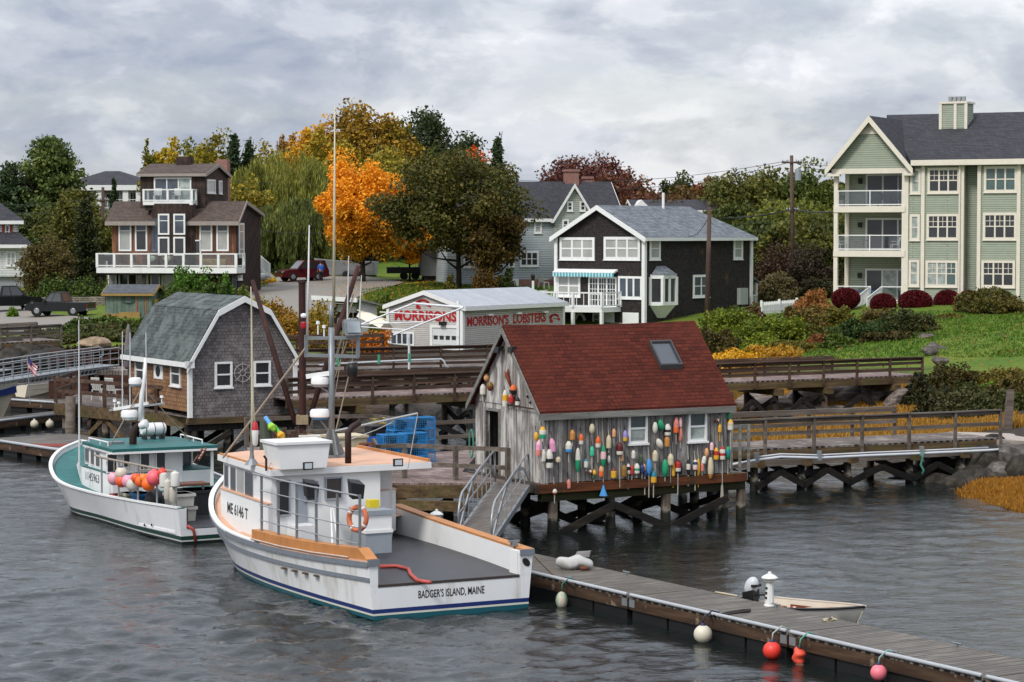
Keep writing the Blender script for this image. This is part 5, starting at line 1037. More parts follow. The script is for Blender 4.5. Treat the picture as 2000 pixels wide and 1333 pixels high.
    R = thing('mooring_pile','mossy green grey pile standing beside the red and white buoy stick of the boat','post',Vector(((517-1000)/FPX*74.5,74.5,-2))); MB().tube([(0,0,0),(.02,0,5.0)],[.22,.2],12).build('shaft',grained('green_grey_pile','#2c3328','#4a5142','#666a58','z',1.5),R,True)
    R = thing('fender_buoy','flattened orange red buoy lying by the mossy pile','buoy',c(532,74.3)+ZV*.42); MB().ball((0,0,0),.26,12,8,(1.1,1,.75)).build('body',paint('faded_red_buoy','#c24a30',.5,.1),R,True); MB().lathe([(.05,0),(.04,.1)],8,(.2,0,.12),(1,0,.4)).build('neck',paint('faded_red_buoy','#c24a30',.5,.1),R)
    R = thing('rope_coil','green rope coil hanging on the far corner of the shed beside its dark doorway','rope',SHED.M @ Vector((-.16,SY+.02,.85))); MB().torus((0,0,0),.45,.05,(1,.3,0),20,6).build('coil',paint('green_rope','#2f8a62',.8,.2),R).scale = (.5,.22,.95)
    b = c(590,76.5); R = thing('derrick','rust red derrick column with two slanting booms on the platform','derrick',b); Y = 76.5; q = lambda px,py,dY=0: at(px,py,Y+dY)-b
    m = MB(); zt = q(590,553).z; m.tube([(0,0,.9),(0,0,zt)],.115,14); m.lathe([(.14,0),(.14,.06)],14,(0,0,zt)); m.build('column',RUSTY,R,'auto'); m = MB(); m.tube([(0,0,0),(0,0,.95)],.17,14); m.box(-.35,.35,-.35,.35,0,.08); m.box(-.2,.2,-.2,.2,1.3,1.6); m.build('base',paint('cream_rusty_base','#8a7a60',.7,.2,3,dirt='#6a3a20',dlo=.5,dhi=.6),R,'auto')
    for (x0,y0,d0),(x1,y1,d1),nm in (((493,548,1.5),(577,828,-.1),'boom'),((700,520,1.0),(600,830,-.1),'boom')):
        a_,b_ = q(x0,y0,d0) if nm else None,q(x1,y1,d1); MB().tube([a_,a_.lerp(b_,.5),b_],[.075,.095,.09],10).build(nm,RUSTY,R,True)
    a_,b_ = q(700,560,1),q(604,800); w = MB(); w.tube([q(652,720,.5),q(690,575,.9)],.018,5); w.tube([q(648,720,.5),q(697,562,.9)],.018,5); w.build('tackle_line',paint('pale_rope','#a89c86',.8,.1),R)
platform_things()
# ---------------- gangway ramp ----------------
def ramp():
    bl,br,tl,tr = on(893,1042,.62),on(957,1062,.62),on(968,941,1.47),on(1034,946,1.47); R = thing('ramp','metal railed boarding ramp sloping from the shed door down to the float','ramp',(bl+br)/2)
    o = R.location; bl,br,tl,tr = bl-o,br-o,tl-o,tr-o; m = MB(); n = 34
    for k in range(n):
        f0,f1 = k/n,(k+.9)/n; m.slab([bl.lerp(tl,f0),br.lerp(tr,f0),br.lerp(tr,f1),bl.lerp(tl,f1)],(0,0,-.05))
    m.build('tread_boards',grained('grey_tread','#5a524c','#7b736c','#98908a','x',2),R)
    for a,b in ((bl,tl),(br,tr)):
        MB().beam(a+ZV*-.08,b+ZV*-.08,.07,.17).build('side_beam',GALV,R); L_ = b-a; P = lambda s,h: a+L_*s+ZV*h
        t = MB(); t.tube([P(.04,.05),P(.03,.55),P(.07,.85),P(.12,.97),P(.5,1.0),P(.93,1.0),P(.97,.93),P(.985,.5),P(.985,.02)],.032,8); t.build('handrail',STEEL,R,True)
        t = MB(); t.tube([P(.06,.5),P(.985,.5)],.018,6); t.build('mid_rail',STEEL,R)
        for k in range(1,8): s = .04+.94*k/8; MB().tube([P(s,0),P(s,1.0)],.02,6).build('baluster',STEEL,R)
        arc = [P(.01,-.1),P(.15,.33),P(.3,.72),P(.40,.90),P(.50,.985),P(.60,1.0),P(.72,.93),P(.86,.66),P(.98,.2)]; t = MB()
        for i in range(len(arc)-1): t.beam(arc[i],arc[i+1],.04,.085)
        t.build('arched_brace',STEEL,R)
ramp()
# ---------------- long float at the lower right ----------------
E0 = Vector((.54,57.7,.55)); FDEG = math.degrees(math.atan2(-.849,.528)); FLO = Frame(E0,FDEG)
FDECK = coursed('float_deck_boards','#625a50','#4c463d','#100d0b',4.,.145,(0,1,0),X1,.019,.4,wear='#7d776c',wlo=.52,whi=.7,wscale=2.2,wstretch=(3,.35,1),grain=.4,gscale=9,gst=(1,.08,1),rough=.55)
FASC = grained('rust_stained_fascia','#2a1f17','#4c3726','#6e5540','x',1.2,.7,.35,stain='#a09078',slo=.58,shi=.68)
WPIPE = paint('white_pipe','#9fa2a5',.45,.06,3,dirt='#8d8f90')
def floats():
    t0s = [-7.7,-1.8,4.1,10.0,15.9]; nm = ['behind the orange decked boat','under the white sack','beside the skiff','right of the red buoys','cut by the lower right corner']
    for i,t0 in enumerate(t0s):
        p = FLO.M @ Vector((t0,0,0)); R = thing('dock_float','grey planked dock section with white edge pipe, '+nm[i],'dock',p,FLO.rz,'sections of the long dock'); L_ = 5.86; w = 2.05
        MB().box(.02,L_,0,w,-.05,0).build('deck',FDECK,R); MB().box(.03,L_-.01,.0,.06,-.30,-.052).build('fascia',FASC,R); MB().box(.03,L_-.01,w-.06,w,-.30,-.052).build('fascia',FASC,R)
        for x in (.03,L_-.09): MB().box(x,x+.06,.062,w-.062,-.30,-.052).build('end_board',FASC,R)
        MB().tube([(.06,.0,.045),(.12,.0,.045),(L_-.1,.0,.045),(L_-.05,0,.045)],.042,10).build('edge_pipe',WPIPE,R,True)
        for x in (.0,L_-.26): MB().box(x+.03,x+.24,-.012,-.001,-.24,-.06).build('hinge_plate',GALV,R)
        for k in range(4): MB().box(.08+k*1.44,1.44+k*1.44,.05,w-.05,-1.0,-.305).build('flotation_tub',paint('black_tub','#121212',.6,.2),R)
        for y in (.18,w-.18):
            m = MB(); x = 3.1; m.box(x-.03,x+.03,y-.03,y+.03,.002,.06); m.tube([(x-.14,y,.08),(x+.14,y,.08)],.02,6); m.build('cleat',GALV,R)
floats()
def float_things():
    on_f = lambda px,py,z=.552: on(px,py,z)
    R = thing('sack','bulging white sack lying on the dock section near the boat stern','sack',on_f(1122,1112)); r = np.random.RandomState(4); m = MB(); m.ball((0,0,.15),.43,22,14,(1,.55,.40)); 
    m.v = [(x+.05*math.sin(9*y+3*x)+.02*math.sin(23*x),y+.04*math.sin(11*x),max(0,z+.035*math.sin(13*x+5*y)+.02*math.sin(29*y))) for x,y,z in m.v]; m.build('bag',paint('white_sackcloth','#a9a8a4',.7,.06,3),R,True)
    m = MB(); m.hexa([(.0,.05,.33),(.36,.0,.30),(.40,.12,.34),(.05,.2,.36),(.05,.1,.40),(.4,.05,.44),(.43,.14,.45),(.08,.2,.42)]); m.build('grey_flap',paint('grey_cloth','#6d6a68',.8,.2),R); MB().ball((.24,-.2,.05),.09,8,6,(1.4,1,.7)).build('brown_bundle',paint('brown_bundle','#5a3524',.9,.2),R,True)
    def pedestal(label,p,s=1.):
        R = thing('dock_pedestal',label,'dock pedestal',p,FLO.rz,'white dock pedestals'); m = MB(); m.lathe([(.155,0),(.155,.03),(.13,.05),(.095,.62),(.12,.64),(.16,.68),(.16,.71)],8); m.build('tower',PLAST,R,'auto'); m = MB(); m.lathe([(.135,.71),(.135,.745)],8); m.build('lamp_band',paint('dull_lens','#6f6a50',.4,.1),R); m = MB(); m.lathe([(.225,.745),(.23,.77),(.15,.83),(.05,.875),(.05,.91),(.02,.93)],8); m.build('cap',PLAST,R,'auto')
        for z in (.2,.33,.46): MB().box(-.03,.03,-.165+.09*z,-.08,z,z+.06).build('socket',DKMET,R)
        R.scale = (s,s,s); return R
    pedestal('white lighthouse shaped pedestal on the dock beside the skiff',on_f(1503,1184),.84); pedestal('white lighthouse shaped pedestal on the float behind the orange gunwale',on_f(853,1050),.84)
    def rope(label,pts,r,mat,group='ropes on the dock',z=.57): P = [on(x,y,z) for x,y in pts]; o = P[0].copy(); R = thing('rope',label,'rope',o,0,group); MB().tube([p-o+ZV*.01*math.sin(i*2) for i,p in enumerate(P)],r,6).build('strand',mat,R,True)
    RP = paint('pale_rope','#a89c86',.8,.1); RD = paint('dark_wet_rope','#2a2420',.8,.3,10)
    rope('dark rope loop lying on the dock above the white ball fender',[(1385,1204),(1390,1197),(1400,1200),(1392,1204),(1412,1200),(1450,1192),(1465,1191),(1462,1195),(1440,1197),(1404,1203)],.03,RD)
    rope('pale rope coil on the dock edge near the skiff bow',[(1610,1213),(1622,1207),(1630,1210),(1618,1214),(1608,1212),(1626,1206),(1634,1211)],.025,RP); rope('thin brown mooring line from the orange decked boat to the dock',[(1044,1086),(1070,1112),(1092,1132),(1100,1137)],.018,paint('brown_line','#6a5a4a',.8,.1)); rope('dark brown rope tangle on the dock in front of the sack',[(1096,1135),(1112,1132),(1125,1138),(1142,1140),(1118,1141),(1105,1136),(1135,1137)],.025,RD); rope('pale rope end on the dock behind the outboard motor',[(1397,1157),(1412,1160),(1424,1161),(1440,1164)],.025,RP)
    def hang(name,label,px,py,r,mat,sq=(1,1,1),rope_c='#2c2c3c',neck=True,top=None):
        p = FLO.front(px,py,-r*1.05-.02); R = thing(name,label,'buoy',FLO.M @ p,FLO.rz,'buoys hung along the dock'); m = MB(); m.ball((0,0,0),r,20,14,sq); m.build('body',mat,R,True)
        if neck: MB().lathe([(r*.34,r*.90*sq[2]),(r*.26,r*1.12*sq[2]),(r*.2,r*1.2*sq[2])],10).build('neck',top or paint('navy_neck','#22244a',.5,.1),R)
        zt = .62-p.z-FLO.loc.z; MB().tube([(0,0,r*1.1*sq[2]),(0,.02,.55-p.z-FLO.loc.z if False else -p.z-.02),(0,r+.05,-p.z+.11),(.02,r+.22,-p.z+.04)],.018,6).build('line',paint('rope_'+rope_c[1:],rope_c,.8,.2),R,True); return R
    hang('fender_buoy','white ball buoy with green streaks hung on the dock',1373,1239,.205,paint('white_ball_buoy','#c2bca8',.5,.06,2,dirt='#7aa08c',dlo=.57,dhi=.68)); hang('fender_buoy','round red orange ball buoy hung beside the dock joint',1508,1271,.195,paint('red_ball_buoy','#d4382c',.45,.08),rope_c='#a0a59c'); hang('fender_buoy','round pink ball buoy hung on the dock, the last toward the lower corner',1716,1314,.165,paint('pink_ball_buoy','#d9707c',.45,.06),rope_c='#7a9a94')
    hang('net_float','small green and white float in netting hung near the boat stern',1097,1173,.17,paint('netted_float','#b7ab9a',.7,.1,4,dirt='#3f8f72',dlo=.46,dhi=.56),(.85,.85,1.25),'#3a6a5a',False)
    R = hang('fender_buoy','half deflated crumpled red orange buoy hung next to the round red one',1562,1282,.17,paint('orange_deflated','#cf4a34',.5,.12),(.75,.8,1.15),'#4f8f7a',True,BLACK); b = [c for c in R.children if c.name.startswith('body')][0]
    for v in b.data.vertices: x,y,z = v.co; v.co = (x+(.25*max(0,z)-.05)*.6+.03*math.sin(z*30),y,z*(1-.1*math.sin(x*18)))
    MB().ball((.02,-.02,-.18),.09,8,6,(1.2,1,.6)).build('weed_growth',paint('brown_growth','#6a4030',.9,.3,14),R)
float_things()
# ---------------- skiff ----------------
def skiff():
    s0 = on(1476,1180,.36); s1 = on(1690,1193,.50); d = s1-s0; rz = math.atan2(d.y,d.x); L_ = math.hypot(d.x,d.y); R = thing('skiff','small open white skiff with wooden seats tied behind the dock','skiff',(s0.x,s0.y,0),rz); n = 12; V = []; F = []
    hw = lambda t: .70*(1-t**3.2)+.02; zs = lambda t: .42+.16*t*t
    for i in range(n+1):
        t = i/n; x = L_*t; w = hw(t); z = zs(t); xb = x-.28*t*t
        V += [(x,-w,z),(xb,-w*.8,.02+.1*t*t),(xb,0,-.1+.16*t**3),(xb,w*.8,.02+.1*t*t),(x,w,z)]
    for i in range(n): F += [(i*5+j,i*5+j+1,i*5+6+j,i*5+5+j) for j in range(4)]
    F.append((4,3,2,1,0)); m = MB(); m.add(V,F); HW = paint('skiff_grey_white','#a8a6a0',.5,.08); m.build('hull',HW,R,'auto')
    IN = paint('skiff_cream_inside','#b3a796',.6,.08); V = []; 
    for i in range(n+1): t = i/n; x = L_*t; w = max(.005,hw(t)-.05); z = zs(t); V += [(x-.02*t,-w,z+.004),(x-.3*t*t,-w*.76,.12+.1*t*t),(x-.3*t*t,w*.76,.12+.1*t*t),(x-.02*t,w,z+.004)]
    m = MB(); m.add(V,[(i*4+j,i*4+4+j,i*4+5+j,i*4+j+1) for i in range(n) for j in range(3)]); m.build('inner_hull',IN,R,'auto')
    for s in (-1,1): MB().tube([(L_*i/n,s*hw(i/n),zs(i/n)+.012) for i in range(n+1)],.03,6).build('gunwale',IN if s > 0 else BLACK,R,True)
    WD = paint('varnished_wood','#6a3a20',.5,.15)
    for t in (.12,.45,.72): w = hw(t)-.09; MB().box(L_*t-.13,L_*t+.13,-w,w,.25,.285).build('seat',IN if t > .2 else WD,R)
    for t0,t1 in ((.2,.40),(.5,.68)): MB().box(L_*t0,L_*t1,hw(.5)-.07,hw(.5)-.052,.14,.34).build('side_board',WD,R)
    MB().box(-.04,.03,-.5,.5,.0,.40).build('transom',IN,R)
    o = thing('outboard_motor','grey outboard motor tilted up on the skiff stern','outboard motor',(R.matrix_basis @ Vector((-.10,0,.40))),rz); MG = paint('grey_cowl','#b4b7b9',.35,.06); c = MB(); c.ball((0,0,0),.16,16,12,(1.05,.85,1.5)); h = c.build('cowl',MG,o,True); h.location = (-.02,0,.36); h.rotation_euler = (0,.45,0); k = MB(); k.hexa([(-.16,-.13,.04),(.13,-.13,.08),(.13,.13,.08),(-.16,.13,.04),(-.19,-.145,.22),(.10,-.145,.30),(.10,.145,.30),(-.19,.145,.22)]); k.build('cowl_base',BLACK,o); k = MB(); k.box(.06,.16,-.145,.145,.36,.42); k.build('vent_band',BLACK,o)
    m = MB(); m.box(-.09,.09,-.08,.08,-.1,.12); m.beam((-.12,0,.1),(-.5,0,-.18),.10,.14); m.build('leg',BLACK,o); m = MB(); m.beam((-.48,0,-.16),(-.66,0,-.20),.06,.22); m.build('lower_unit',BLACK,o); MB().beam((0,0,.15),(.38,.05,.2),.04,.04).build('tiller',BLACK,o); m = MB(); m.box(.02,.12,-.1,.1,-.15,.1); m.build('clamp_bracket',BLACK,o)
    for t,y,lab in ((.34,.1,'red fuel can inside the skiff near its stern'),(.70,-.05,'round red buoy inside the skiff toward its bow')):
        b = thing('fuel_can' if t < .5 else 'buoy',lab,'fuel can' if t < .5 else 'buoy',R.matrix_basis @ Vector((L_*t,y,.13)),rz); RD = paint('red_can','#c23a2c',.5,.08)
        if t < .5: MB().box(-.16,.16,-.11,.11,0,.2).build('tank',RD,b); MB().lathe([(.04,.2),(.04,.25)],8).build('cap',PLAST,b); MB().beam((-.1,0,.24),(-.02,0,.26),.02,.02).build('handle',RD,b)
        else: MB().ball((0,0,.16),.16,14,10).build('body',RD,b,True); MB().lathe([(.05,.31),(.04,.36)],8).build('neck',RD,b)
    m = MB(); m.tube([(L_-.05,0,.5),(L_-.12,-.12,.25),(L_-.05,-.1,.02)],.012,5); m.build('bow_line',paint('pale_rope','#a89c86',.8,.1),R)
skiff()
# ---------------- gambrel deck, left floats, gangway ----------------
def left_docks():
    z = 1.5; g = lambda px,Y: Vector(((px-1000)/FPX*Y,Y,z)); P = [g(368,96.3),g(107,103.2),g(150,108.5),g(252,104.5),g(300,103)]; o = P[0]; R = thing('house_deck','brown railed deck in front of the cedar shingled side of the gambrel shack','deck',o); L_ = [p-o for p in P]
    MB().slab([(p.x,p.y,-.06) for p in L_],(0,0,.06)).build('deck_boards',DECKX,R); a,b = L_[0],L_[1]; MB().beam((a.x,a.y,-.3),(b.x,b.y,-.3),.2,.46).build('edge_beam',MOSSB,R); a,b = L_[1],L_[2]; MB().beam((a.x,a.y,-.3),(b.x,b.y,-.3),.2,.46).build('edge_beam',MOSSB,R)
    rails(R,[L_[0]+Vector((-.3,.3,0)),L_[1],L_[2]],1.02,RAILW,bars=(1.,.5),pw=.14,rw=.06,rh=.15,step=2.05)
    for f,y,m in ((.02,.4,PILEG),(.30,.3,MOSSB),(.62,.3,PILEG),(.93,.3,PILEG),(.35,3.2,PILE),(.8,3.2,PILE)): p = L_[0].lerp(L_[1],f); pile(R,p.x,p.y+y,-3.5,-.4,.17,m)
    for f0,f1 in ((.62,.45),(.62,.78),(.93,.78)): p,q = L_[0].lerp(L_[1],f0),L_[0].lerp(L_[1],f1); MB().beam((p.x,p.y+.1,-.5),(q.x,q.y+.1,-1.5),.12,.2).build('brace',MOSSB,R)
    r = thing('mooring_pile','tall grey brown mooring pile in front of the shack deck','post',on(137,858,.0)-ZV*2); zt = at(137,775,r.location.y).z+2; MB().tube([(0,0,0),(.03,0,zt)],[.24,.22],12).build('shaft',RAILG,r,True)
    for px,Y,lab in ((195,104.5,'white adirondack chair on the shack deck by the railing'),(222,104.2,'white adirondack chair on the shack deck next to the folded umbrella')): plastic_chair('deck_chair',lab,g(px,Y),2.6,paint('chalky_white','#b9b8b2',.7,.08),'white chairs on the shack deck',1.1)
    r = thing('folded_umbrella','folded grey patio umbrella standing beside the shack eaves','umbrella',g(250,104.9)); m = MB(); m.lathe([(.02,3.4),(.1,3.1),(.2,2.2),(.24,1.5),(.12,1.35)][::-1],10); m.build('canopy',paint('grey_umbrella_cloth','#6a6265',.9,.15),r,True); MB().tube([(0,0,0),(0,0,3.55)],.03,8).build('pole',RAILW,r)
    def flo(label,A,B,w,pipe=True):
        A,B = Vector(A),Vector(B); d = B-A; L = math.hypot(d.x,d.y); R = thing('dock_float',label,'dock',A,math.atan2(d.y,d.x),'floats at the left dock'); MB().box(0,L,0,w,-.05,0).build('deck',FDECK,R); MB().box(0,L,.0,.06,-.3,-.052).build('fascia',FASC,R); MB().box(L-.06,L,.06,w,-.3,-.052).build('fascia',FASC,R)
        for k in range(int(L/1.6)): MB().box(.3+k*1.6,1.5+k*1.6,.1,w-.1,-.8,-.31).build('flotation_tub',paint('black_tub','#121212',.6,.2),R)
        if pipe: MB().tube([(.05,0,.05),(L*.3,0,.05),(L-.05,0,.05)],.06,8).build('edge_pipe',WPIPE,R,True)
        return R
    F2 = flo('wide grey float with a red mat in front of the shack deck',on(-40,858,.5),on(172,890,.5),4.2)
    r = thing('mat','faded red mat on the wide float beside the green decked boat','mat',on(110,870,.506)); MB().box(-1.2,1.2,-.55,.55,0,.012).build('pad',paint('faded_red_mat','#7a2f22',.9,.15),r)
    flo('narrow float with three round fenders behind the wide one',on(-40,829,.5),on(178,803,.5),1.6); flo('far float below the aluminium gangway',on(10,782,.5),on(118,789,.5),1.8)
    for px,py,lab,c in ((70,827,'white round fender on the narrow float, leftmost of three','#b8b09c'),(100,825,'white round fender on the narrow float, middle of three','#b8b09c'),(181,822,'reddish white fender on the narrow float under the deck','#b39484')):
        r = thing('fender_buoy',lab,'buoy',on(px,818,.5)+Vector((0,-.35,-.22)),0,'fenders on the narrow float'); MB().ball((0,0,0),.19,14,10).build('body',paint('fender_'+c[1:],c,.6,.08),r,True); MB().lathe([(.05,.17),(.04,.24)],8).build('neck',PLAST,r)
    a,b = at(-10,748,105),at(232,713,112); R = thing('gangway','long aluminium truss gangway rising toward the shack','gangway',a); d = b-a; sd = Vector((-d.y,d.x,0)).normalized()*1.2; MB().slab([Vector((0,0,0)),d,d+sd,sd],(0,0,-.08)).build('deck',GALV,R)
    for o_ in (Vector((0,0,0)),sd):
        m = MB()
        for h,r_ in ((0.,.04),(.3,.02),(.58,.02),(.82,.03)): m.tube([o_+ZV*h,o_+d*.5+ZV*(h+.04),o_+d+ZV*h],r_,6)
        m.tube([o_+d+ZV*.82,o_+d*1.03+ZV*.7,o_+d*1.03+ZV*.4,o_+d+ZV*.3],.03,6); m.build('handrail',STEEL,R); n = 14
        for k in range(n+1): p = o_+d*(k/n); MB().tube([p+ZV*-.02,p+ZV*.82],.02,6).build('post',STEEL,R)
        m = MB()
        for k in range(30): m.beam(o_+d*(k/30)+ZV*(-.25),o_+d*((k+.7)/30)+ZV*.0,.02,.03)
        m.beam(o_+ZV*-.25,o_+d+ZV*-.25,.05,.06)
        m.build('truss_web',STEEL,R)
    a,b = at(98,716,117),at(252,712,117); R = thing('bulkhead','red brown timber bulkhead with a rail behind the gangway','wall',a); d = b-a; RB = grained('red_brown_timber','#2c1812','#4a2a1e','#6a4230','x',1.5)
    MB().beam(ZV*-.9,d+ZV*-.9,.15,1.4).build('planks',RB,R); MB().beam(ZV*.75,d+ZV*.75,.16,.1).build('rail',RB,R); MB().beam(ZV*.3,d+ZV*.3,.05,.14).build('rail',RB,R)
    for k in range(5): p = d*(k/4); MB().box(p.x-.07,p.x+.07,p.y-.07,p.y+.07,-1.5,.72).build('post',RB,R)
    R = thing('landing','dark timber landing under the upper end of the gangway','dock',at(228,722,111)); MB().box(-1.6,1.8,-.3,3.,-.25,-.02).build('deck',DECKW,R)
    for x in (-1.2,1.4):
        for y in (0,2.6): pile(R,x,y,-4.5,-.25,.15)
    p = at(58,712,106); R = thing('flag','small striped flag with a blue corner on a staff above the gangway','flag',p-ZV*.6); MB().tube([(0,0,-1.2),(-.1,0,1.0)],.02,6).build('staff',STEEL,R); m = MB()
    for i in range(9):
        for j in range(6):
            P = lambda u,v: (-.1+u*.42+.03*math.sin(v*9),.03*math.sin(u*9+v*4),.95-u*.42-v*.52+.02*math.sin(u*7)); u0,u1,v0,v1 = j/6,(j+1)/6,i/9,(i+1)/9; m.slot(2 if i < 4 and j < 3 else i % 2 and 0 or 1 if not i % 2 else 0); m.quad(P(u0,v0),P(u1,v0),P(u1,v1),P(u0,v1))
    m.build('cloth',[PLAST,paint('flag_red','#a83248',.8,.1),paint('flag_navy','#28305e',.8,.1)],R)
left_docks()
# ---------------- rocks ----------------
def rocks():
    def m_rock(name,a,b,c,st=(1,1,1)):
        t = NT(name); n = t.noise(2.2,st,7,.7,.4); col = t.ramp(n,[(.3,lin(a)),(.5,lin(b)),(.7,lin(c))]); return t.done(col,.9,0,.3,t.bump(n,.8,.08))
    RK = m_rock('dark_wet_rock','#15130f','#2c2822','#4c463d'); RP_ = m_rock('pale_grey_rock','#2e2a27','#4f4944','#77706a'); LEDGE = m_rock('layered_ledge_rock','#2d2825','#6a5f58','#98897d',(.5,.5,3.5))
    def rock(label,p,sx,sy,sz,mat,seed,group,name='rock',cat='rock'):
        r = np.random.RandomState(seed); m = MB(); m.ball((0,0,0),1.,14,9); k = r.randn(6,3)*1.6; ph = r.rand(6)*6
        pl = r.randn(9,3); pl /= np.linalg.norm(pl,axis=1)[:,None]; dd = .62+.25*r.rand(9); V = []
        for v in m.v:
            v = np.array(v); f = 1+.10*sum(math.sin(float(v@k[i])*1.7+ph[i]) for i in range(6))/2; v = v*f
            for n_,d_ in zip(pl,dd):
                e = v@n_-d_
                if e > 0: v = v-n_*e*.9
            V.append((v[0]*sx,v[1]*sy,v[2]*sz))
        m.v = V; o = m.build(name,mat); o.location = p; o.rotation_euler = (0,0,r.rand()*6.28 if sx < 2 else r.rand()*.5); tag(o,label,cat,group); me = o.data; me.polygons.foreach_set('use_smooth',[True]*len(me.polygons)); me.set_sharp_from_angle(angle=math.radians(32)); return o
    wh = ['dark angular boulder %s' % s for s in ('below the pier landing slab, largest','at the right picture edge under the white pipe','left of the largest landing boulder','half sunk at the edge of the marsh grass','pale topped, touching the white pipe bracket','in the shadow under the pier end','small, wedged between the landing boulders','flat, beside the golden marsh grass','under the pier beside the last pile','round, low by the waterline under the pier','lowest at the waterline left of the marsh grass','behind the last pier brace','squat, above the marsh grass at the picture edge','dark and tall behind the marsh grass','broken, at the foot of the landing slab')]
    for i,(px,py,Y,s,mt) in enumerate([(1930,905,85,.95,RK),(1985,900,84.5,.9,RP_),(1895,912,85.3,.6,RP_),(1880,948,83.5,.7,RK),(1960,884,85.4,.55,RP_),(1830,920,86.5,.8,RK),(1908,930,84.2,.5,RK),(1965,925,83.7,.7,RP_),(1790,935,86.5,.8,RK),(1760,955,85.5,.7,RK),(1860,972,82,.45,RK),(1840,948,84.5,.7,RK),(2010,925,83,.9,RK),(1935,938,83.6,.6,RK),(1945,868,86.3,.5,RK)]):
        rock(wh[i],at(px,py,Y),s*1.15,s,s*.75,mt,i+1,'boulders under the pier landing')
    lw = ['long layered grey ledge under the upper pier, the biggest','sloping grey ledge left of the biggest one','pale flat ledge between the pier bents','dark low ledge at the edge of the golden grass','broken ledge slab below the upper pier post','dark shadowed ledge under the end of the upper pier','tawny ledge at the left, next to the red roof','small pale slab in front of the biggest ledge']
    for i,(px,py,Y,sx,sy,sz) in enumerate([(1600,785,112.5,2.6,1.3,.95),(1515,800,111.5,2.0,1.2,.7),(1660,775,113,2.2,1.4,.9),(1575,812,109.5,2.2,1.0,.5),(1708,780,112.5,1.6,1.2,.8),(1765,790,110.5,1.8,1.2,.9),(1478,790,112,1.2,1.0,.6),(1632,812,109.5,1.4,.8,.5)]): rock(lw[i],at(px,py,Y),sx,sy,sz,LEDGE,i+30,'rock ledges under the upper pier','ledge_rock')
    lk = ['pale grey boulder on the lawn above the upper pier end, the widest','white topped small stone on the lawn','blue grey stone beside the white topped one','grey boulder behind the pale leafy shrub','dark stump like rock on the lawn edge','flat pale stone in the flower bank','small grey stone among the yellow green bushes']
    for i,(px,py,Y,s) in enumerate([(1815,686,128,.45),(1842,684,130,.3),(1826,678,131,.4),(1808,664,136,.55),(1836,706,117,.35),(1600,690,135,.3),(1478,672,137,.35)]): rock(lk[i],at(px,py,Y),s*1.3,s,s*.7,RP_,i+50,'stones on the lawn bank')
    dk = ['dark rock under the old pier, %s' % s for s in ('at the picture edge','below its left post','lowest in the row','under its middle bay','pale edged, beside the leaning brace','beside its last pile','right of the leaning brace','highest, against the bank','touching the flag','near the bulkhead corner')]
    for i,(px,py,Y,s) in enumerate([(5,690,128,.8),(30,684,129,.9),(18,704,124,.8),(52,692,127,.8),(66,684,130,.7),(78,700,125,.7),(92,688,128,.7),(45,676,131,.7),(60,706,123,.6),(105,700,125,.8)]): rock(dk[i],at(px,py,Y),s*1.2,s,s*.8,RK,i+70,'rocks under the old pier')
    rock('tan tarp covered boat shape on the left bank above the bulkhead',at(187,673,130),1.15,.9,.5,m_rock('tan_tarp','#5a4a3a','#84705a','#a08c74'),91,None,'covered_boat','boat')
rocks()
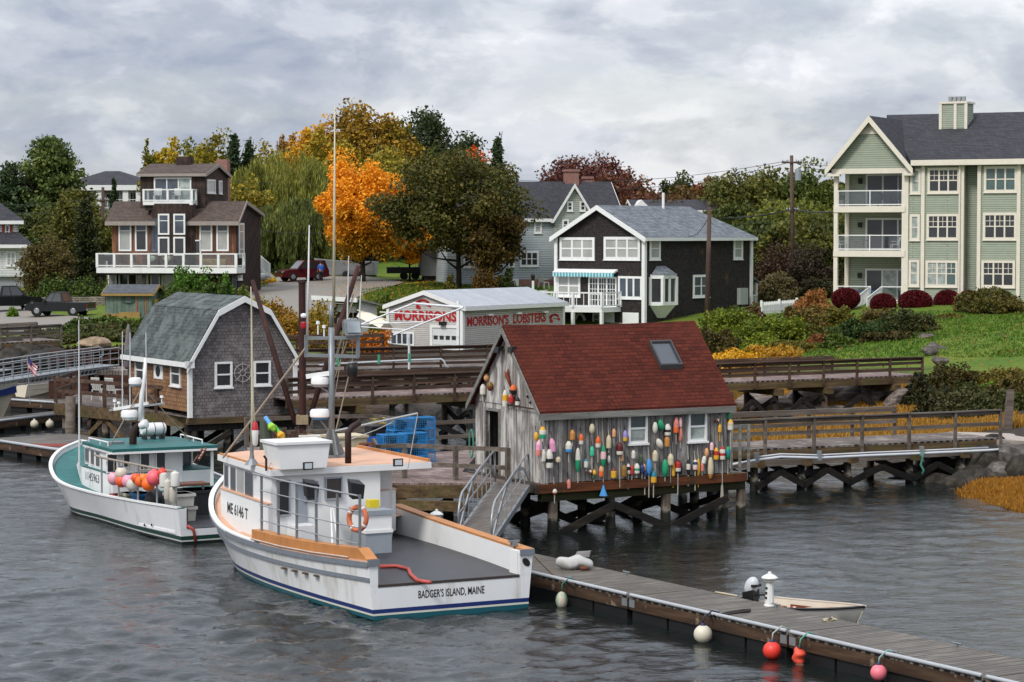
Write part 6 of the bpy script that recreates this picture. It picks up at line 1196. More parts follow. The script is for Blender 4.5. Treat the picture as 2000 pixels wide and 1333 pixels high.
# ---------------- boats ----------------
def cr(xs,st,col):
    X = [s[0] for s in st]; Yv = [s[col] for s in st]; out = []
    for x in xs:
        i = max(0,min(len(X)-2,next((k for k in range(len(X)-1) if x <= X[k+1]),len(X)-2))); h = X[i+1]-X[i]; t = (x-X[i])/h
        m = lambda k: (Yv[min(k+1,len(X)-1)]-Yv[max(k-1,0)])/(X[min(k+1,len(X)-1)]-X[max(k-1,0)])
        a,b = m(i)*h,m(i+1)*h; out.append((2*t**3-3*t**2+1)*Yv[i]+(t**3-2*t**2+t)*a+(-2*t**3+3*t**2)*Yv[i+1]+(t**3-t**2)*b)
    return out
class Hull:
    def __init__(s,st,n=44,rake=.90):
        s.L = st[-1][0]; s.st = st; s.n = n; s.k = rake; s.xs = [s.L*(1-(1-i/n)**1.25) for i in range(n+1)]
        s.hb = [max(.02,v) for v in cr(s.xs,st,1)]; s.wl = [max(.015,v) for v in cr(s.xs,st,2)]; s.zs = cr(s.xs,st,3); s.zr = cr(s.xs,st,4) if len(st[0]) > 4 else s.zs     # port and starboard sheer
    def side(s,i,h,sg=-1):
        y = s.xs[i]; w = s.wl[i]+(s.hb[i]-s.wl[i])*(h**1.15); yk = y*(s.k+(1-s.k)*h); return w,yk,(s.zs if sg < 0 else s.zr)[i]*h
    def at(s,y):
        return [float(np.interp(y,s.xs,v)) for v in (s.hb,s.zs)]
    def shell(s,R,mat,cut_z=None,posts=(.25,.35)):
        V = []; m = 9
        for i in range(s.n+1):
            for sg in (-1,1):
              prof = [(.0,s.xs[i]*s.k*.97,-.55+.2*(i/s.n)),(s.wl[i]*.7,s.xs[i]*s.k*.985,-.4)]+[s.side(i,h,sg) for h in (0,.15,.35,.6,.82,.94,1.)]
              V += [(sg*x,y,z) for x,y,z in prof]
        F = []
        for i in range(s.n):
            for j in range(m-1):
                a = i*2*m+j; b = a+2*m; F.append((a,b,b+1,a+1)); a += m; b += m; F.append((a,a+1,b+1,b))
        mb = MB(); mb.add(V,F); sec = [s.side(0,h) for h in (0,.15,.35,.6,.82,.94,1.)]; low = [(s.wl[0]*.7,0,-.4),(0,0,-.55)]
        cut = cut_z or s.zs[0]; xc = float(np.interp(cut,[p[2] for p in sec],[p[0] for p in sec])); P = [(x,0,z) for x,_,z in sec if z < cut-.01]+[(xc,0,cut)]
        mb.add([(-x,y,z) for x,y,z in P[::-1]]+[(-.0-low[0][0],0,-.4),(low[0][0],0,-.4)]+P,[tuple(range(2*len(P)+2))[::-1]])
        if cut_z:
            for sg,w in ((-1,posts[0]),(1,posts[1])): mb.slab([(sg*(s.hb[0]-w),-.002,cut),(sg*(xc),-.002,cut),(sg*s.hb[0],-.002,s.zs[0]),(sg*(s.hb[0]-w),-.002,s.zs[0])],(0,.12,0))
        return mb.build('hull',mat,R,'auto')
    def inner(s,R,mat,deckmat,zd,y1,off=.16):
        V = []; I = [i for i in range(s.n+1) if s.xs[i] <= y1]
        for i in I:
            w = s.hb[i]-off; V += [(-w,s.xs[i]+.01,s.zs[i]),(-w+.02,s.xs[i]+.01,zd-.02),(w-.02,s.xs[i]+.01,zd-.02),(w,s.xs[i]+.01,s.zr[i])]
        F = []
        for k in range(len(I)-1): a = k*4; F += [(a,a+1,a+5,a+4),(a+2,a+3,a+7,a+6)]
        m = MB(); m.add(V,F); m.build('bulwark',mat,R,'auto'); m = MB(); D = []
        for i in I: w = s.hb[i]-off; D += [(-w,s.xs[i]-.0,zd),(w,s.xs[i],zd)]
        m.add(D,[(2*k,2*k+1,2*k+3,2*k+2) for k in range(len(I)-1)]); m.build('deck',deckmat,R)
    def foredeck(s,R,mat,y0,drop,off=.13,wallmat=None):
        I = [i for i in range(s.n+1) if s.xs[i] >= y0]; D = []; V = []
        for i in I: w = max(.01,s.hb[i]-off); y = s.xs[i]-off*.5*(i/s.n); D += [(-w,y,s.zs[i]-drop),(w,y,s.zr[i]-drop)]; V += [(-w,y,s.zs[i]),(-w,y,s.zs[i]-drop),(w,y,s.zr[i]-drop),(w,y,s.zr[i])]
        m = MB(); m.add(D,[(2*k,2*k+1,2*k+3,2*k+2) for k in range(len(I)-1)]); m.build('foredeck',mat,R)
        m = MB(); m.add(V,[f for k in range(len(I)-1) for f in ((k*4,k*4+1,k*4+5,k*4+4),(k*4+2,k*4+3,k*4+7,k*4+6))]); m.build('bow_bulwark',wallmat or mat,R,'auto')
    def cap(s,R,name,mat,w_in,w_out,y0=0,y1=99,t=.05,sides=(-1,1),lift=.0):
        for sg in sides:
            m = MB(); I = [i for i in range(s.n+1) if y0 <= s.xs[i] <= y1]; V = []
            for i in I: h = s.hb[i]; z = (s.zs if sg < 0 else s.zr)[i]+lift; V += [(sg*(h+w_out),s.xs[i],z),(sg*max(0,h-w_in),s.xs[i],z),(sg*max(0,h-w_in),s.xs[i],z+t),(sg*(h+w_out),s.xs[i],z+t)]
            k = len(I)-1; m.add(V,[(a*4+j,a*4+(j+1) % 4,a*4+4+(j+1) % 4,a*4+4+j) for a in range(k) for j in range(4)]+[(0,1,2,3),(4*k+3,4*k+2,4*k+1,4*k)]); m.build(name,mat,R)
    def guard(s,R,name,mat,h,r=.045,y0=0,y1=99,hgt=1.6):
        for sg in (-1,1):
            m = MB(); P = []
            for i in range(s.n+1):
                if y0 <= s.xs[i] <= y1: x,y,z = s.side(i,h,sg); P.append((sg*(x+r*.3),y,z))
            for a,b in zip(P,P[1:]): m.beam(a,b,r*1.4,r*2*hgt)
            m.build(name,mat,R)
def band_mat(name,top,bands,rough=.35,dirt='#9c947f'):
    t = NT(name); sp = t.N('ShaderNodeSeparateXYZ'); t.L(t.obj(),sp.inputs[0]); n = t.noise(1.2,(1,1,.25),5,.6); base = t.ramp(n,[(.3,tuple(x*.95 for x in C(top))),(.7,C(top))])
    base = t.mix(t.ramp(t.noise(1.7,(1,1,.18),6,.7,off=(3,3,3)),[(.52,0.),(.72,.7)]),base,C(dirt)); st = []
    f = t.math('MULTIPLY',sp.outputs[2],.5); f = t.math('ADD',f,.5); prev = 0.; cols = []
    for h,c in bands: cols.append((prev,C(c))); prev = .5+h*.5
    cols.append((prev,(1,1,1))); r = t.ramp(f,cols,'CONSTANT')
    msk = t.math('LESS_THAN',sp.outputs[2],bands[-1][0]); return t.done(t.mix(msk,base,r),rough,0,.5)
BW = paint('boat_white','#dcdcda',.35,.03,2,dirt='#aaa69a',dlo=.6,dhi=.8); BG = paint('boat_grey','#8b9198',.45,.06); RUB = paint('grey_rub_rail','#6d737a',.6,.12,6); ORD = paint('orange_deck_paint','#c79c80',.6,.08,2,dirt='#a88c78',dlo=.55,dhi=.75); ORS = paint('strong_orange_paint','#b07642',.55,.14,3,dirt='#7a4a2a',dlo=.6,dhi=.75)
DKDECK = paint('dark_grey_deck','#2a2a2e',.45,.25,1.3,dirt='#2a2829',dlo=.5,dhi=.7)
def vwin(R,a,b,t0,t1,z0,z1,glass,off=.012,fr=None,name='window'):
    a,b = Vector((*a,0)),Vector((*b,0)); n = Vector((-(b-a).y,(b-a).x,0)).normalized(); P = lambda t,z,o: a.lerp(b,t)+n*o+Vector((0,0,z)); m = MB(); w = .03/(b-a).length; h = .03
    for u0,u1,v0,v1 in ((t0-w,t0,z0-h,z1+h),(t1,t1+w,z0-h,z1+h),(t0,t1,z0-h,z0),(t0,t1,z1,z1+h)): m.hexa([P(u0,v0,-.01),P(u1,v0,-.01),P(u1,v0,off+.015),P(u0,v0,off+.015),P(u0,v1,-.01),P(u1,v1,-.01),P(u1,v1,off+.015),P(u0,v1,off+.015)])
    o = m.build(name,fr or BG,R); p = MB(); p.hexa([P(t0,z0,-.01),P(t1,z0,-.01),P(t1,z0,off),P(t0,z0,off),P(t0,z1,-.01),P(t1,z1,-.01),P(t1,z1,off),P(t0,z1,off)]); p.build('pane',glass,o); return o
def life_ring(R,o,ax,RR=.34,r=.075,rot=0):
    m = MB(); m.torus(o,RR,r,ax,24,8); g = m.build('life_ring',paint('orange_life_ring','#bf6a48',.6,.1),R,True); b = MB()
    for k in range(4): b.torus(o,RR,r*1.08,ax,3,8,k*math.pi/2+.1,k*math.pi/2+.3)
    b.build('band',WHITE,g,True)
def radar_dome(R,p,r,h,mat=None,name='radar_dome',base=None):
    m = MB(); m.lathe([(r*.85,0),(r,h*.15),(r,h*.75),(r*.85,h),(r*.3,h*1.05)],18,p); o = m.build(name,mat or BW,R,'auto'); m = MB(); m.lathe([(r*.8,-.05),(r*.9,0)],16,p); m.build('dome_base',base or BG,o)
def flood(R,p,s=.13):
    m = MB(); x,y,z = p; m.box(x-s,x+s,y-.03,y+.03,z,z+1.5*s); o = m.build('flood_lamp',BLACK,R); MB().box(x-s*.75,x+s*.75,y-.036,y-.031,z+.25*s,z+1.3*s).build('lens',paint('lamp_lens','#b9c0c4',.2,.05),o)
FB1 = Frame((-1.41,55.1,0),27)
def boat_one():
    fr = FB1; R = framed('lobster_boat','white lobster boat with orange decks and blue bottom stripe moored nearest in front','lobster boat',fr); H = Hull([(0,2.15,2.02,1.34,1.36),(3,2.46,2.25,1.19,1.34),(6,2.62,2.35,1.12,1.38),(8.5,2.6,2.2,1.18,1.5),(10,2.4,1.9,1.42,1.64),(11,2.05,1.5,1.78,1.86),(12,1.4,.85,2.08,2.1),(12.8,.75,.32,2.26,2.26),(13.4,.02,.015,2.4,2.4)],44,.95)
    zd = .80; H.shell(R,band_mat('hull_white_blue','#dcdddc',[(.09,'#12505a'),(.14,'#c9c7b9'),(.24,'#172a63')]),zd); H.inner(R,BW,DKDECK,zd,8.4,.26); H.foredeck(R,ORD,7.8,.14,.14,BW)
    H.cap(R,'gunwale',ORS,.26,.03,.0,9.0,.055,(1,)); H.cap(R,'gunwale',ORD,.24,0.,.0,6.0,.05,(-1,)); H.cap(R,'bow_rail',BW,.12,.02,5.9,99,.05,(-1,)); H.cap(R,'bow_rail',BW,.12,.02,9.,99,.05,(1,)); H.guard(R,'rub_rail',RUB,.965,.036); H.guard(R,'guard_strip',RUB,.70,.028,.0,11.6)
    for sg,w in ((-1,.27),(1,.36)): MB().box(*(sorted((sg*2.17,sg*(2.15-w)))),-.05,-.004,1.27,1.41).build('stern_cap',RUB,R)
    s = MB(); s.box(-1.9,1.78,-.01,.05,zd-.05,zd+.012); s.build('stern_sill',paint('brown_sill','#3a322e',.7,.2),R)
    MB().slab([(1.79,.13,zd),(1.79,.55,zd),(1.79,.55,1.36),(1.79,.13,1.36)],(.1,0,0)).build('stern_post',BW,R); MB().lathe([(.10,0),(.10,.012)],14,(1.96,-.004,1.1),(0,-1,0),.8,1.2).build('hawse_hole',BLACK,R)
    a,b = fr.front(817,1168,0),fr.front(946,1158,0); zt = fr.front(880,1151).z-fr.front(880,1165).z; letters('lettering',"BADGER'S ISLAND, MAINE",BLACK,R,(a.x,-.0,(fr.front(880,1164).z)),X1,Z1,b.x-a.x,zt*1.1,bold=.012,lift=.006)
    for i,y in enumerate((4.3,3.7,3.1,2.5)):
        hb,z = H.at(y); m = MB(); m.box(-hb-.003,-hb+.1,y,y+.2,.66*z-.10,.66*z-.06); m.build('scupper',paint('rust_slot','#5a4a40',.8,.2),R)
    PA,PB = (-2.16,6.1),(-1.92,10.3); plan = [PA,(.85,6.1),(.85,7.8),(1.95,7.8),(1.9,10.3),(.9,10.9),(-.9,10.9),PB]; MB().slab([(x,y,zd) for x,y in plan],(0,0,2.80-zd)).build('wheelhouse',BW,R)
    tp = [(-2.25,6.05),(-2.02,10.25),(-1.2,11.7),(1.2,11.7),(2.02,10.25),(2.1,7.9)]; MB().slab([(-2.58,5.9,1.09),(-2.26,5.9,1.09),(-2.1,8.2,1.10),(-2.5,8.2,1.10)],(0,0,.03)).build('side_deck',ORD,R); MB().slab([(x,y,.95) for x,y in tp][::-1],(0,0,1.11)).build('cabin_trunk',BW,R); MB().slab([(x*1.012,y,2.062) for x,y in tp][::-1],(0,0,.03)).build('trunk_top',ORD,R)
    f = lambda px,py: fr.side(px,py,-2.06)
    for p0,p1 in ((430,438),(444,455),(459,473),(477,495)):
        y0,y1 = f(p1,950).y,f(p0,950).y; T0,T1 = (y0-6.1)/4.2,(y1-6.1)/4.2; vwin(R,PB,PA,1-T1,1-T0,2.08 if p0 > 440 else 2.14,2.70,GL_DARK if p0 != 459 else GL_BLIND)
    n = Vector((-.23,4.2,0)).normalized(); y0,y1 = fr.side(437,1000,-2.16).y,fr.side(481,1010,-2.2).y; q = lambda y: -2.25+.23*(y-6.05)/4.2
    letters('lettering','ME 6146 T',BLACK,R,(q(y0),y0,1.48),(q(y1)-q(y0),y1-y0,0),Z1,math.hypot(y1-y0,q(y1)-q(y0)),.30,bold=.02,lift=.006)
    yb = 6.1; 
    for r_,gl,nm in (((540,938,566,1008),GL_DARK,'doorway'),((592,940,620,980),GL_DARK,'window'),((634,932,668,976),glassy('brown_glass','#2a1f18'),'window')): window(R,fr,'front',yb,r_,1,1,gl,.035,BG,nm,sill=False)
    m = MB(); m.box(-1.5,-1.2,yb-.03,yb-.003,zd,2.6); m.build('door_post',BG,R)
    rf = [(-2.27,5.93),(2.27,6.0),(2.2,10.7),(1.0,11.1),(-1.0,11.1),(-1.98,10.6)]; MB().slab([(x,y,2.80) for x,y in rf],(0,0,.16)).build('roof',BW,R); MB().slab([(x*.975,8.4+(y-8.4)*.975,2.962) for x,y in rf],(0,0,.012)).build('roof_deck',ORD,R)
    m = MB(); m.beam((2.22,6.05,3.0),(2.15,10.6,3.0),.07,.09); m.beam((-2.2,6.0,2.98),(-1.94,10.5,2.98),.06,.05); m.build('roof_edge',ORS,R)
    Zr = 2.975; fl = lambda px,py,z=Zr: fr.flat(px,py,z)
    a,b = fl(545,918),fl(636,912); bx = MB(); bx.hexa([(a.x+.05,a.y,Zr),(b.x-.05,a.y,Zr),(b.x-.05,a.y+.95,Zr),(a.x+.05,a.y+.95,Zr),(a.x-.05,a.y,Zr+.62),(b.x+.05,a.y,Zr+.62),(b.x+.05,a.y+1.05,Zr+.62),(a.x-.05,a.y+1.05,Zr+.62)]); o = bx.build('deck_box',BW,R); MB().box(a.x-.09,b.x+.09,a.y-.05,a.y+1.1,Zr+.622,Zr+.69).build('lid',BW,o)
    p = fl(648,893); Yw = (fr.M @ p).y; zz = lambda py: at(648,py,Yw).z; xx = lambda px,py=700: (fr.I @ at(px,py,Yw)); c = Vector((p.x,p.y,0)); V3 = lambda px,py: xx(px,py)
    m = MB(); m.tube([(p.x,p.y,Zr),(p.x,p.y,zz(640))],.085,12); m.tube([(p.x,p.y,zz(640)),(p.x,p.y,zz(590))],.06,10); m.build('mast',GALV,R,True); MB().tube([V3(652,600),V3(653,400),V3(654,208)],[.045,.036,.015],8).build('whip_aerial',paint('ivory_aerial','#b8b095',.5,.05),R,True)
    m = MB(); m.box(p.x-.32,p.x+.32,p.y-.32,p.y+.32,Zr,Zr+.06)
    for dx,dy in ((-.3,0),(.3,0),(0,-.3)): m.beam((p.x+dx,p.y+dy,Zr+.05),(p.x,p.y,Zr+.75),.05,.16)
    m.build('mast_step',GALV,R); g = MB()
    for (x0,y0,x1,y1) in ((598,661,699,660),(596,694,701,697),(598,655,598,698),(699,640,699,698)): g.beam(V3(x0,y0),V3(x1,y1),.08,.09)
    g.build('cross_arm',GALV,R); MB().tube([V3(600,662),V3(602,560),V3(604,440)],[.035,.03,.015],7).build('whip_aerial',paint('white_aerial','#c4c5c4',.5,.05),R,True)
    for x0,y0,x1,y1 in ((678,640,681,500),(702,622,706,538)): MB().tube([V3(x0,y0),V3(x1,y1)],[.022,.012],6).build('thin_aerial',paint('white_aerial','#c4c5c4',.5,.05),R)
    q0 = V3(686,640); m = MB(); m.hexa([q0+Vector((-.24,-.2,-.2)),q0+Vector((.24,-.2,-.2)),q0+Vector((.2,.12,-.14)),q0+Vector((-.2,.12,-.14)),q0+Vector((-.24,-.05,.22)),q0+Vector((.24,-.05,.22)),q0+Vector((.2,.16,.16)),q0+Vector((-.2,.16,.16))]); o = m.build('search_light',GALV,R); m = MB(); m.hexa([q0+Vector((-.19,-.215,-.13)),q0+Vector((.19,-.215,-.13)),q0+Vector((.19,-.19,-.13)),q0+Vector((-.19,-.19,-.13)),q0+Vector((-.19,-.115,.16)),q0+Vector((.19,-.115,.16)),q0+Vector((.19,-.09,.16)),q0+Vector((-.19,-.09,.16))]); m.build('lens',glassy('lamp_glass','#8a9296',.05),o)
    for px,py,h in ((633,650,.16),(621,645,.2)): o = V3(px,py); m = MB(); m.lathe([(.02,-.12),(.02,h-.05),(.055,h-.04),(.05,h+.04)],8,o); m.build('gps_aerial',BW,R)
    o = V3(590,630); m = MB(); m.lathe([(.06,.02),(.09,.06),(.08,.12),(.02,.14)],10,o+Vector((.05,0,.1))); m.build('mast_lamp',BW,R); m = MB(); m.lathe([(.08,-.14),(.09,-.1),(.09,.0),(.08,.03)],10,o+Vector((.05,0,-.02))); m.build('red_lamp',paint('red_lens','#9c1420',.3,.05),R)
    a,b = V3(598,736),V3(646,729); m = MB(); m.beam(a,b,.12,.12); o = m.build('radar_bar',BW,R); MB().beam(a+Vector((.04,-.065,0)),b+Vector((0,-.065,0)),.008,.09).build('blue_stripe',paint('radar_blue','#2f6f9a',.4,.05),o)
    radar_dome(R,V3(625,752),.24,.2,name='radar_pedestal'); radar_dome(R,V3(625,816),.27,.22,base=paint('radar_blue','#2f6f9a',.4,.05)); letters('lettering','FURUNO',paint('navy_letters','#1c2c5a',.5,.05),R,V3(612,812)+Vector((0,-.27,0)),X1,Z1,.26,.06,bold=.02)
    for a,b in ((V3(625,752)-ZV*.05,V3(647,770)),(V3(625,820),V3(647,850)),(V3(600,752),V3(647,756))): MB().tube([a,b],.025,6).build('radar_bracket',GALV,R)
    o = V3(688,712); m = MB(); m.lathe([(.05,-.42),(.13,-.3),(.15,-.1),(.13,.02)],12,o); m.build('hanging_block',BLACK,R,True); MB().torus(o+ZV*.02,.12,.03,(0,.3,1),14,6).build('block_ring',GALV,R,True)
    e = V3(816,808); m = MB(); m.tube([V3(652,843),e],.035,8); m.build('boom',GALV,R); MB().tube([V3(655,870),V3(735,840),V3(765,826)],.012,5).build('gaff',GALV,R)
    SR = paint('stay_rope','#8a7d6c',.7,.1)
    for a,b,r_ in ((e,fl(797,915),.012),(V3(690,697),V3(655,845),.02),(V3(672,665),V3(648,810),.012),(V3(678,665),V3(650,750),.012),(V3(435,895),V3(597,680),.03),(V3(540,868),fl(522,925),.008),(V3(690,600),V3(688,700),.008)): MB().tube([a,b],r_,5).build('stay',SR,R)
    o = fl(680,905); m = MB(); zb = at(680,845,(fr.M @ o).y).z; m.tube([(o.x,o.y,Zr),(o.x,o.y,zb-.0),(o.x+.12,o.y-.0,zb+.14),(o.x+.32,o.y,zb+.24)],.085,12); m.build('exhaust_stack',paint('brown_exhaust','#2c1a14',.7,.3),R,True)
    for px,py in ((603,920),(779,913)): o = fl(px,py); flood(R,(o.x,o.y+.05,Zr+.02))
    o = fl(492,908); Ya = (fr.M @ o).y; t = lambda px,py: fr.I @ at(px,py,Ya); m = MB(); m.lathe([(.2,0),(.07,.16),(.05,.3),(.05,.5)],10,(o.x,o.y,Zr)); m.build('aerial_base',GALV,R); m = MB(); m.tube([(o.x,o.y,Zr+.3),t(493,780),t(491,600),t(490,560)],[.045,.04,.02,.012],8); m.build('whip_aerial',paint('ivory_aerial','#b8b095',.5,.05),R,True)
    o = t(498,848); m = MB(); m.lathe([(.03,-.32,0),(.075,-.26,0),(.09,.1,0),(.09,.1,1),(.07,.28,1),(.03,.32,1)],12,o); m.build('marker_buoy',[BW,paint('buoy_red','#a8202a',.5,.08)],R,'auto'); MB().tube([o+ZV*.32,t(494,770)],.012,5).build('buoy_line',paint('pale_rope','#a89c86',.8,.1),R)
    o = fl(520,920); MB().tube([(o.x,o.y,Zr),(o.x,o.y,Zr+.3),(o.x-.06,o.y,Zr+.38)],.03,6).build('vent_pipe',RUSTY,R)
    Y0,Y1 = .62,5.95; pts = []
    for k in range(6):
        y = Y1+(Y0-Y1)*k/5; hb,z = H.at(y); x = -hb+.13; pts.append((x,y,z)); MB().box(x-.028,x+.028,y-.024,y+.024,z-.02,2.86).build('rack_post',GALV,R)
    m = MB()
    for fz in (1.,.75,.5,.25):
        P = [Vector((x-.05,y,1.34+(2.84-1.34)*fz)) for x,y,z in pts]; P[0].y += .5 if fz == 1 else 0; m.tube(P,.023 if fz == 1 else .015,6)
    m.build('rack_bar',STEEL,R); m = MB(); ys = [6.35,5.,3.8,2.6,1.4,.5,.1]; V = []
    for y in ys: hb,z = H.at(y); h = .26 if y > .3 else .02; V += [(-hb+.02,y,z+.05),(-hb+.3,y,z+.05),(-hb+.3,y,z+.05+h),(-hb+.02,y,z+.05+h)]
    m.add(V,[(a*4+j,a*4+(j+1) % 4,a*4+4+(j+1) % 4,a*4+4+j) for a in range(len(ys)-1) for j in range(4)]+[(0,1,2,3)]); m.build('wash_board',ORS,R); m = MB(); m.tube([(-H.at(y)[0]-.02,y,H.at(y)[1]+.08) for y in (6.3,4.5,2.7,.9)],.022,6); m.build('rub_pipe',paint('rusty_white_pipe','#b8a595',.6,.15),R)
    x,y,z = pts[-1]; life_ring(R,(x+.16,y+.5,2.24),(-.9,-.42,.1),.27,.062)
    for (px,py) in ((603,955),(691,956)): o = fr.side(px,py,-2.0); m = MB(); m.hexa([o+Vector(v) for v in ((-.1,-.16,-.22),(.18,-.16,-.22),(.12,.16,-.18),(-.06,.16,-.18),(-.14,-.16,.18),(.22,-.16,.1),(.2,.16,.2),(-.1,.16,.24))]); m.build('bundled_net',paint('black_rubber','#17171a',.6,.2),R)
    a,b = fr.flat(689,1075,zd),fr.flat(757,1077,zd); x0,x1 = a.x,b.x; y = 5.0; BT = MB().box(x0,x1,y,y+.95,zd,zd+.52).build('bait_tank',BG,R); MB().box(x0-.03,x1+.03,y-.03,y+.98,zd+.522,zd+.60).build('ledge',BW,BT); MB().box(x0,x1,y,y+.95,zd+.602,zd+.98).build('tank_top',BW,BT); MB().box(x0-.04,x1+.04,y-.04,y+.99,zd+.982,zd+1.1).build('rim',BG,BT)
    MB().box(x0+.35,x0+.62,y+.55,y+.8,zd+1.102,zd+1.3).build('yellow_crate',paint('yellow_crate','#c9b421',.5,.08),R)
    m = MB(); m.box(-1.75,-1.2,5.5,6.09,zd,zd+.75); m.build('engine_box',BW,R); m = MB(); m.beam((-.95,5.0,zd),(-.6,5.95,zd+1.1),.04,.04); m.beam((-.75,5.0,zd),(-.55,5.95,zd+1.1),.04,.04); m.build('leaning_poles',PLAST,R)
    P = [fr.flat(px,py,zd+.04) for px,py in ((742,1107),(775,1106),(798,1112),(802,1122),(815,1134),(841,1138))]; MB().tube(P,.045,8).build('hose',paint('red_rubber_hose','#a8483e',.5,.1),R,True)
    m = MB(); m.box(1.85,2.0,.5,.62,1.42,1.52); m.box(1.78,2.06,.53,.58,1.52,1.56); m.build('cleat',GALV,R)
boat_one()
FB2 = Frame((-8.05,68.3,0),30)
TEAL = paint('teal_deck_paint','#1b5a58',.55,.1,2,dirt='#2f7d78',dlo=.55,dhi=.75)
def boat_two():
    fr = FB2; R = framed('lobster_boat','white lobster boat with teal green decks and hanging coloured ball buoys moored behind','lobster boat',fr); H = Hull([(0,1.8,1.68,1.02,1.05),(3,2.02,1.85,.94,1.1),(6.5,2.2,1.85,.90,1.2),(9,2.3,1.9,1.02,1.33),(10.5,2.02,1.45,1.38,1.5),(12.1,1.15,.7,1.68,1.68),(13.2,.02,.015,1.87,1.87)],44,.95)
    zd = .62; H.shell(R,band_mat('hull_white_green','#d8d9da',[(.06,'#0f1a17'),(.10,'#b9bab4'),(.22,'#12372c')]),.42,(.28,.3)); H.inner(R,BW,DKDECK,.44,6.,.2); H.foredeck(R,TEAL,5.0,.10,.12,BW); H.cap(R,'gunwale',TEAL,.22,0,0,6,.03); H.cap(R,'toe_rail',BW,.09,.03,0,99,.05,lift=.012); H.guard(R,'rub_strip',BW,.30,.025,.2,3.2)
    MB().box(-1.53,-1.49,-.02,.05,.46,1.02).build('stern_plate',paint('brown_plate','#4a3428',.7,.2),R); MB().tube([fr.front(365,1027),fr.front(378,1035),fr.front(382,1058)],.045,8).build('hose',paint('red_rubber_hose','#a8483e',.5,.1),R,True)
    for px in (279,291): o = fr.side(px,1026,-1.98); MB().lathe([(.04,0),(.04,.02)],8,(-H.at(o.y)[0]*.975,o.y,o.z),(-1,0,0)).build('scupper',BLACK,R)
    PA,PB = (-1.66,5.6),(-1.5,8.3); zr = 2.22; MB().slab([(x,y,zd) for x,y in (PA,(.62,5.6),(.62,6.9),(1.5,6.9),(1.5,8.3),(.7,8.7),(-.7,8.7),PB)],(0,0,zr-zd)).build('wheelhouse',BW,R)
    tp = [(-1.72,5.5),(-1.6,8.6),(-1.15,10.3),(1.15,10.3),(1.6,8.6),(1.7,5.7)]; MB().slab([(x,y,.75) for x,y in tp][::-1],(0,0,.75)).build('cabin_trunk',BW,R); MB().slab([(x*1.01,y,1.502) for x,y in tp][::-1],(0,0,.03)).build('trunk_top',TEAL,R)
    rf = [(-1.78,5.3),(1.6,5.1),(1.6,8.6),(.8,9.),(-.8,9.),(-1.62,8.5)]; MB().slab([(x,y,zr) for x,y in rf],(0,0,.09)).build('roof',TEAL,R); MB().slab([(x*.99,y,zr-.07) for x,y in rf],(0,0,.068)).build('roof_rim',BW,R)
    f = lambda px: (fr.side(px,900,-1.58).y-5.6)/2.7
    for p0,p1 in ((161,170),(174,182),(186,195)): vwin(R,PB,PA,1-f(p0),1-f(p1),1.62,2.08,glassy('brown_glass','#2a1f18'),fr=BW)
    yb = 5.6
    for r_ in ((207,886,229,924),(239,884,254,914),(272,883,292,918),(303,882,323,918)): window(R,fr,'front',yb,r_,1,1,GL_DARK,.03,BW,sill=False)
    window(R,fr,'front',6.9,None,2,1,GL_BLUE,.04,BW,sill=False,local=(.75,1.45,1.35,2.05)); MB().box(1.46,1.54,5.3,5.38,.9,zr).build('roof_post',BW,R)
    q = lambda y: -1.72+.12*(y-5.5)/3.1; y0,y1 = fr.side(164,940,-1.68).y,fr.side(192,940,-1.7).y; letters('lettering','1145963',BLACK,R,(q(y0),y0,1.12),(q(y1)-q(y0),y1-y0,0),Z1,abs(y1-y0),.26,lift=.008)
    for px in (130,142):
        y = fr.side(px,922,-1.5).y; a,b = (-1.6,8.6),(-1.15,10.3); t = (y-8.6)/1.7; vwin(R,b,a,1-t-.05,1-t+.05,1.2,1.34,GL_DARK,name='porthole',fr=BW)
    fl = lambda px,py,z=zr+.09: fr.flat(px,py,z); Yb = (fr.M @ fl(262,868)).y; t = lambda px,py: fr.I @ at(px,py,Yb)
    m = MB(); m.tube([(t(259,905)),t(260,845),t(268,832),t(276,826)],.12,12); m.build('exhaust_stack',paint('brown_exhaust','#2c1a14',.7,.3),R,True); m = MB(); m.tube([t(275,830),t(277,770),t(283,735),t(284,700)],[.11,.075,.06,.045],10); m.build('mast',BW,R,True); m = MB(); m.lathe([(.14,0),(.14,.22),(.11,.24)],12,t(275,828)-ZV*.05,(.5,-.7,.25)); m.build('horn',BW,R,'auto')
    radar_dome(R,t(253,817),.27,.25,base=BW); radar_dome(R,t(264,755)+ZV*.05,.2,.22,name='radar_scanner'); m = MB(); m.beam(t(222,800),t(290,788),.1,.09); m.build('radar_bar',BW,R); m = MB(); m.beam(t(213,802),t(322,788),.06,.06); m.build('spreader',STEEL,R)
    for x,y in ((224,792),(232,796),(316,784)): m = MB(); m.lathe([(.02,-.1),(.02,.1),(.06,.11),(.05,.18)],8,t(x,y)); m.build('gps_aerial',BW,R)
    for x0,y0,x1,y1 in ((239,800,239,648),(254,800,254,650),(286,790,285,650),(155,925,154,625)): MB().tube([t(x0,y0),t(x1,y1)],[.02,.014] if x0 > 160 else [.035,.015],6).build('whip_aerial',paint('white_aerial','#c4c5c4',.5,.05),R)
    [MB().tube([a,b],.02,5).build('stay',paint('stay_rope','#8a7d6c',.7,.1),R) for a,b in ((fl(215,870),t(275,760)),(fl(372,862),t(286,765)))]; MB().box(*(lambda o: (o.x+.02,o.x+.07,o.y-.04,o.y+.04,o.z-.05,o.z+.05))(t(282,752))).build('red_lamp',paint('red_lens','#9c1420',.3,.05),R)
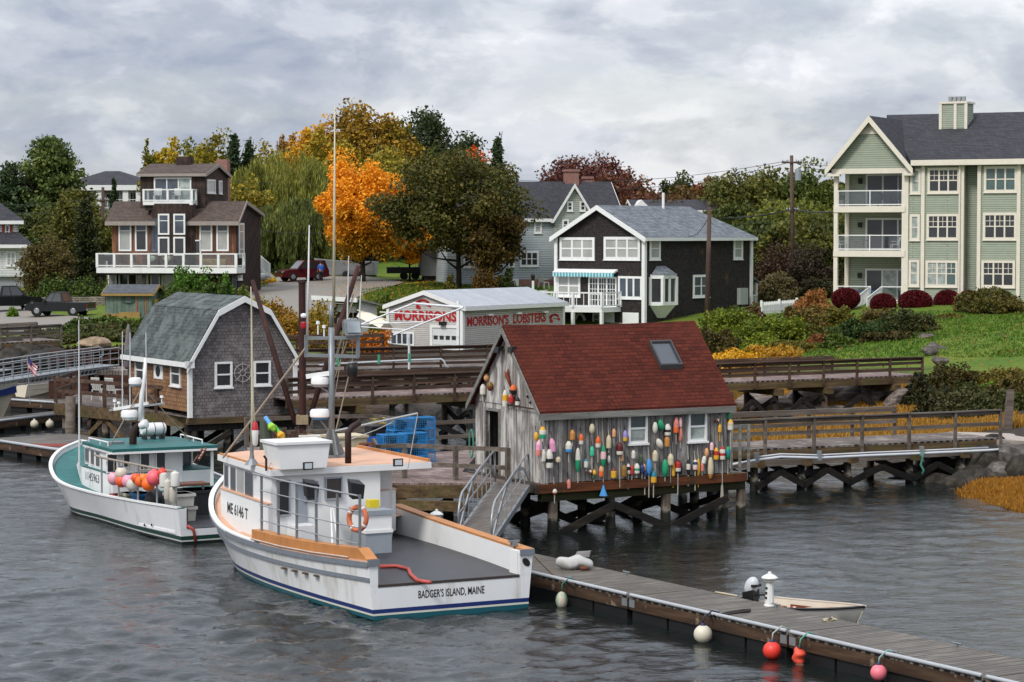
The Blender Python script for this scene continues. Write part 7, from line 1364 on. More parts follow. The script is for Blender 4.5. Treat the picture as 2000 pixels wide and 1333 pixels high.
    a = fl(299,858); m = MB(); m.tube([(a.x-.4,a.y,zr+.42),(a.x-.34,a.y,zr+.42),(a.x+.34,a.y,zr+.42),(a.x+.4,a.y,zr+.42)],[.16,.2,.2,.16],14); m.tube([(a.x-.02,a.y,zr+.42),(a.x+.02,a.y,zr+.42)],.212,14); cn = m.build('life_raft',BW,R,'auto'); m = MB()
    for x in (-.3,0,.3): m.box(a.x+x-.02,a.x+x+.02,a.y-.2,a.y+.2,zr+.09,zr+.2); m.torus((a.x+x,a.y,zr+.42),.215,.012,(1,0,0),14,4)
    m.build('cradle',BLACK,cn)
    for (x0,y0),(x1,y1) in (((174,863),(211,872)),((353,856),(395,867))): a,b = fl(x0,y0),fl(x1,y1); m = MB(); m.tube([a+ZV*.12,b+ZV*.12],.025,6); m.tube([a,a+ZV*.12],.02,6); m.tube([b,b+ZV*.12],.02,6); m.tube([a.lerp(b,.6),a.lerp(b,.6)+ZV*.12],.02,6); m.build('grab_rail',BW,R)
    m = MB(); a = fl(225,868); m.box(a.x-.2,a.x+.3,a.y,a.y+.3,zr+.09,zr+.16); m.build('hatch',GALV,R)
    o = fr.front(298,878,yb-.05); MB().box(o.x-.1,o.x+.1,yb-.12,yb-.003,o.z-.05,o.z+.07).build('deck_lamp',TEAL,R)
    ys = [5.6,4.3,2.9,1.6,.35]; pts = [(-H.at(y)[0]+.12,y,H.at(y)[1]) for y in ys]; top = 2.05
    for x,y,z in pts: MB().tube([(x,y,z),(x,y,top)],.03,7).build('rail_post',STEEL,R)
    MB().tube([(pts[0][0],6.2,top+.03)]+[(x,y,top) for x,y,z in pts],.035,7).build('rack_rail',paint('roped_rail','#8a8074',.7,.15),R); MB().tube([(x,y,top-.38) for x,y,z in pts[2:]],.02,6).build('rack_rail',STEEL,R); P = [(x,y) for x,y,z in pts]
    m = MB(); m.beam(fr.flat(378,905,1.0),fr.front(395,878,4.2),.05,.06); m.beam(fr.front(388,898,3.5),fr.front(402,876,3.9),.05,.06); m.build('roof_strut',BRICK,R)
    xb = float(np.interp(2.2,[p[1] for p in P[::-1]],[p[0] for p in P[::-1]]))
    NV = paint('navy_neck','#22244a',.5,.1)
    def hb(px,py,r,c,lab,top='#22244a',kind='ball',ln=.3):
        xr = -1.9
        for _ in range(4): o = fr.side(px,py,xr); xr = -float(np.interp(o.y,[0,3,6.5],[1.8,2.02,2.2]))+.06-r*.3
        mt = paint('buoy_'+c[1:],c,.45,.08,3); b = thing('ball_buoy' if kind == 'ball' else 'fender',lab,'buoy' if kind == 'ball' else 'fender',fr.M @ o,fr.rz,'ball buoys on the teal decked boat' if kind == 'ball' else 'white fenders on the teal decked boat'); m = MB()
        if kind == 'ball': m.ball((0,0,0),r,16,12,(1,1,1.05)); m.build('body',mt,b,True); MB().lathe([(r*.55,r*.80),(r*.38,r*1.0),(r*.2,r*1.15)],10).build('neck',paint('neck_'+top[1:],top,.5,.1),b)
        else: m.lathe([(r*.3,-ln),(r*.8,-ln*.93),(r,-ln*.8),(r,ln*.75),(r*.8,ln*.9),(r*.35,ln),(r*.25,ln*1.12)],12); h = m.build('body',mt,b,'auto')
        zt = max(.05,top_z-o.z); MB().tube([(0,0,r if kind == 'ball' else ln),(0,0,zt)],.012,5).build('line',paint('pale_rope','#a89c86',.8,.1),b)
    top_z = top
    for a in [(223,935,.20,'#d49aa6','pink ball buoy with white and navy crown at the forward end of the rail'),(237,925,.19,'#c4b9a8','cream ball buoy with navy crown high behind the pink one'),(238,940,.19,'#e0562e','orange ball buoy between the two pink and white ones'),(251,940,.20,'#d595a8','pink ball buoy with navy crown next to the grey white one'),(259,948,.19,'#b9b4ac','grey white ball buoy hanging lowest on the rail'),(266,934,.15,'#d85a24','small orange buoy tucked behind the grey white one'),(275,941,.17,'#e2622a','orange ball buoy left of the brightest orange one'),(290,946,.20,'#ee6a22','brightest orange ball buoy below the hot pink one','#d85a24'),(281,934,.14,'#e07a2a','small light orange buoy behind the rail post'),(301,934,.23,'#e2606a','big hot pink ball buoy on the rail','#d0505a'),(317,925,.15,'#c8402c','red buoy half hidden by the white fenders','#a83020')]: hb(*a)
    for a in [(320,938,.13,'#bdbab2','white fender touching the red buoy'),(342,937,.13,'#c1bfb8','white fender nearest the last rail post'),(328,957,.12,'#b7b2a6','long white fender in the middle of the bunch'),(338,967,.11,'#b0aa9c','lower yellowish white fender of the bunch')]: hb(*a,'#000000','f',.23 if a[0] != 328 else .30)
    g = lambda px,y,z=.445: fr.M @ Vector((fr.front(px,960,y).x,y,z))
    gi = lambda px,y,z,s: fr.M @ Vector((max(fr.front(px,960,y).x,-float(np.interp(y,[0,3,6.5],[1.8,2.02,2.2]))+.3+s),y,z))
    def tub(name,lab,px,y,sx,sy,h,c,z=.445): p = gi(px,y,z,sx); b = thing(name,lab,'crate',p,fr.rz,'crates on the teal decked boat'); mt = paint('crate_'+c[1:],c,.55,.1); k = MB(); k.hexa([(-sx*.92,-sy*.92,0),(sx*.92,-sy*.92,0),(sx*.92,sy*.92,0),(-sx*.92,sy*.92,0),(-sx,-sy,h),(sx,-sy,h),(sx,sy,h),(-sx,sy,h)]); k.build('body',mt,b); MB().box(-sx-.03,sx+.03,-sy-.03,sy+.03,h-.08,h).build('rim',mt,b)
    tub('fish_crate','cream crate behind the rail under the pink buoys',243,4.4,.34,.3,.62,'#a59b84'); tub('fish_crate','blue bin behind the rail under the orange buoys',266,3.6,.32,.3,.68,'#1c557e'); tub('fish_crate','white crate behind the fenders, upper of two',350,1.9,.36,.32,.38,'#b5b2aa',.875); tub('fish_crate','white crate behind the fenders, lower of two',350,1.9,.4,.36,.42,'#aaa69c'); tub('bait_bin','black crate with teal base at the stern of the teal decked boat',388,3.2,.5,.45,.75,'#1b1c1f'); tub('bait_bin','red and white tote at the foot of the cabin side',213,5.2,.25,.22,.5,'#a83a30')
    p = gi(298,2.8,.445,.3); b = thing('oilskin_heap','black oilskins hung over a bucket behind the rail','clothing',p,fr.rz); m = MB(); m.ball((0,0,.45),.33,12,9,(1,.8,1.35)); m.build('cloth',paint('black_oilskin','#121214',.4,.3,6),b,True); MB().lathe([(.2,0),(.25,.3)],12).build('bucket',BLACK,b)
    p = fr.front(372,905,3.0); b = thing('work_table','brown hauling table at the starboard side of the teal decked boat','table',fr.M @ Vector((p.x,3.0,.445)),fr.rz); MB().box(-.6,.5,-.3,.4,.9,.97).build('tabletop',paint('brown_table','#5a3a28',.7,.2),b)
    for x in (-.5,.4): MB().box(x-.03,x+.03,-.03,.03,0,.9).build('leg',STEEL,b)
boat_two()
def far_boats():
    b0 = on(16,824,0); R = thing('motor_boat','white boat bow with a broad blue stripe cut by the left picture edge','boat',b0+Vector((-5.9,-1.0,0)),-math.pi/2+.12); H = Hull([(0,1.2,1.,1.5),(3,1.4,1.1,1.58),(4.8,1.15,.7,1.74),(5.8,.6,.25,1.9),(6.6,.02,.015,2.1)],24,.86)
    H.shell(R,band_mat('hull_cream_blue','#c2baa6',[(.10,'#1c3f4a')])); H.foredeck(R,paint('cream_gelcoat','#cfc6b2',.5,.06),0,.05,.06); H.cap(R,'gunwale',BW,.08,.04,0,99,.08); H.guard(R,'blue_stripe',paint('navy_stripe','#1a2c66',.4,.06),.76,.04,0,99,5.)
    m = MB(); rail = [(-.9,3.2,1.6),(-.9,3.2,2.2),(-.7,4.8,2.4),(0,6.2,2.5),(.7,4.8,2.4),(.9,3.2,2.2),(.9,3.2,1.6)]; m.tube(rail,.025,6)
    for p in rail[2:5]: m.tube([p,(p[0],p[1],1.7)],.02,6)
    m.build('bow_rail',STEEL,R)
    s0,s1 = on(40,768,.5),on(147,752,.7); d = s1-s0; L_ = math.hypot(d.x,d.y); R = thing('dinghy','long pale dinghy with red trim lying on the far float','boat',(s0.x,s0.y,.55),math.atan2(d.y,d.x)-math.pi/2); H = Hull([(0,.5,.4,.38),(L_*.5,.6,.45,.4),(L_*.85,.35,.2,.5),(L_,.02,.015,.6)],16); H.shell(R,paint('cream_gelcoat','#cfc6b2',.5,.06)); H.inner(R,paint('skiff_cream_inside','#b3a796',.6,.08),paint('skiff_cream_inside','#b3a796',.6,.08),.12,L_*.9,.06); H.cap(R,'gunwale',BW,.05,.02,0,99,.03)
    for t in (.15,.4,.6): MB().box(-.45,.45,L_*t,L_*t+.2,.25,.29).build('seat',paint('red_trim','#9a3a30',.6,.1) if t < .5 else BW,R)
far_boats()
# ---------------- buoys on the shed ----------------
BC = dict(w='#c6c2b6',c='#bdb093',o='#d2622a',y='#cf9a2a',g='#1f8a60',b='#3f86bf',d='#25335e',r='#a82a26',m='#561818',p='#d68fae',k='#1a1a1c',t='#b47a3a',l='#8d82bd',n='#6e3420',a='#2a7684',s='#c4786a',e='#c99468',h='#3fb08a',u='#7e5c28',v='#3a4a34',i='#d8aeb0')
BUOYS = [ # column, top, bottom, width, tilt, bands from the top, stick top, stick bottom, round ends, what it looks like
(83,305,390,42,0,'y',250,0,1,'small yellow buoy at the shed corner behind the orange, white and green one'),(138,255,365,62,0,'ywg',220,0,0,'yellow, white and green banded buoy at the top of the corner bunch'),
(103,375,525,52,3,'ips',300,640,0,'faded pink buoy with a greenish stripe in the corner bunch'),(146,465,578,50,0,'w',400,660,0,'plain white buoy in the corner bunch, left of the black banded one'),(200,465,638,66,0,'wwkw',420,0,0,'large white buoy with a narrow black band in the corner bunch'),
(228,365,488,60,-8,'p',300,0,0,'bright pink buoy hung right of the shed corner'),(284,535,585,50,0,'c',0,0,0,'small bell shaped cream buoy alone beside the corner bunch'),(380,390,490,62,0,'wwwb',340,590,0,'white buoy with a bright blue bottom band'),
(417,285,378,52,0,'t',220,440,0,'mustard orange buoy above the white and blue one'),(500,322,420,44,0,'oow',265,640,0,'orange buoy with white base on a long pale stick'),(468,455,675,52,0,'wg',0,800,1,'long white and green buoy, the longest on the left half of the wall'),
(546,555,635,42,0,'aww',480,670,0,'pale buoy with teal top right of the long white and green one'),(598,228,325,54,0,'c',180,350,1,'round ended cream buoy high on the wall with a thin dark ring'),(602,440,525,42,0,'h',390,660,0,'light sea green buoy under the high cream one'),
(656,345,448,48,0,'oow',265,590,0,'orange buoy with white base next to the long stick with a blue end'),(704,430,625,54,0,'gig',112,890,1,'long green buoy with a pink middle on the longest stick'),(756,335,455,50,0,'c',215,500,0,'ivory buoy on a black stick in the middle of the wall'),
(761,525,598,32,0,'w',460,0,1,'little white teardrop buoy below the ivory one'),(807,275,350,38,0,'e',240,440,0,'small peach buoy with a knotted chain of rope below'),(910,292,390,44,0,'lly',260,0,0,'lavender buoy with yellow base touching the left window'),
(855,400,515,64,0,'mmmw',150,820,0,'maroon buoy with white base on a tall white stick'),(880,500,575,36,0,'e',0,640,0,'peach buoy half behind the maroon one'),(895,612,718,60,0,'u',560,0,0,'olive brown buoy below the maroon one'),(686,622,718,46,0,'eo',600,0,0,'peach and orange buoy near the floor beside the long stick'),
(800,640,732,54,0,'nyy',590,750,0,'yellow buoy with brown top near the floor'),(580,660,690,54,78,'nwn',0,0,0,'rust red buoy with a white ring lying sideways'),(620,655,740,40,10,'yv',590,800,0,'yellow and dark green buoy near the sideways red one'),(940,600,695,40,0,'wkw',530,840,0,'slim white and black buoy below the left window'),
(973,615,700,40,0,'r',0,810,0,'plain red buoy beside the slim white and black one'),(1016,597,690,54,0,'wwgw',560,730,0,'white buoy with a green band below the left window'),(988,475,550,40,0,'w',430,0,0,'small white buoy right under the left window'),(1058,510,590,40,0,'v',460,0,0,'dark green netted buoy under the right side of the left window'),
(1065,610,680,50,0,'d',0,745,0,'slate navy buoy beside the green banded one'),(1088,600,662,34,0,'e',0,0,0,'small peach buoy pressed against the sky blue one'),(1128,555,705,56,0,'b',350,915,1,'sky blue buoy on a long white stick'),(1092,668,712,46,0,'d',0,890,0,'deep navy buoy at the floor beside the sky blue one'),
(1186,475,575,54,0,'c',420,790,0,'cream buoy above the teal and orange one'),(1170,665,775,58,0,'ay',0,915,0,'teal and orange yellow buoy hanging lowest across the sill'),(1275,560,720,66,0,'g',540,765,1,'biggest plain green buoy in the middle of the right half'),(1186,213,318,52,0,'w',0,0,1,'white buoy right of the left window, upright'),
(1238,188,292,60,-18,'g',0,0,1,'tilted dark green buoy between two white ones'),(1300,230,335,62,0,'wwkw',0,0,0,'white buoy with black marks above the orange brown one'),(1298,340,440,52,0,'t',0,0,0,'orange brown buoy under the white one with black marks'),(1225,365,465,62,-25,'w',0,0,1,'tilted white buoy below the tilted green one'),
(1382,168,312,52,0,'sso',120,420,0,'coral pink buoy with orange base left of the right window'),(1424,168,260,36,0,'i',90,0,0,'narrow pale pink buoy left of the right window'),(1424,265,398,44,0,'s',0,460,1,'coral double bulb buoy below the narrow pale pink one'),(1328,508,612,60,0,'c',350,780,0,'ivory buoy on a long white stick beside the big green one'),
(1358,580,715,36,0,'y',400,825,0,'amber buoy half behind the maroon and white one'),(1397,560,670,58,0,'mrrw',0,890,0,'maroon and red buoy with a white base band'),(1428,590,700,34,0,'k',0,0,0,'black buoy tucked behind the maroon and red one'),(1498,560,705,42,0,'kwk',430,800,1,'black buoy with a white middle under the right window'),
(1560,562,655,48,0,'wdwi',480,850,0,'white buoy with navy ring and pink base'),(1592,555,715,36,0,'y',430,820,1,'slim amber buoy right of the navy ringed one'),(1628,585,670,36,0,'s',0,720,0,'small coral buoy behind the slim amber one'),(1643,528,600,44,12,'w',500,0,0,'leaning small white buoy under the right window'),
(1668,455,540,42,0,'e',0,0,1,'peach bulb buoy above the large speckled one'),(1700,540,738,58,0,'cccct',0,0,1,'large cream buoy with orange speckled tip near the corner'),(1716,402,475,38,0,'i',330,500,0,'pale pink buoy right below the right window corner'),(1755,450,560,52,0,'yry',420,0,0,'yellow buoy with a red middle band'),
(1810,440,560,58,0,'rwrw',90,940,0,'red and white striped buoy on a tall white oar'),(1863,440,558,54,0,'gag',380,700,1,'green buoy at the far corner with a yellow paddle below'),(1885,190,285,58,0,'ycw',70,640,0,'cream buoy with yellow shoulder hung highest past the corner'),(1878,118,188,36,0,'g',60,0,1,'narrow green buoy above the cream one past the corner'),
(1792,232,308,36,0,'y',150,390,0,'yellow buoy between the right window and the tall white oar'),(1768,182,216,40,68,'wn',0,0,0,'white and rust buoy hanging sideways from a cord at the right window'),(252,835,888,48,0,'wwo',720,970,1,'round white and orange float on a stick below the sill'),(385,745,830,40,0,'s',680,0,0,'salmon coloured buoy hanging over the sill beam'),
(1500,785,812,22,0,'w',700,0,1,'tiny white ball hanging below the sill')]
GBUOYS = [(144,362,402,26,0,'e',320,0,1,'peach buoy highest at the left slope of the gable'),(127,418,474,28,0,'w',400,520,0,'white buoy at the left slope of the gable'),(166,405,455,30,0,'un',0,0,1,'olive and red buoy beside the white gable buoy'),(248,450,540,28,0,'wyw',430,0,0,'tall white buoy with yellow band over the doorway'),(268,476,518,16,0,'wr',450,550,0,'thin white and red buoy over the doorway'),(294,422,478,32,0,'ok',0,0,1,'orange and black buoy at the top of the doorway bunch'),(281,476,520,28,0,'r',0,0,0,'red buoy below the orange and black one'),(312,490,533,22,0,'kw',440,560,0,'small black and white buoy at the right of the doorway bunch')]
def buoys():
    fr = SHED; SM = paint('pale_stick','#a59f92',.8,.15); RM = paint('dark_cord','#3a3632',.9,.3); mats = {k: paint('buoy_paint_'+k,v,.6,.10,5,dirt='#86806f',dlo=.54,dhi=.72) for k,v in BC.items()}
    def one(row,sc,ox,oy,side):
        x,y0,y1,w,tl,bands,s0,s1,eg,lab = row; P = lambda yy: (fr.side(ox+x/sc,oy+yy/sc,-.10) if side else fr.front(ox+x/sc,oy+yy/sc,-.10))
        a,b = P(y0),P(y1); r = w/sc/FPX*70/2*(1.0 if not side else 1.2); h = a.z-b.z; mid = (a+b)/2
        if not side: mid.y = -r-.03-.1*(bands in ('y','e','k','d'))*0
        else: mid.x = -r-.05
        if tl > 60: h = w/sc/FPX*70; r = (y1-y0)/sc/FPX*70/2
        R = thing('lobster_buoy',lab,'buoy',fr.M @ mid,fr.rz,'painted buoys hung on the shed'); n = len(bands); ks = sorted(set(bands)); pr = []
        N = 14
        for i in range(N+1):
            f = i/N; z = h*(.5-f); q = f
            rr = (math.sin(math.pi*min(1,max(0,.04+.92*f)))**.5 if eg else min(1,.34+1.5*f**.75 if f < .32 else 1)*(1 if f < .93 else .93)); bi = min(n-1,int(f*n-1e-6)); pr.append((r*rr,z,ks.index(bands[bi])))
        for i in range(1,N):       # a crisp edge where the paint changes
            pass
        m = MB(); m.lathe(pr,14); o = m.build('body',[mats[k] for k in ks],R,'auto'); o.rotation_euler = (0,math.radians(tl),0)
        if s0 or s1:
            top = P(s0).z-mid.z if s0 else h*.5; bot = P(s1).z-mid.z if s1 else -h*.5
            if s1: MB().tube([(0,0,-h*.48),(.01,.02,bot)],max(.017,r*.15),6).build('stick',SM if 'y' not in bands or len(bands) > 1 else mats['y'],R)
            if s0:
                mt = SM if (s1 and y0-s0 > 75) else RM; MB().tube([(0,0,h*.48),(.0,r*.6,(top+h*.5)/2),(0,r*.8,top)],max(.012,r*.12),6).build('stick' if mt is SM else 'cord',mt,R)
        if 'longest stick' in lab: z = P(800).z-mid.z; MB().lathe([(.02,0),(.06,-.12),(.13,-.32)],8,(0,0,z)).build('blue_tassel',mats['b'],R)
        if 'yellow paddle' in lab: z = P(690).z-mid.z; MB().slab([(0,0,z),(.14,0,z-.04),(.36,0,z-.16),(.3,0,z-.22),(.06,0,z-.2)],(0,.02,0)).build('paddle',paint('lime_paddle','#a8b03a',.6,.08),R)
        if 'tall white oar' in lab and 'striped' in lab: z = P(800).z-mid.z; MB().slab([(-.03,0,z),(.03,0,z),(.06,0,z-.45),(-.06,0,z-.45)],(0,.02,0)).build('oar_blade',SM,R)
    for row in BUOYS: one(row,4.7619,1030,780,False)
    for row in GBUOYS: one(row,2.7778,900,600,True)
    p = fr.side(994,740,-.12); R = thing('driftwood','red brown twist of driftwood hung on the gable over the doorway','driftwood',fr.M @ p,fr.rz); m = MB(); m.tube([(0,-.12,-.25),(-.03,0,0),(0,.1,.12),(0,.05,.3)],[.03,.06,.05,.02],7); m.tube([(-.03,0,0),(0,.2,.1),(0,.28,.2)],[.05,.04,.015],7); m.build('wood',paint('red_driftwood','#6e3420',.9,.25,9),R,True)
    p = fr.side(1033,780,-.08); R = thing('horseshoe','dark horseshoe nailed to the gable boards','horseshoe',fr.M @ p,fr.rz); MB().torus((0,0,0),.12,.03,(1,0,0),14,6,-.4,math.pi+.4).build('shoe',RUSTY,R)
buoys()
# ---------------- vehicles ----------------
TYRE = paint('tyre_rubber','#141414',.8,.1); RIM = paint('alloy_rim','#8f9193',.35,.1,metal=.5)
def car(name,label,p,deg,col,L,W,H,kind,cat):
    R = thing(name,label,cat,p,math.radians(deg)); PM = paint('car_'+col[1:],col,.25,.05,1); w = W/2; bz = H*.56; x0,x1 = -L/2,L/2
    P = [(x0,.38),(x0+.02,bz),(x1-1.35,bz+.04),(x1-.25,bz-.08),(x1,bz-.25),(x1,.36),(x1-.5,.30),(x0+.4,.30)] if kind == 'suv' else [(x0,.42),(x0,bz),(x1-1.45,bz+.02),(x1-.3,bz-.06),(x1,bz-.25),(x1,.40),(x1-.5,.34),(x0+.4,.34)]
    m = MB(); m.slab([(x,-w,z) for x,z in P],(0,W,0)); m.build('body',PM,R,'auto')
    c0,c1 = (x0+.05,x1-1.3) if kind == 'suv' else (x0+1.75,x1-1.3); t0,t1 = (c0+.25,c1-.75) if kind == 'suv' else (c0+.25,c1-.7); tw = w*.80
    cb = [(c0,-w*.97,bz),(c1,-w*.97,bz),(c1,w*.97,bz),(c0,w*.97,bz),(t0,-tw,H),(t1,-tw,H),(t1,tw,H),(t0,tw,H)]; m = MB(); m.hexa(cb); m.build('cabin',PM,R)
    V = [Vector(v) for v in cb]; L4 = lambda a,b,c,d,u,v: V[a].lerp(V[b],u).lerp(V[d].lerp(V[c],u),v)
    def pane(a,b,c,d,u0,u1,nm='window'):
        q = [L4(a,b,c,d,u0,.12),L4(a,b,c,d,u1,.12),L4(a,b,c,d,u1,.88),L4(a,b,c,d,u0,.88)]; n = (q[1]-q[0]).cross(q[3]-q[0]).normalized()*.012; MB().slab([x-n for x in q],n*2).build(nm,GL_DARK,R)
    pane(1,2,6,5,.06,.94,'windscreen'); pane(3,0,4,7,.08,.92,'rear_window')
    for a,b,c,d in ((0,1,5,4),(2,3,7,6)):
        for u0,u1 in (((.08,.34),(.37,.62),(.65,.92)) if kind == 'suv' else ((.1,.42),(.46,.9))): pane(a,b,c,d,u0,u1)
    if kind == 'pickup': m = MB(); m.box(x0+.08,x0+1.72,-w+.1,w-.1,bz+.002,bz+.012); m.build('bed',BLACK,R)
    for x in (x0+1.0,x1-.95):
        for s in (-1,1):
            o = (x,s*(w-.20),.37); m = MB(); m.lathe([(.24,0),(.37,.02),(.37,.22),(.24,.24)],18,o,(0,s,0)); t = m.build('wheel',TYRE,R); MB().lathe([(.22,.235),(.18,.25),(.05,.25)],10,o,(0,s,0)).build('rim',RIM,t); m = MB(); m.torus((x,s*(w+.003),.40),.42,.035,(0,1,0),14,5,0,math.pi); m.build('wheel_arch',BLACK if kind == 'pickup' else PM,R)
    for s in (-1,1):
        MB().box(x1-.06,x1+.015,s*(w-.22)-.17,s*(w-.22)+.17,bz-.28,bz-.14).build('headlight',RIM,R); MB().box(x0-.015,x0+.05,s*(w-.10)-.08,s*(w-.10)+.08,bz-.38,bz-.08).build('tail_light',RED_PAINT,R)
        MB().box(c1-.35,c1-.15,s*(w+.02)-.0,s*(w+.02)+s*.2 if s > 0 else s*(w+.02)+.0,bz+.02,bz+.2).build('mirror',BLACK,R) if s > 0 else MB().box(c1-.35,c1-.15,-w-.22,-w-.02,bz+.02,bz+.2).build('mirror',BLACK,R)
    for x in (x0,x1): MB().box(x-.08,x+.08,-w+.03,w-.03,.40,.56).build('bumper',RIM if kind == 'pickup' else PM,R)
    MB().box(x1-.02,x1+.02,-.45,.45,bz-.32,bz-.14).build('grille',BLACK,R)
    for s in (-1,1): m = MB(); m.box((c0+c1)/2-.02,(c0+c1)/2+.01,s*w-.004,s*w+.004,.45,bz); m.box((c0+c1)/2-.32,(c0+c1)/2-.14,s*w-.012,s*w+.012,bz-.14,bz-.10); m.build('door_seam',BLACK,R)
    return R
P_ = at(118,625,171); P_.z = max(P_.z,terr(P_.x,P_.y)+.1); car('pickup_truck','dark grey pickup truck parked in front of the stone wall',P_,168,'#191a1d',4.75,1.85,1.72,'pickup','pickup truck')
P_ = at(14,606,178); P_.z = max(P_.z,terr(P_.x,P_.y)+.1); car('pickup_truck','black pickup truck cut by the left picture edge, seen from behind',P_,28,'#0e0f11',5.2,1.9,1.85,'pickup','pickup truck')
P_ = at(590,551,206); P_.z = max(P_.z,terr(P_.x,P_.y)+.1); SUV = car('suv','dark red sport utility vehicle parked at the head of the driveway',P_,207,'#4a1018',4.3,1.95,1.78,'suv','car')
def person():
    p = at(627,551,203); p.z = max(p.z,terr(p.x,p.y)+.1); R = thing('person','person in a blue jacket and dark trousers standing beside the dark red vehicle','person',p,.5)
    def skin(name,J,E,mat,par):
        me = bpy.data.meshes.new(name); me.from_pydata([j[0] for j in J],E,[]); o = bpy.data.objects.new(name,me); COL.objects.link(o); o.parent = par; o.modifiers.new('skin','SKIN'); s = o.modifiers.new('sub','SUBSURF'); s.levels = s.render_levels = 1
        for i,j in enumerate(J): me.skin_vertices[0].data[i].radius = (j[1],j[1])
        me.skin_vertices[0].data[0].use_root = True; me.materials.append(mat); return o
    J = [((0,0,.92),.15),((0,0,1.15),.14),((0,0,1.38),.16),((0,0,1.5),.06),((0,.02,1.58),.095),((0,.02,1.70),.085),((.1,0,.85),.10),((.11,0,.48),.065),((.11,-.02,.1),.045),((.12,.12,.04),.04),((-.1,0,.85),.10),((-.11,.02,.48),.065),((-.12,-.02,.1),.045),((-.13,.12,.04),.04),((.2,0,1.42),.06),((.26,.02,1.15),.045),((.25,.14,.93),.032),((.25,.17,.86),.026),((-.2,0,1.42),.06),((-.26,.02,1.15),.045),((-.25,.16,.95),.032),((-.25,.19,.88),.026),((0,.125,1.6),.018)]
    E = [(0,1),(1,2),(2,3),(3,4),(4,5),(0,6),(6,7),(7,8),(8,9),(0,10),(10,11),(11,12),(12,13),(2,14),(14,15),(15,16),(16,17),(2,18),(18,19),(19,20),(20,21),(4,22)]
    for b,sx in ((17,1),(21,-1)):
        x,y,z = J[b][0]
        for k in range(4): J.append(((x+(k-1.5)*.02,y+.03,z-.07-.012*(k in (1,2))),.009)); E.append((b,len(J)-1))
        J.append(((x-sx*.045,y+.04,z-.03),.01)); E.append((b,len(J)-1))
    skin('body',J,E,paint('skin_tone','#a8775c',.6,.05),R)
    skin('jacket',[((0,0,.86),.165),((0,0,1.15),.165),((0,0,1.40),.185),((0,0,1.5),.085),((.21,0,1.42),.08),((.27,.02,1.15),.062),((.255,.13,.95),.05),((-.21,0,1.42),.08),((-.27,.02,1.15),.062),((-.255,.15,.97),.05)],[(0,1),(1,2),(2,3),(2,4),(4,5),(5,6),(2,7),(7,8),(8,9)],paint('blue_jacket','#1f62b8',.7,.1),R)
    skin('trousers',[((0,0,.9),.16),((.1,0,.82),.115),((.11,0,.48),.085),((.11,-.02,.1),.065),((-.1,0,.82),.115),((-.11,.02,.48),.085),((-.12,-.02,.1),.065)],[(0,1),(1,2),(2,3),(0,4),(4,5),(5,6)],paint('dark_trousers','#1b1d24',.8,.1),R)
    m = MB(); m.ball((0,-.005,1.67),.105,12,8,(1,1.05,.9)); m.build('hair',paint('dark_hair','#2a211c',.8,.2),R,True)
person()
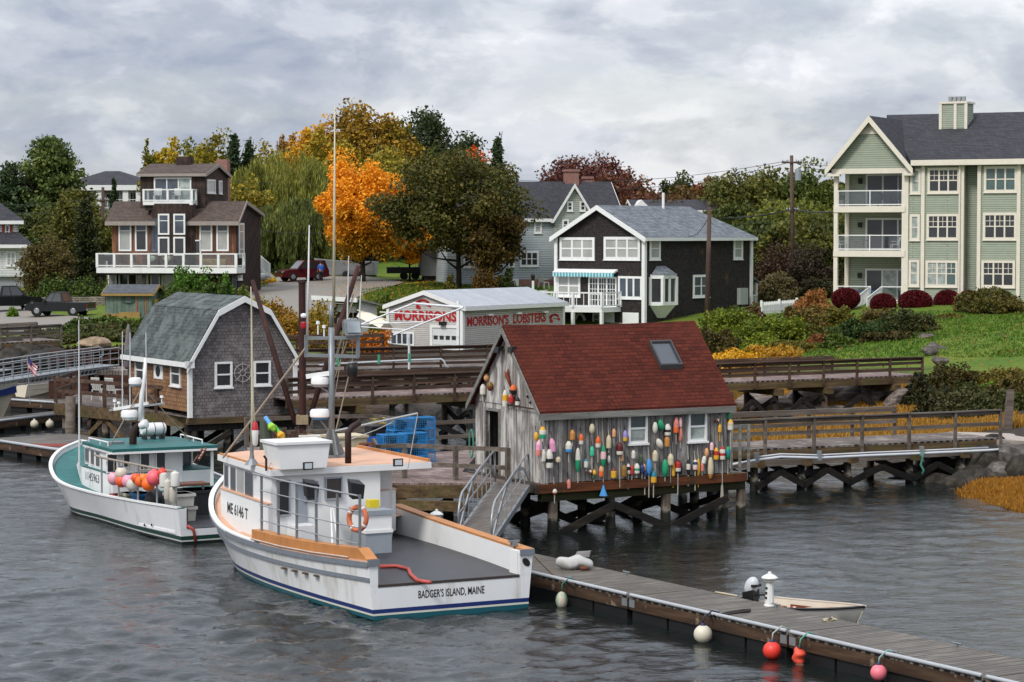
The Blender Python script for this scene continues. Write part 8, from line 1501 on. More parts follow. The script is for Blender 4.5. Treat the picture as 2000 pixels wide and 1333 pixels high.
# ---------------- poles, wires, small things ----------------
def poles():
    PW = grained('pole_timber','#3a2c24','#5a463a','#7a6656','z',1.2)
    def pole(label,px,Y,ytop,ybot,r,arms=(),lean=0.): 
        b = at(px+lean,ybot,Y); b.z = min(b.z,terr(b.x,b.y)+.2)-.3; t = at(px,ytop,Y)-b; R = thing('utility_pole',label,'utility pole',b); MB().tube([(0,0,0),t*.5,t],[r*1.2,r*1.05,r*.85],10).build('shaft',PW,R,True)
        for py,w in arms:
            z = at(px,py,Y).z-b.z; c = t*(z/t.z); m = MB(); m.beam(c+Vector((-w,-.15,0)),c+Vector((w,-.15,0)),.12,.14); a = m.build('crossarm',PW,R); k = MB()
            for s in (-.9,-.45,.45,.9): k.lathe([(.05,.07),(.07,.13),(.03,.26)],8,c+Vector((s*w,-.15,0)))
            k.build('insulator',BG,a)
        return R,b,t
    R,b,t = pole('tall utility pole with crossarm and transformer in front of the wood on the right',1546,196,304,560,.17,((318,.85),(412,.5)),3); z = at(1551,342,196).z-b.z; MB().lathe([(.2,-.5),(.26,-.45),(.26,.45),(.2,.5)],14,(.35,-.1,z)).build('transformer',BG,R,'auto')
    R2,b2,t2 = pole('thin brown pole standing in front of the shingled house wall',1386,148,404,640,.145,(),-6); pole('pale utility pole left of the brown house roof',201,212,366,505,.16,((392,.5),))
    WM = paint('wire_black','#23252a',.5,.1)
    def wire(label,a,b,sag,r=.022): a,b = Vector(a),Vector(b); R = thing('power_line',label,'power line',a); MB().tube([(b-a)*f-ZV*sag*4*f*(1-f) for f in [i/10 for i in range(11)]],r,5).build('cable',WM,R)
    A = lambda px,py,Y: at(px,py,Y)
    wire('upper thin wire from the crossarm pole over the grey roof to the left',A(1541,314,196),A(1010,352,235),.8); wire('lower thin wire from the crossarm pole toward the purple tree',A(1541,318,196),A(1020,362,235),1.2); wire('thin wire from the crossarm pole toward the green gable',A(1552,316,196),A(1650,318,175),.3); wire('second thin wire from the crossarm pole, slanting down right',A(1552,318,196),A(1660,332,175),.3)
    wire('thick sagging cable from the crossarm pole to the left across the trees',A(1546,410,196),A(1330,420,225),.5,.06); wire('thick cable from the crossarm pole toward the balconies',A(1547,408,196),A(1640,412,182),.2,.05); wire('service wire from the thin brown pole to the shingled house',A(1386,420,148),A(1345,462,158),.4); wire('dark wire between the brown house and the willow',A(470,445,200),A(690,449,215),.4); wire('pale wire crossing the willow higher up',A(430,352,228),A(700,356,228),.3,.02); wire('wire crossing the pines at the far left',A(-20,395,225),A(200,380,212),.6); wire('lower wire crossing the pines at the far left',A(-20,408,225),A(200,398,212),.6)
    b = spot(1041,186); t = at(1041,534,186).z-b.z; R = thing('lamp_post','white lamp post with a black lantern on the lawn','lamp post',b); MB().box(-.09,.09,-.09,.09,-.1,t-.6).build('post',WHITE,R); MB().lathe([(.06,0),(.14,.1),(.18,.4),(.2,.42),(.05,.58)],8,(0,0,t-.6)).build('lantern',BLACK,R)
    plastic_chair('lawn_chair','white plastic lawn chair against the wall of the white house',spot(1062,197),2.4,PLAST,None,1.25)
    a,b = at(1487,612,158),at(1556,606,162); R = thing('picket_fence','white picket fence between the shingled house and the hydrangea','fence',a); d = b-a; n = 22
    for h in (.1,.5): MB().beam(ZV*h,d+ZV*h,.04,.09).build('rail',WHITE,R)
    m = MB()
    for k in range(n+1): p = d*(k/n); m.slab([(p.x-.05,p.y-.05,p.z-.05),(p.x+.05,p.y-.05,p.z-.05),(p.x+.05,p.y-.05,p.z+.68),(p.x,p.y-.05,p.z+.76),(p.x-.05,p.y-.05,p.z+.68)],(0,.02,0))
    m.build('pickets',WHITE,R)
    for k in (0,.5,1): p = d*k; MB().box(p.x-.07,p.x+.07,p.y-.03,p.y+.11,p.z-.3,p.z+.85).build('post',WHITE,R)
    a,b = at(28,615,184),at(206,612,184); R = thing('stone_wall','low dry stone retaining wall behind the grey pickup','wall',a); d = b-a; SW = coursed('dry_stone','#8a8074','#6a6056','#3a342e',.5,.14,X1,Z1,.02,.37,wear='#a0968a',wscale=2,grain=.35,gscale=5,bump=.8); MB().beam(ZV*.35,d+ZV*.35,.5,1.9).build('wall',SW,R)
    for px,Y,w,lab in ((782,180,.55,'pale flat board lying on the lawn, the farther one'),(790,177,.8,'pale flat board lying on the lawn, the nearer one')): p = spot(px,Y,.06); m = MB(); m.box(-w,w,-.5,.5,0,.08); o = m.build('board',paint('pale_board','#b5b4ae',.7,.06),None); o.location = p; o.rotation_euler = (0,0,.3); tag(o,lab,'board','boards on the lawn')
    Y = 119.5; q = lambda px,py,dY=0: at(px,py,Y+dY); o = q(799,719); R = thing('hoist_frame','white pipe hoist frame reaching out in front of the lobster shop','hoist',o); WP = paint('white_pipe_frame','#c9cbcc',.4,.04); m = MB(); m.tube([Vector((0,0,-.1)),q(799,652)-o],.06,8); m.build('post',WP,R); m = MB(); a,b,c,d = q(690,640,2)-o,q(808,593,2)-o,q(905,601,0)-o,q(768,655,-.5)-o; m.tube([a,b],.045,8); m.tube([b,c],.06,8); m.tube([c,d],.045,8); m.tube([q(742,610,1)-o,q(862,616,0)-o],.03,6); m.tube([q(700,634,1)-o,q(826,629,0)-o],.03,6); m.tube([q(690,638,1)-o,q(801,645,0)-o],.03,6); m.build('frame_pipe',WP,R)
    o = q(580,717,-1.2); P = [q(x,y,-1.2)-o for x,y in ((580,717),(660,711),(740,707),(800,704),(862,702),(867,706),(870,715),(876,719))]; R = thing('water_pipe','white water pipe tied along the rail of the wharf','pipe',o); MB().tube(P,.055,8).build('pipe',WPIPE,R,True)
    for k in (1,2,3): MB().box(P[k].x-.06,P[k].x+.06,P[k].y-.07,P[k].y+.07,P[k].z-.1,P[k].z+.35).build('green_tie',paint('green_tie','#2f8a6a',.7,.1),R)
    R = thing('trailer_boat','grey white boat on a trailer in the shade under the orange maple','boat',spot(735,212,.6),.15); H = Hull([(0,.9,.6,.8),(3,1.,.7,.85),(4.6,.7,.35,.95),(5.8,.02,.015,1.1)],16); h = H.shell(R,paint('grey_gelcoat','#8f9296',.4,.06)); H.foredeck(R,paint('grey_gelcoat','#8f9296',.4,.06),0,.02,.05)
    for y in (1.2,2.6): MB().lathe([(.2,-.1),(.3,-.08),(.3,.08),(.2,.1)],12,(-.9,y,-.35),(1,0,0)).build('wheel',TYRE,R)
    R.rotation_euler = (0,0,math.radians(80)); R = thing('utility_trailer','dark flat trailer parked beside the grey tool shed','trailer',spot(800,208,.0),.1); MB().box(-2.,2.,-.8,.8,.55,1.1).build('box',paint('dark_trailer','#26282c',.6,.1),R)
    for x in (-.5,.5):
        for s in (-1,1): MB().lathe([(.2,-.1),(.32,-.08),(.32,.08),(.2,.1)],12,(x,s*.9,.32),(0,1,0)).build('wheel',TYRE,R)
    R = thing('propane_tank','small white tank on legs by the stairs of the brown house','tank',spot(509,200,.5),.3); MB().tube([(-.5,0,.4),(-.42,0,.4),(.42,0,.4),(.5,0,.4)],[.2,.32,.32,.2],14).build('tank',PLAST,R,'auto')
    for x in (-.3,.3): MB().box(x-.04,x+.04,-.25,.25,-.6,.12).build('leg',GALV,R)
poles()
# ---------------- vegetation ----------------
def leaf_mesh(name,P,size,r,mat,aspect=.6,hang=False,out=None):
    n = len(P); s = size*(.6+.8*r.rand(n))[:,None]
    if hang:
        d = np.column_stack([r.randn(n)*.22,r.randn(n)*.22,-np.ones(n)]); 
    else:
        d = r.randn(n,3); d[:,2] -= .25
        if out is not None: d += out*.6
    d /= np.linalg.norm(d,axis=1)[:,None]
    q = r.randn(n,3); w = np.cross(d,q); w /= np.linalg.norm(w,axis=1)[:,None]+1e-9
    V = np.stack([P-d*s*.5,P+w*s*aspect*.5-d*s*.05,P+d*s*.5,P-w*s*aspect*.5-d*s*.05],1).reshape(-1,3)
    me = bpy.data.meshes.new(name); me.vertices.add(4*n); me.vertices.foreach_set('co',V.ravel().astype(np.float32))
    me.loops.add(4*n); me.loops.foreach_set('vertex_index',np.arange(4*n,dtype=np.int32))
    me.polygons.add(n); me.polygons.foreach_set('loop_start',np.arange(0,4*n,4,dtype=np.int32))
    me.update(calc_edges=True); me.materials.append(mat)
    return me
def crown_points(kind,n,w,h,r):
    if kind in ('round','bush','oval','open'):
        nc = {'round': 120,'oval': 120,'bush': 60,'open': 60}[kind]
        u = r.randn(nc,3); u /= np.linalg.norm(u,axis=1)[:,None]
        rad = (.30+.70*r.rand(nc)**.5)[:,None]; c = u*rad
        lob = 1+.16*np.sin(u[:,:1]*5+r.rand()*6)+.14*np.sin(u[:,2:]*6+u[:,1:2]*4+r.rand()*6)
        c = c*lob
        if kind == 'bush': c[:,2] = np.abs(c[:,2])*.92; c[:,2] -= .03
        sg = {'round': .17,'oval': .16,'bush': .20,'open': .13}[kind]*(.6+.8*r.rand(nc))
        k = r.randint(0,nc,n); g = r.randn(n,3); g /= np.linalg.norm(g,axis=1)[:,None]; g *= (r.rand(n)**.45)[:,None]*1.7
        p = c[k]+g*sg[k][:,None]*np.array([1.15,1.15,.8])
        o = p/(np.linalg.norm(p,axis=1)[:,None]+.05)
        if kind == 'bush': p = p*np.array([w/1.9,w/1.9,h*.92]); p[:,2] = np.maximum(p[:,2],.0)
        else: p = p*np.array([w/1.8,w/1.8,h/1.9])*.92; p[:,2] += h/2
        return p,o
    if kind == 'ball':
        u = r.randn(n,3); u /= np.linalg.norm(u,axis=1)[:,None]
        p = u*(.93+.07*r.rand(n))[:,None]*np.array([w/2,w/2,h/2]); p[:,2] += h/2
        return p,u*2
    if kind in ('cone','cedar'):
        nb = 150; t = r.rand(nb)**1.25; a = r.rand(nb)*6.283; R = (1-t)**(.9 if kind == 'cone' else .6)*(.75+.35*r.rand(nb))*w/2+.08*w*(1-t)
        k = r.randint(0,nb,n); f = r.rand(n)**.6
        drop = -.12*w*f if kind == 'cone' else .10*w*f
        sg = w*(.035 if kind == 'cone' else .06)
        p = np.column_stack([np.cos(a[k])*R[k]*f,np.sin(a[k])*R[k]*f,t[k]*h*.97+drop+.02*h]) + r.randn(n,3)*sg
        p[:,2] = np.maximum(p[:,2],0); o = np.column_stack([np.cos(a[k]),np.sin(a[k]),-.2+0*f]); return p,o
    if kind == 'pine':
        nb = 120; t = r.rand(nb); a = r.rand(nb)*6.283; R = np.minimum(1.08-t,.55+1.1*t)*(.45+.75*r.rand(nb))*w/2*1.5
        k = r.randint(0,nb,n); f = .15+.85*r.rand(n)**.6; up = .10*h*f*f*(.4+t[k])
        p = np.column_stack([np.cos(a[k])*R[k]*f,np.sin(a[k])*R[k]*f,.03*h+t[k]*h*.9+up]) + r.randn(n,3)*np.array([.055*w,.055*w,.022*h])
        o = np.column_stack([np.cos(a[k]),np.sin(a[k]),.6+0*f]); return p,o
    if kind == 'willow':
        ns = 260; u = r.randn(ns,3); u[:,2] = np.abs(u[:,2])*.9+.05; u /= np.linalg.norm(u,axis=1)[:,None]
        st = u*(.55+.45*r.rand(ns)**.5)[:,None]*np.array([w*.5,w*.5,h*.52]); st[:,2] += h*.44
        Ls = np.minimum(st[:,2]-.02*h,h*(.16+.42*r.rand(ns)))
        k = r.randint(0,ns,n); f = r.rand(n)**1.1
        p = st[k].copy(); p[:,:2] += u[k][:,:2]*(f*.07*w)[:,None]; p[:,2] -= f*Ls[k]
        p += r.randn(n,3)*np.array([.012*w,.012*w,.012*h])*(1.6-f)[:,None]
        return p,None
def tree(name,label,px,Y,top,wpx,kind,cols,n=5000,leaf=.34,base=None,crown0=.22,trunk='#3a3029',group='trees behind the houses',cat='tree',seed=0,asp=.6,low=None,limbs=7):
    g = spot(px,Y)
    if base is not None: g.z = at(px,base,Y).z
    topz = at(px,top,Y).z; H = topz-g.z; w = wpx/FPX*Y*1.03; r = np.random.RandomState(seed*7+int(px)+int(Y))
    root = thing(name,label,cat,g,r.rand()*6.28,group)
    c0 = crown0*H
    n = int(n*2.9); leaf *= .95; P,out = crown_points(kind,n,w,H-c0,r); P[:,2] += c0
    me = leaf_mesh('crown',P,leaf,r,leafmat('leaf_'+name+'_'+cols[0][1:]+cols[-1][1:],cols,low=low),asp,kind == 'willow',out)
    o = bpy.data.objects.new('crown',me); COL.objects.link(o); o.parent = root
    mb = MB(); tr = max(.10,H*.020); q = random.Random(seed+int(px))
    th = H*(.9 if kind in ('cone','pine','cedar') else .62)
    pts = [(0,0,-.4)]+[(q.uniform(-.02,.02)*H*k/5,q.uniform(-.02,.02)*H*k/5,th*k/5) for k in range(1,6)]
    mb.tube(pts,[tr*1.25,tr*1.0,tr*.85,tr*.68,tr*.48,tr*.2],8)
    if kind not in ('cone','cedar','ball'):
        for i in range(limbs):
            k = 1+i % 4; b = Vector(pts[k]).lerp(Vector(pts[min(5,k+1)]),q.random()); a = q.random()*6.28+i*2.4; R = w*q.uniform(.22,.42)
            e = b+Vector((math.cos(a)*R,math.sin(a)*R,H*q.uniform(.10,.24))); m = b.lerp(e,.5)+Vector((0,0,-.03*H))
            mb.tube([b,m,e],[tr*.5,tr*.33,tr*.10],6)
    bk = grained('bark_'+trunk[1:],trunk,trunk,'#6a5d50','z',1.5,.9,.5)
    mb.build('trunk',bk,root,True)
    return root
def bush(name,label,px,Y,top,wpx,cols,n=1500,leaf=.24,base=None,kind='bush',group='shrubs on the bank',cat='shrub',seed=0,asp=.65,depth=None):
    g = spot(px,Y,-.12)
    if base is not None: g.z = at(px,base,Y).z
    H = max(.35,at(px,top,Y).z-g.z); w = wpx/FPX*Y; r = np.random.RandomState(seed*3+int(px*3)+int(Y*5))
    n = int(n*3.2); leaf *= .78; P,out = crown_points(kind,n,w,H,r)
    if depth: P[:,1] *= depth
    me = leaf_mesh(name,P,leaf,r,leafmat('leaf_'+name+'_'+cols[0][1:]+cols[-1][1:],cols,.8,.6,1.0),asp,False,out)
    root = thing(name,label,cat,g,0,group)
    o = bpy.data.objects.new('foliage',me); COL.objects.link(o); o.parent = root
    mb = MB(); q = random.Random(seed+int(px))
    for i in range(5):
        a = i*1.256+q.random(); e = Vector((math.cos(a)*w*.28,math.sin(a)*w*.28,H*.62)); mb.tube([(math.cos(a)*.06,math.sin(a)*.06,-.1),e*.5,e],[.04,.03,.015],5)
    mb.build('stem',grained('bark_4a3c30','#4a3c30','#4a3c30','#6a5d50','z',1.5,.9,.5),root)
    return root
GRN = ['#2a2f14','#43481c','#5d5c24','#77702e']; DGR = ['#1d2411','#303a18','#454e20','#5e6428']; OLV = ['#3b3c17','#55541c','#6f6a24','#8d7f2a']
YEL = ['#6a5614','#a5801a','#d0a01f','#dcae30']; ORA = ['#8a4a10','#c96a10','#ea8a14','#f3a21c']; BRN = ['#2c1a14','#46281f','#5d3327','#6d4a30']
PIN = ['#18211a','#273520','#3a4a2a','#4e5c32']; PUR = ['#2a1618','#43221f','#5a3026','#704a35']
T = tree
T('pine_tree','tall feathery white pine rising highest at the far left of the hill',98,238,284,185,'pine',['#222c16','#3a4820','#55622c','#747c3c'],9500,.42,crown0=.10,group='evergreens on the left hill')
T('pine_tree','thin pine at the picture edge beside the tallest white pine',22,236,332,120,'pine',PIN,4500,.42,crown0=.10,group='evergreens on the left hill')
T('pine_tree','broad low pine spreading below the tallest white pine toward the brown house',150,232,380,150,'pine',GRN,5000,.4,crown0=.08,group='evergreens on the left hill')
T('pine_tree','dark low pine filling the gap over the white porch house',55,228,425,160,'pine',DGR,5000,.4,crown0=.05,group='evergreens on the left hill')
T('cedar_tree','pointed olive green cedar beside the deck of the brown house, the taller of two',128,199,396,78,'cedar',['#2b2c12','#434319','#5c5a20','#726a28'],6000,.26,crown0=.03,group='cedars by the brown house')
T('cedar_tree','dark narrow cedar touching the deck rail of the brown house',168,197,400,62,'cedar',['#15190d','#232a13','#343a18','#4a4a20'],5200,.26,crown0=.02,group='cedars by the brown house')
T('cedar_tree','rounded brownish thicket tree with bare grey stems in front of the cedars',92,190,466,100,'round',['#2d2314','#443a1a','#5a5224','#4d3a24'],4200,.24,crown0=.08,trunk='#6b5a4a',group='cedars by the brown house',cat='tree')
T('spruce_tree','small dark spruce between the far condominium and the brown house',224,218,346,46,'cone',PIN,3000,.3,crown0=.03)
T('tree','sparse green tree under the far condominium beside the left wall of the brown house',205,212,420,62,'round',GRN,2200,.3,crown0=.1)
T('maple_tree','thin pale yellow green tree showing over the ridge of the brown house tower',333,236,276,82,'open',['#5d5a18','#85761c','#b08e22','#7b7d26'],3000,.38)
T('maple_tree','small sparse tree top left of the brown house roof vent',290,234,290,34,'open',['#3d461a','#5f611f','#8a7c26'],900,.36)
T('maple_tree','rounded green yellow tree directly behind the brick chimney of the brown house',408,240,274,112,'round',['#34381a','#5b5a1b','#8f7d20','#75701f'],4500,.36)
T('pine_tree','dark pine just right of the brick chimney of the brown house',458,238,276,52,'pine',PIN,2600,.38,crown0=.1,group='dark pines behind the chimney')
T('pine_tree','shorter dark pine with a ragged top next to the weeping willow',487,240,288,46,'pine',PIN,2200,.38,crown0=.1,group='dark pines behind the chimney')
for i,(px,Y,top,w,cols,lab) in enumerate([(10,246,362,130,GRN,'broad green tree behind the white house with red shutters'),(70,250,356,120,GRN,'olive green tree filling in behind the tallest white pine'),(150,226,400,140,['#2f3614','#4a4e1c','#666224'],'olive tree in front of the far condominium'),(205,224,420,90,DGR,'dark green tree under the roof of the far condominium'),(30,222,470,110,DGR,'dark tree above the shuttered white house roof'),(375,246,292,90,['#3d461a','#626420','#8d7f26'],'green yellow tree over the brown house tower ridge'),(440,244,310,90,GRN,'green tree just behind the brick chimney'),(500,238,320,120,['#3f4519','#65641f','#8d7c26','#a08a2a'],'yellow green tree left of the huge willow'),(520,246,300,90,['#55541c','#84761f','#a58a26'],'golden green tree top behind the willow'),(640,246,268,130,['#5a5a1e','#857620','#a78c28'],'yellow olive tree between the willow and the golden maples'),(770,250,262,120,['#55501a','#84701f','#a08426'],'gold green tree below the broad oak'),(880,248,300,120,['#252e16','#3d471e','#56591f'],'green tree right of the broad oak'),(960,244,330,110,['#2b3015','#484a1c','#63581f'],'dull green tree above the white house ridge')]):
    T('tree',lab,px,Y,top,w,'round',cols,4200,.42,crown0=.02,group='trees of the far grove',seed=i+40)
T('willow_tree','huge pale weeping willow with trailing branches behind the red truck',560,232,284,270,'willow',['#3f4420','#5c6028','#7a7830','#93903e'],17000,.62,crown0=.02,asp=.16,group='weeping willows by the driveway',limbs=9)
T('willow_tree','darker weeping willow hanging low beside the stairs of the brown house',580,219,380,210,'willow',['#2a3219','#424a22','#5a602c','#747636'],13000,.58,crown0=.02,asp=.16,group='weeping willows by the driveway',limbs=9)
T('tree','yellowing shrubby tree between the brown house and the willow',485,222,350,78,'round',['#3d3f17','#615b1b','#8b7a20','#a08422'],3600,.34,crown0=.05)
T('maple_tree','golden yellow maple whose top stands left of the tallest boat antenna',612,250,234,110,'oval',['#6d4f12','#a0741a','#c2921d','#c7901e'],5000,.4)
T('maple_tree','bare reddish brown tree top left of the golden maple',560,252,262,66,'open',['#5c4423','#7b5a28','#94702c'],1300,.36)
T('maple_tree','big olive and gold maple forming the highest top of the grove',722,250,220,160,'round',['#413714','#6a5417','#8c6c1a','#a47d20'],7500,.42)
T('spruce_tree','dark spruce tip rising behind the golden maples',676,258,207,46,'cone',PIN,1800,.4,crown0=.1)
T('oak_tree','broad dark green oak on the skyline right of the golden maples',836,255,231,165,'round',['#171f12','#28331a','#384322','#4b5228'],7500,.42)
T('maple_tree','small orange red tree top peeking above the dark green maple',927,246,281,48,'round',['#8a3a16','#c2531e','#d96c2a'],1500,.36)
T('pine_tree','small spiky pine beside the orange red tree top',972,246,279,44,'pine',PIN,1300,.4,crown0=.2)
T('tree','yellow green tree filling the gap above the orange maple',790,240,300,160,'round',['#3f4518','#64621d','#8a7a22','#98802a'],4500,.38)
T('tree','dull green tree low behind the orange maple',690,238,380,220,'round',DGR,5000,.42,crown0=.05)
T('maple_tree','bright orange maple on the lawn, the most vivid tree in view',709,204,306,146,'oval',['#8f6610','#cc8212','#e8941c','#f2ac36'],15000,.27,crown0=.15,trunk='#2d241e',limbs=14,low=(11,'#77701c'))
T('maple_tree','orange maple with low spreading boughs under the dark maple',800,206,440,110,'open',['#8a7014','#c98a10','#ee9c1c'],1900,.30,crown0=.35,trunk='#2d241e')
T('maple_tree','large dark green maple turning brown in front of the white gabled house',896,194,305,228,'round',['#202511','#383c17','#4d491b','#625622'],14000,.30,crown0=.25,trunk='#3a3128',limbs=12,group='dark maples on the lawn')
T('maple_tree','smaller dark maple with bronze leaves against the white house wall',960,192,384,112,'round',['#262010','#3f3415','#574419','#6c501f'],6000,.28,crown0=.22,trunk='#3a3128',group='dark maples on the lawn')
T('maple_tree','purple bronze tree with airy crown behind the white house chimneys',1136,236,302,172,'round',PUR,7000,.34)
for i,(px,Y,top,w,cols,lab) in enumerate([
    (1235,232,350,120,BRN+['#5b4a2a'],'russet brown tree behind the grey hipped roof, next to the purple bronze one'),
    (1322,236,348,74,DGR,'dark green pointed tree on the skyline behind the grey roof'),
    (1348,240,358,60,['#4a2a1c','#7a4026','#8c5030'],'small rust coloured tree top on the skyline'),
    (1290,230,372,130,['#3a2a18','#55401f','#6a5426'],'brown and olive tree low on the skyline behind the vent pipe'),
    (1408,236,360,84,['#3c2c1a','#6a4126','#7a5a2c','#4a4a22'],'reddish tree with pink tips left of the utility pole'),
    (1476,226,330,138,GRN,'tall light green tree just left of the crossarm utility pole'),
    (1580,224,336,140,['#2a3414','#44501c','#5e6424'],'tall green tree between the utility pole and the green building'),
    (1530,214,392,200,['#2c3512','#47501a','#626421','#77732a'],'vine covered green mass behind the utility pole, lower than its neighbours'),
    (1440,216,400,130,['#252d12','#3b4418','#555a1f'],'leafy green tree at the end of the grey hipped roof'),
    (1385,240,372,150,['#33260f','#55421a','#6f5a24'],'olive brown tree low on the skyline over the hipped roof end'),(1200,240,352,90,BRN,'russet tree at the edge of the purple bronze one'),(1500,232,352,150,GRN,'broad green tree directly behind the utility pole'),(1625,226,352,110,GRN,'green tree whose crown meets the green gable'),(1470,206,440,150,DGR,'low dark tree at the corner of the shingled house'),(1560,200,430,120,GRN,'green tree low between the pole and the balconies'),
    (1610,205,440,120,['#1d2410','#333b17','#4a4e1d'],'dark green tree against the balconies of the green building')]):
    T('tree',lab,px,Y,top,w*1.2,'round',cols,6500 if w > 100 else 3400,.40,crown0=.0,group='trees of the wood on the right',seed=i)
B = bush
for i,(px,Y,top,w,cols,lab) in enumerate([
    (1510,190,470,110,['#221510','#3a231a','#4d3524','#3a3a1c'],'dark reddish thicket right of the porch of the shingled house'),
    (1585,186,490,110,['#1c1611','#33271b','#4a3c24'],'dark brown thicket beside the lowest balcony of the green building'),
    (1520,178,540,90,['#3b3420','#5a5030','#6f6440','#4a4a24'],'grey brown feathery shrub behind the white picket fence'),
    (1600,178,545,70,['#20200f','#33321a','#463f20'],'dark shrub between the hydrangea and the green building')]):
    B('thicket',lab,px,Y,top,w,cols,3500,.26,group='thickets behind the picket fence',seed=i)
RED = ['#2a0a0c','#4a0f14','#66151b','#7a2024']
for i,(px,Y,top,w,bot,lab) in enumerate([
    (1652,158,563,56,604,'round clipped dark red bush left of the white steps'),(1725,157,574,50,614,'round clipped dark red bush touching the right side of the white steps, the smallest'),
    (1788,157,567,66,614,'round clipped dark red bush under the narrow window, the widest'),(1851,158,567,54,614,'round clipped dark red bush under the middle window'),
    (1892,158,568,42,612,'round clipped dark red bush half hidden by the big green shrub')]):
    B('burning_bush',lab,px,Y,top,w,RED,4500,.17,base=bot,kind='ball',group='clipped red bushes along the green building',seed=i)
for i,(px,Y,top,w,cols,lab,n) in enumerate([
    (1938,150,560,124,['#26290f','#424217','#5d571d','#6a4a22'],'big loose green shrub on the lawn in front of the right windows',5200),
    (1588,158,571,68,['#5b3a1c','#8d5a2c','#a8713c','#6a5a28'],'tan flowered hydrangea beside the lowest balcony',2600),
    (1640,148,596,52,['#383a14','#5a5518','#77701f'],'spiky yellow green shrub in front of the hydrangea',1400),
    (1570,146,596,80,['#2b2a10','#4b4518','#6f5a20','#5a3a1a'],'green and rust shrub at the end of the picket fence',2600),
    (1420,144,596,100,['#2f3a0e','#536215','#75801c','#6a5a1c'],'tall yellow green bush right behind the red shed roof',3600),
    (1395,138,632,90,['#2a2610','#443d16','#5e4f1a'],'brown green bush tucked against the ridge of the red roof',2600),
    (1475,142,620,90,['#384512','#5a6a18','#7a7c20'],'leafy green bush between the pole and the picket fence',2600),
    (1470,150,592,54,['#352018','#54361f','#6a4a24'],'reddish bush under the grey meter box',1500),
    (1530,141,616,78,['#3a4812','#5d6d18','#84801f'],'yellow green bush in the middle of the bank',2200),
    (1490,137,650,80,['#44520f','#667418','#8a8a2a'],'low pale green bush above the golden shrubs',2000),
    (1700,140,618,100,['#1c2a10','#2f4217','#47571e'],'dense dark green rose bush on the lawn bank',4200),
    (1770,140,606,90,['#1f280f','#36401a','#5a4a20'],'dark green and bronze bush beside the rose bush',3600),
    (1715,146,600,60,['#4a3a20','#6a5a30','#55551f'],'straw coloured seedy shrub below the white steps',1300),
    (1640,136,656,70,['#2a3812','#445518','#5f6a22'],'low green bush left of the rose bush',1700),
    (1800,143,628,60,['#3a4a1a','#59682a','#7a7a3a'],'pale leafy shrub beside the lawn rocks',1200),
    (1855,147,640,46,['#383012','#57501c','#6a6424'],'small brown shrub on the lawn slope',900),
    (1560,143,630,110,['#2a3210','#47501a','#63601f','#5a3a1a'],'broad mixed bush between the fence end and the rose bush',3200),(1445,148,606,80,['#2c3510','#4d5a18','#6c701f'],'green bush left of the meter box shrub',2200),(1670,144,640,110,['#1f2a10','#364518','#505a20'],'dark green bush in front of the white steps',3000),(1735,137,648,100,['#24260f','#403c18','#5a4a20'],'bronze green bush at the end of the upper pier rail',2600),(1540,136,664,90,['#3a3a14','#5c561a','#7a6a24'],'olive bush behind the golden shrubs',2000),(1800,137,668,70,['#2a3514','#46531e','#626a2c'],'green plants around the lawn boulders',1600),
    (1610,139,652,60,['#4c2f18','#7a4a2a','#8d6238'],'brown grassy clump on the bank',900)]):
    B('shrub',lab,px,Y,top,w,cols,n,.24,seed=i)
for i,(px,Y,top,w,cols,lab,n) in enumerate([
    (1445,130,678,96,['#8a6a10','#c0901a','#d9a41e','#a8681a'],'golden yellow shrub right of the red roof',2600),
    (1505,131,668,90,['#7a6414','#a8841a','#b8842a','#8a5a1c'],'golden brown shrub behind the upper pier rail',2600),
    (1410,127,690,60,['#94700f','#cc9a18','#dba520'],'small bright yellow shrub touching the red roof',1400)]):
    B('golden_shrub',lab,px,Y,top,w,cols,n,.20,seed=i,group='golden shrubs above the upper pier')
for i,(px,Y,top,w,cols,lab,n) in enumerate([
    (1850,112,706,84,['#1e210c','#343314','#4c4519','#6a4a1a'],'dark tangled bush at the end of the upper pier, tallest on the point',3800),
    (1905,113,716,70,['#2a2a10','#474217','#6a5620'],'bronze green bush right of the tangled bush',2600),
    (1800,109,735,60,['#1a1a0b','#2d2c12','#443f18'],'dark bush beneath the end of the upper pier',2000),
    (1960,112,720,86,['#33330f','#57501a','#7a6a26','#6a3a1a'],'mixed green and red bush at the right picture edge',3000),
    (1868,103,756,78,['#2b2c16','#444424','#5e5b34'],'grey green juniper mound left of the tall lone post',2800),
    (1935,102,760,80,['#2a2d15','#434723','#5a5c30'],'grey green juniper mound behind the tall lone post',2800),
    (1995,104,762,60,['#26290f','#3f4319','#575725'],'olive juniper mound at the right picture edge',2000),
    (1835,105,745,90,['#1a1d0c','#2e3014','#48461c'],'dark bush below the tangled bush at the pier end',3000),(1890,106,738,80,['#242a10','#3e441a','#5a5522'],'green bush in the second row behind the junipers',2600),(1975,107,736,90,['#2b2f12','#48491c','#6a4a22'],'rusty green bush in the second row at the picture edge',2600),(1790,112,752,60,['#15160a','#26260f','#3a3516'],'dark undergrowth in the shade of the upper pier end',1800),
    (1930,108,742,50,['#3a5014','#56741c','#74902a'],'bright leafy green plant among the junipers',900)]):
    B('bank_shrub',lab,px,Y,top,w,cols,n,.2,seed=i,group='shrubs on the rocky point')
LG = ['#1c270d','#33431a','#4d5f1e','#66742a']
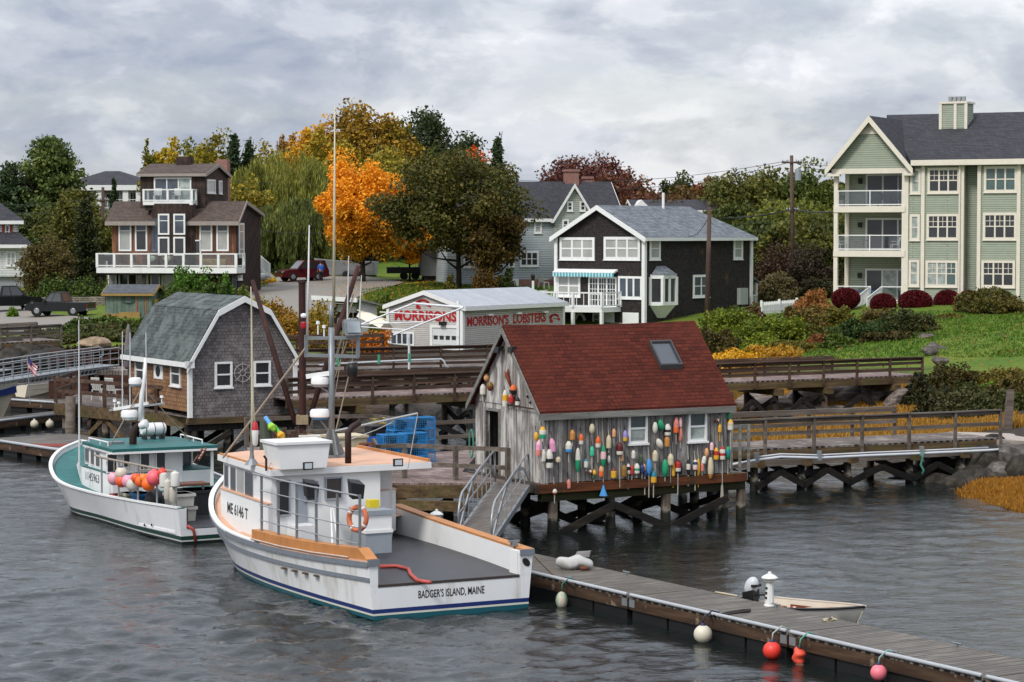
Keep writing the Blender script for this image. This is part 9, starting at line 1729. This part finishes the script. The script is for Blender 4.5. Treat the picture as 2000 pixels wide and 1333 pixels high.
for i,(px,Y,top,w,cols,lab,n) in enumerate([
    (88,187,548,66,LG,'green shrub on top of the stone wall behind the pickup',2200),(140,187,536,92,LG,'large green shrub on top of the stone wall left of the garden shed',3200),
    (185,186,548,54,LG,'leafy shrub hanging over the wall next to the garden shed',1700),(24,172,604,22,['#3a5014','#5a7a1e','#7a9a2a'],'little bright green bush at the end of the stone wall',500),
    (140,146,628,70,LG,'green bush on the bank below the parked pickup',2200),(195,147,616,96,LG,'broad green bush on the bank in front of the garden shed',3200),
    (262,147,620,80,['#232f10','#3c4c1a','#5a661f'],'green bush on the bank touching the gambrel roof',2400),
    (375,172,512,74,['#28410f','#44661a','#5f8426'],'tall sumac like shrub in front of the brown house deck',2600),(345,168,548,60,['#2a3a10','#46581a','#5f7022'],'green shrub beside the garden shed gable',2000),
    (415,170,548,70,['#24330f','#3e5218','#5a6c20'],'green shrub right of the sumac below the brown house',2400),(440,171,534,40,['#2b4512','#486a1c','#668a2a'],'rounded shrub under the right corner of the deck',1500),
    (475,170,560,50,['#3a4a16','#5a641e','#6f6a24'],'low shrub at the corner of the brown house',1300),(380,160,572,90,['#2c3511','#48501a','#63601f'],'loose green brush above the gambrel roof',2400)]):
    B('bank_shrub',lab,px,Y,top,w,cols,n,.25,seed=i,group='green shrubs on the left bank')
for i,(px,Y,top,w,lab) in enumerate([(90,139,640,90,'brown green bush at the end of the old pier rail'),(155,140,648,90,'dark green bush on the bank left of the tan covered boat'),(225,140,644,90,'dark green bush between the tan covered boat and the gambrel roof'),(280,140,640,70,'dark green bush touching the lower gambrel roof'),(190,144,632,110,'wide dark bush in the second row of the bank')]):
    B('bank_shrub',lab,px,Y,top,w,['#1c2410','#333c18','#4e5422','#5a4426'],2600,.25,seed=i+9,group='green shrubs on the left bank')
for i,(px,w,lab) in enumerate([(110,60,'low brown brush left of the tan covered boat'),(150,70,'low brown brush in front of the tan covered boat'),(215,70,'low brown brush right of the tan covered boat'),(252,50,'low brown brush beside the folded umbrella')]):
    B('brush',lab,px,131,664,w,['#2a2014','#40301c','#4a4420'],1500,.22,seed=i,group='low brush behind the bulkhead')
YB = ['#4a3e12','#7a611a','#a57a1e','#b5662a']
for i,(px,Y,top,w,cols,lab,n) in enumerate([
    (505,158,576,70,['#454a14','#74681a','#a07c1e'],'yellow green bush at the top of the bank by the driveway',2200),(540,153,590,90,YB,'yellow brown bush right behind the gambrel gable',2600),
    (575,150,612,90,YB,'rust tinged bush between the gambrel house and the rusty derrick',2400),(612,154,596,90,['#4d4a12','#857018','#b08a1e'],'golden bush right of the rusty derrick column',2400),
    (628,144,650,76,['#3d3a12','#6a5a18','#94721e'],'olive gold bush under the open lean-to',2400),(680,147,640,60,['#3a3a14','#5f561a','#84701f'],'dull green bush below the lean-to boat',1800),
    (728,146,640,64,['#7a4a12','#b5681a','#cf7a22'],'orange bush beside the left corner of the lobster shop',2400),(755,160,596,50,['#3c4614','#5d681b','#7a7f24'],'green shrub behind the roof edge of the lobster shop',1500),
    (760,170,574,60,['#3a4a14','#56661c','#6f7a24'],'rough green clump on the lawn above the lobster shop',1400),(455,150,590,60,['#6a4a18','#94641f','#a87a28'],'rust orange brush above the gambrel ridge',1500)]):
    B('autumn_bush',lab,px,Y,top,w,cols,n,.22,seed=i,group='autumn bushes on the middle bank')
for i,(px,Y,top,w,cols,lab,n) in enumerate([
    (945,190,520,44,['#3a2a14','#5f4a1c','#7a5a24'],'bronze shrub at the foot of the dark maple',1100),(985,191,526,44,DGR,'dark green shrub against the lattice of the white house',1200),(880,191,540,26,OLV,'wispy shrub by the white house corner',500),
    (522,205,536,34,['#a8841a','#d6ab1f','#e6c02a'],'bright yellow flowering clump at the foot of the stairs',900)]):
    B('shrub',lab,px,Y,top,w,cols,n,.22,seed=i,group='shrubs round the white house')
def marsh(name,poly,n,h,cols,seed,z0=None,clump=.5):
    r = np.random.RandomState(seed); pl = [((p-1000)/FPX*Y,Y) for p,Y in poly]
    xs = [p[0] for p in pl]; ys = [p[1] for p in pl]; P = np.column_stack([r.uniform(min(xs),max(xs),n*3),r.uniform(min(ys),max(ys),n*3)])
    ins = np.zeros(len(P),bool); j = len(pl)-1
    for i in range(len(pl)):
        a,b = pl[i],pl[j]; c = ((a[1] > P[:,1]) != (b[1] > P[:,1])); ins ^= c & (P[:,0] < (b[0]-a[0])*(P[:,1]-a[1])/(b[1]-a[1]+1e-12)+a[0]); j = i
    P = P[ins][:n]; m = len(P); z = np.concatenate([terr_np(P[i:i+5000]) for i in range(0,m,5000)])
    k = z > -.32; P = P[k]; z = np.maximum(z[k],-.3); m = len(P)
    hh = h*(.55+.75*r.rand(m))*(.85+.2*np.sin(P[:,0]*1.7)*np.sin(P[:,1]*1.1)); hh = np.abs(hh)+.1
    a = r.rand(m)*6.28; w = .035+.03*r.rand(m); d = np.column_stack([np.cos(a)*w,np.sin(a)*w,0*a]); ln = np.column_stack([r.randn(m)*.16+.08,r.randn(m)*.16,np.ones(m)])*hh[:,None]
    b = np.column_stack([P,z-.05]); V = np.stack([b-d,b+d,b+ln*.6+d*.7,b+ln,b+ln*.6-d*.7],1).reshape(-1,3)
    me = bpy.data.meshes.new(name); me.vertices.add(5*m); me.vertices.foreach_set('co',V.ravel().astype(np.float32)); me.loops.add(5*m); me.loops.foreach_set('vertex_index',np.arange(5*m,dtype=np.int32))
    me.polygons.add(m); me.polygons.foreach_set('loop_start',np.arange(0,5*m,5,dtype=np.int32)); me.update(calc_edges=True)
    me.materials.append(leafmat('blade_'+name+cols[0][1:],cols,.5)); o = bpy.data.objects.new(name,me); COL.objects.link(o); tag(o,kind='stuff'); return o
GOLD = ['#5c3e14','#85591c','#9c6e24','#74562a']
marsh('marsh_grass',[(1868,80.6),(1930,76.8),(2160,70),(2250,78),(2020,80.6),(1930,81.6)],30000,.34,GOLD,1)
marsh('marsh_grass',[(1380,102),(1500,99),(1700,97.5),(1830,96),(2000,95),(2000,100),(1860,108),(1740,118),(1600,121),(1400,123)],45000,.26,['#5a421a','#866026','#a0782c','#6c522a'],2)
marsh('marsh_grass',[(1330,110),(1440,104),(1480,126),(1400,128)],9000,.5,['#52401a','#755a24','#8a6c30'],3)
marsh('lawn_grass',[(1500,133),(1640,130),(2080,122),(2080,149),(1860,152),(1620,150),(1540,143)],12000,.07,['#2c4210','#3f5a14','#5a6e1f'],4)
marsh('lawn_grass',[(720,176),(830,176),(1060,180),(1060,198),(850,204),(700,192)],12000,.15,['#2f4214','#445a18','#626e22'],5)
def fallen(label,px0,px1,Y0,Y1,n,cols,seed):
    r = np.random.RandomState(seed); Y = r.uniform(Y0,Y1,n); x = (r.uniform(px0,px1,n)-1000)/FPX*Y; z = terr_np(np.column_stack([x,Y])); P = np.column_stack([x,Y,z+.07]); me = leaf_mesh('fallen_leaves',P,.2,r,leafmat('litter'+cols[0][1:],cols),.7); o = bpy.data.objects.new('fallen_leaves',me); COL.objects.link(o); tag(o,kind='stuff')
fallen('',660,860,178,206,800,['#6a4a1a','#a8701c','#c98a24'],1); fallen('',1480,2000,120,152,300,['#4a3a1a','#6a5420','#7a6a2a'],2)
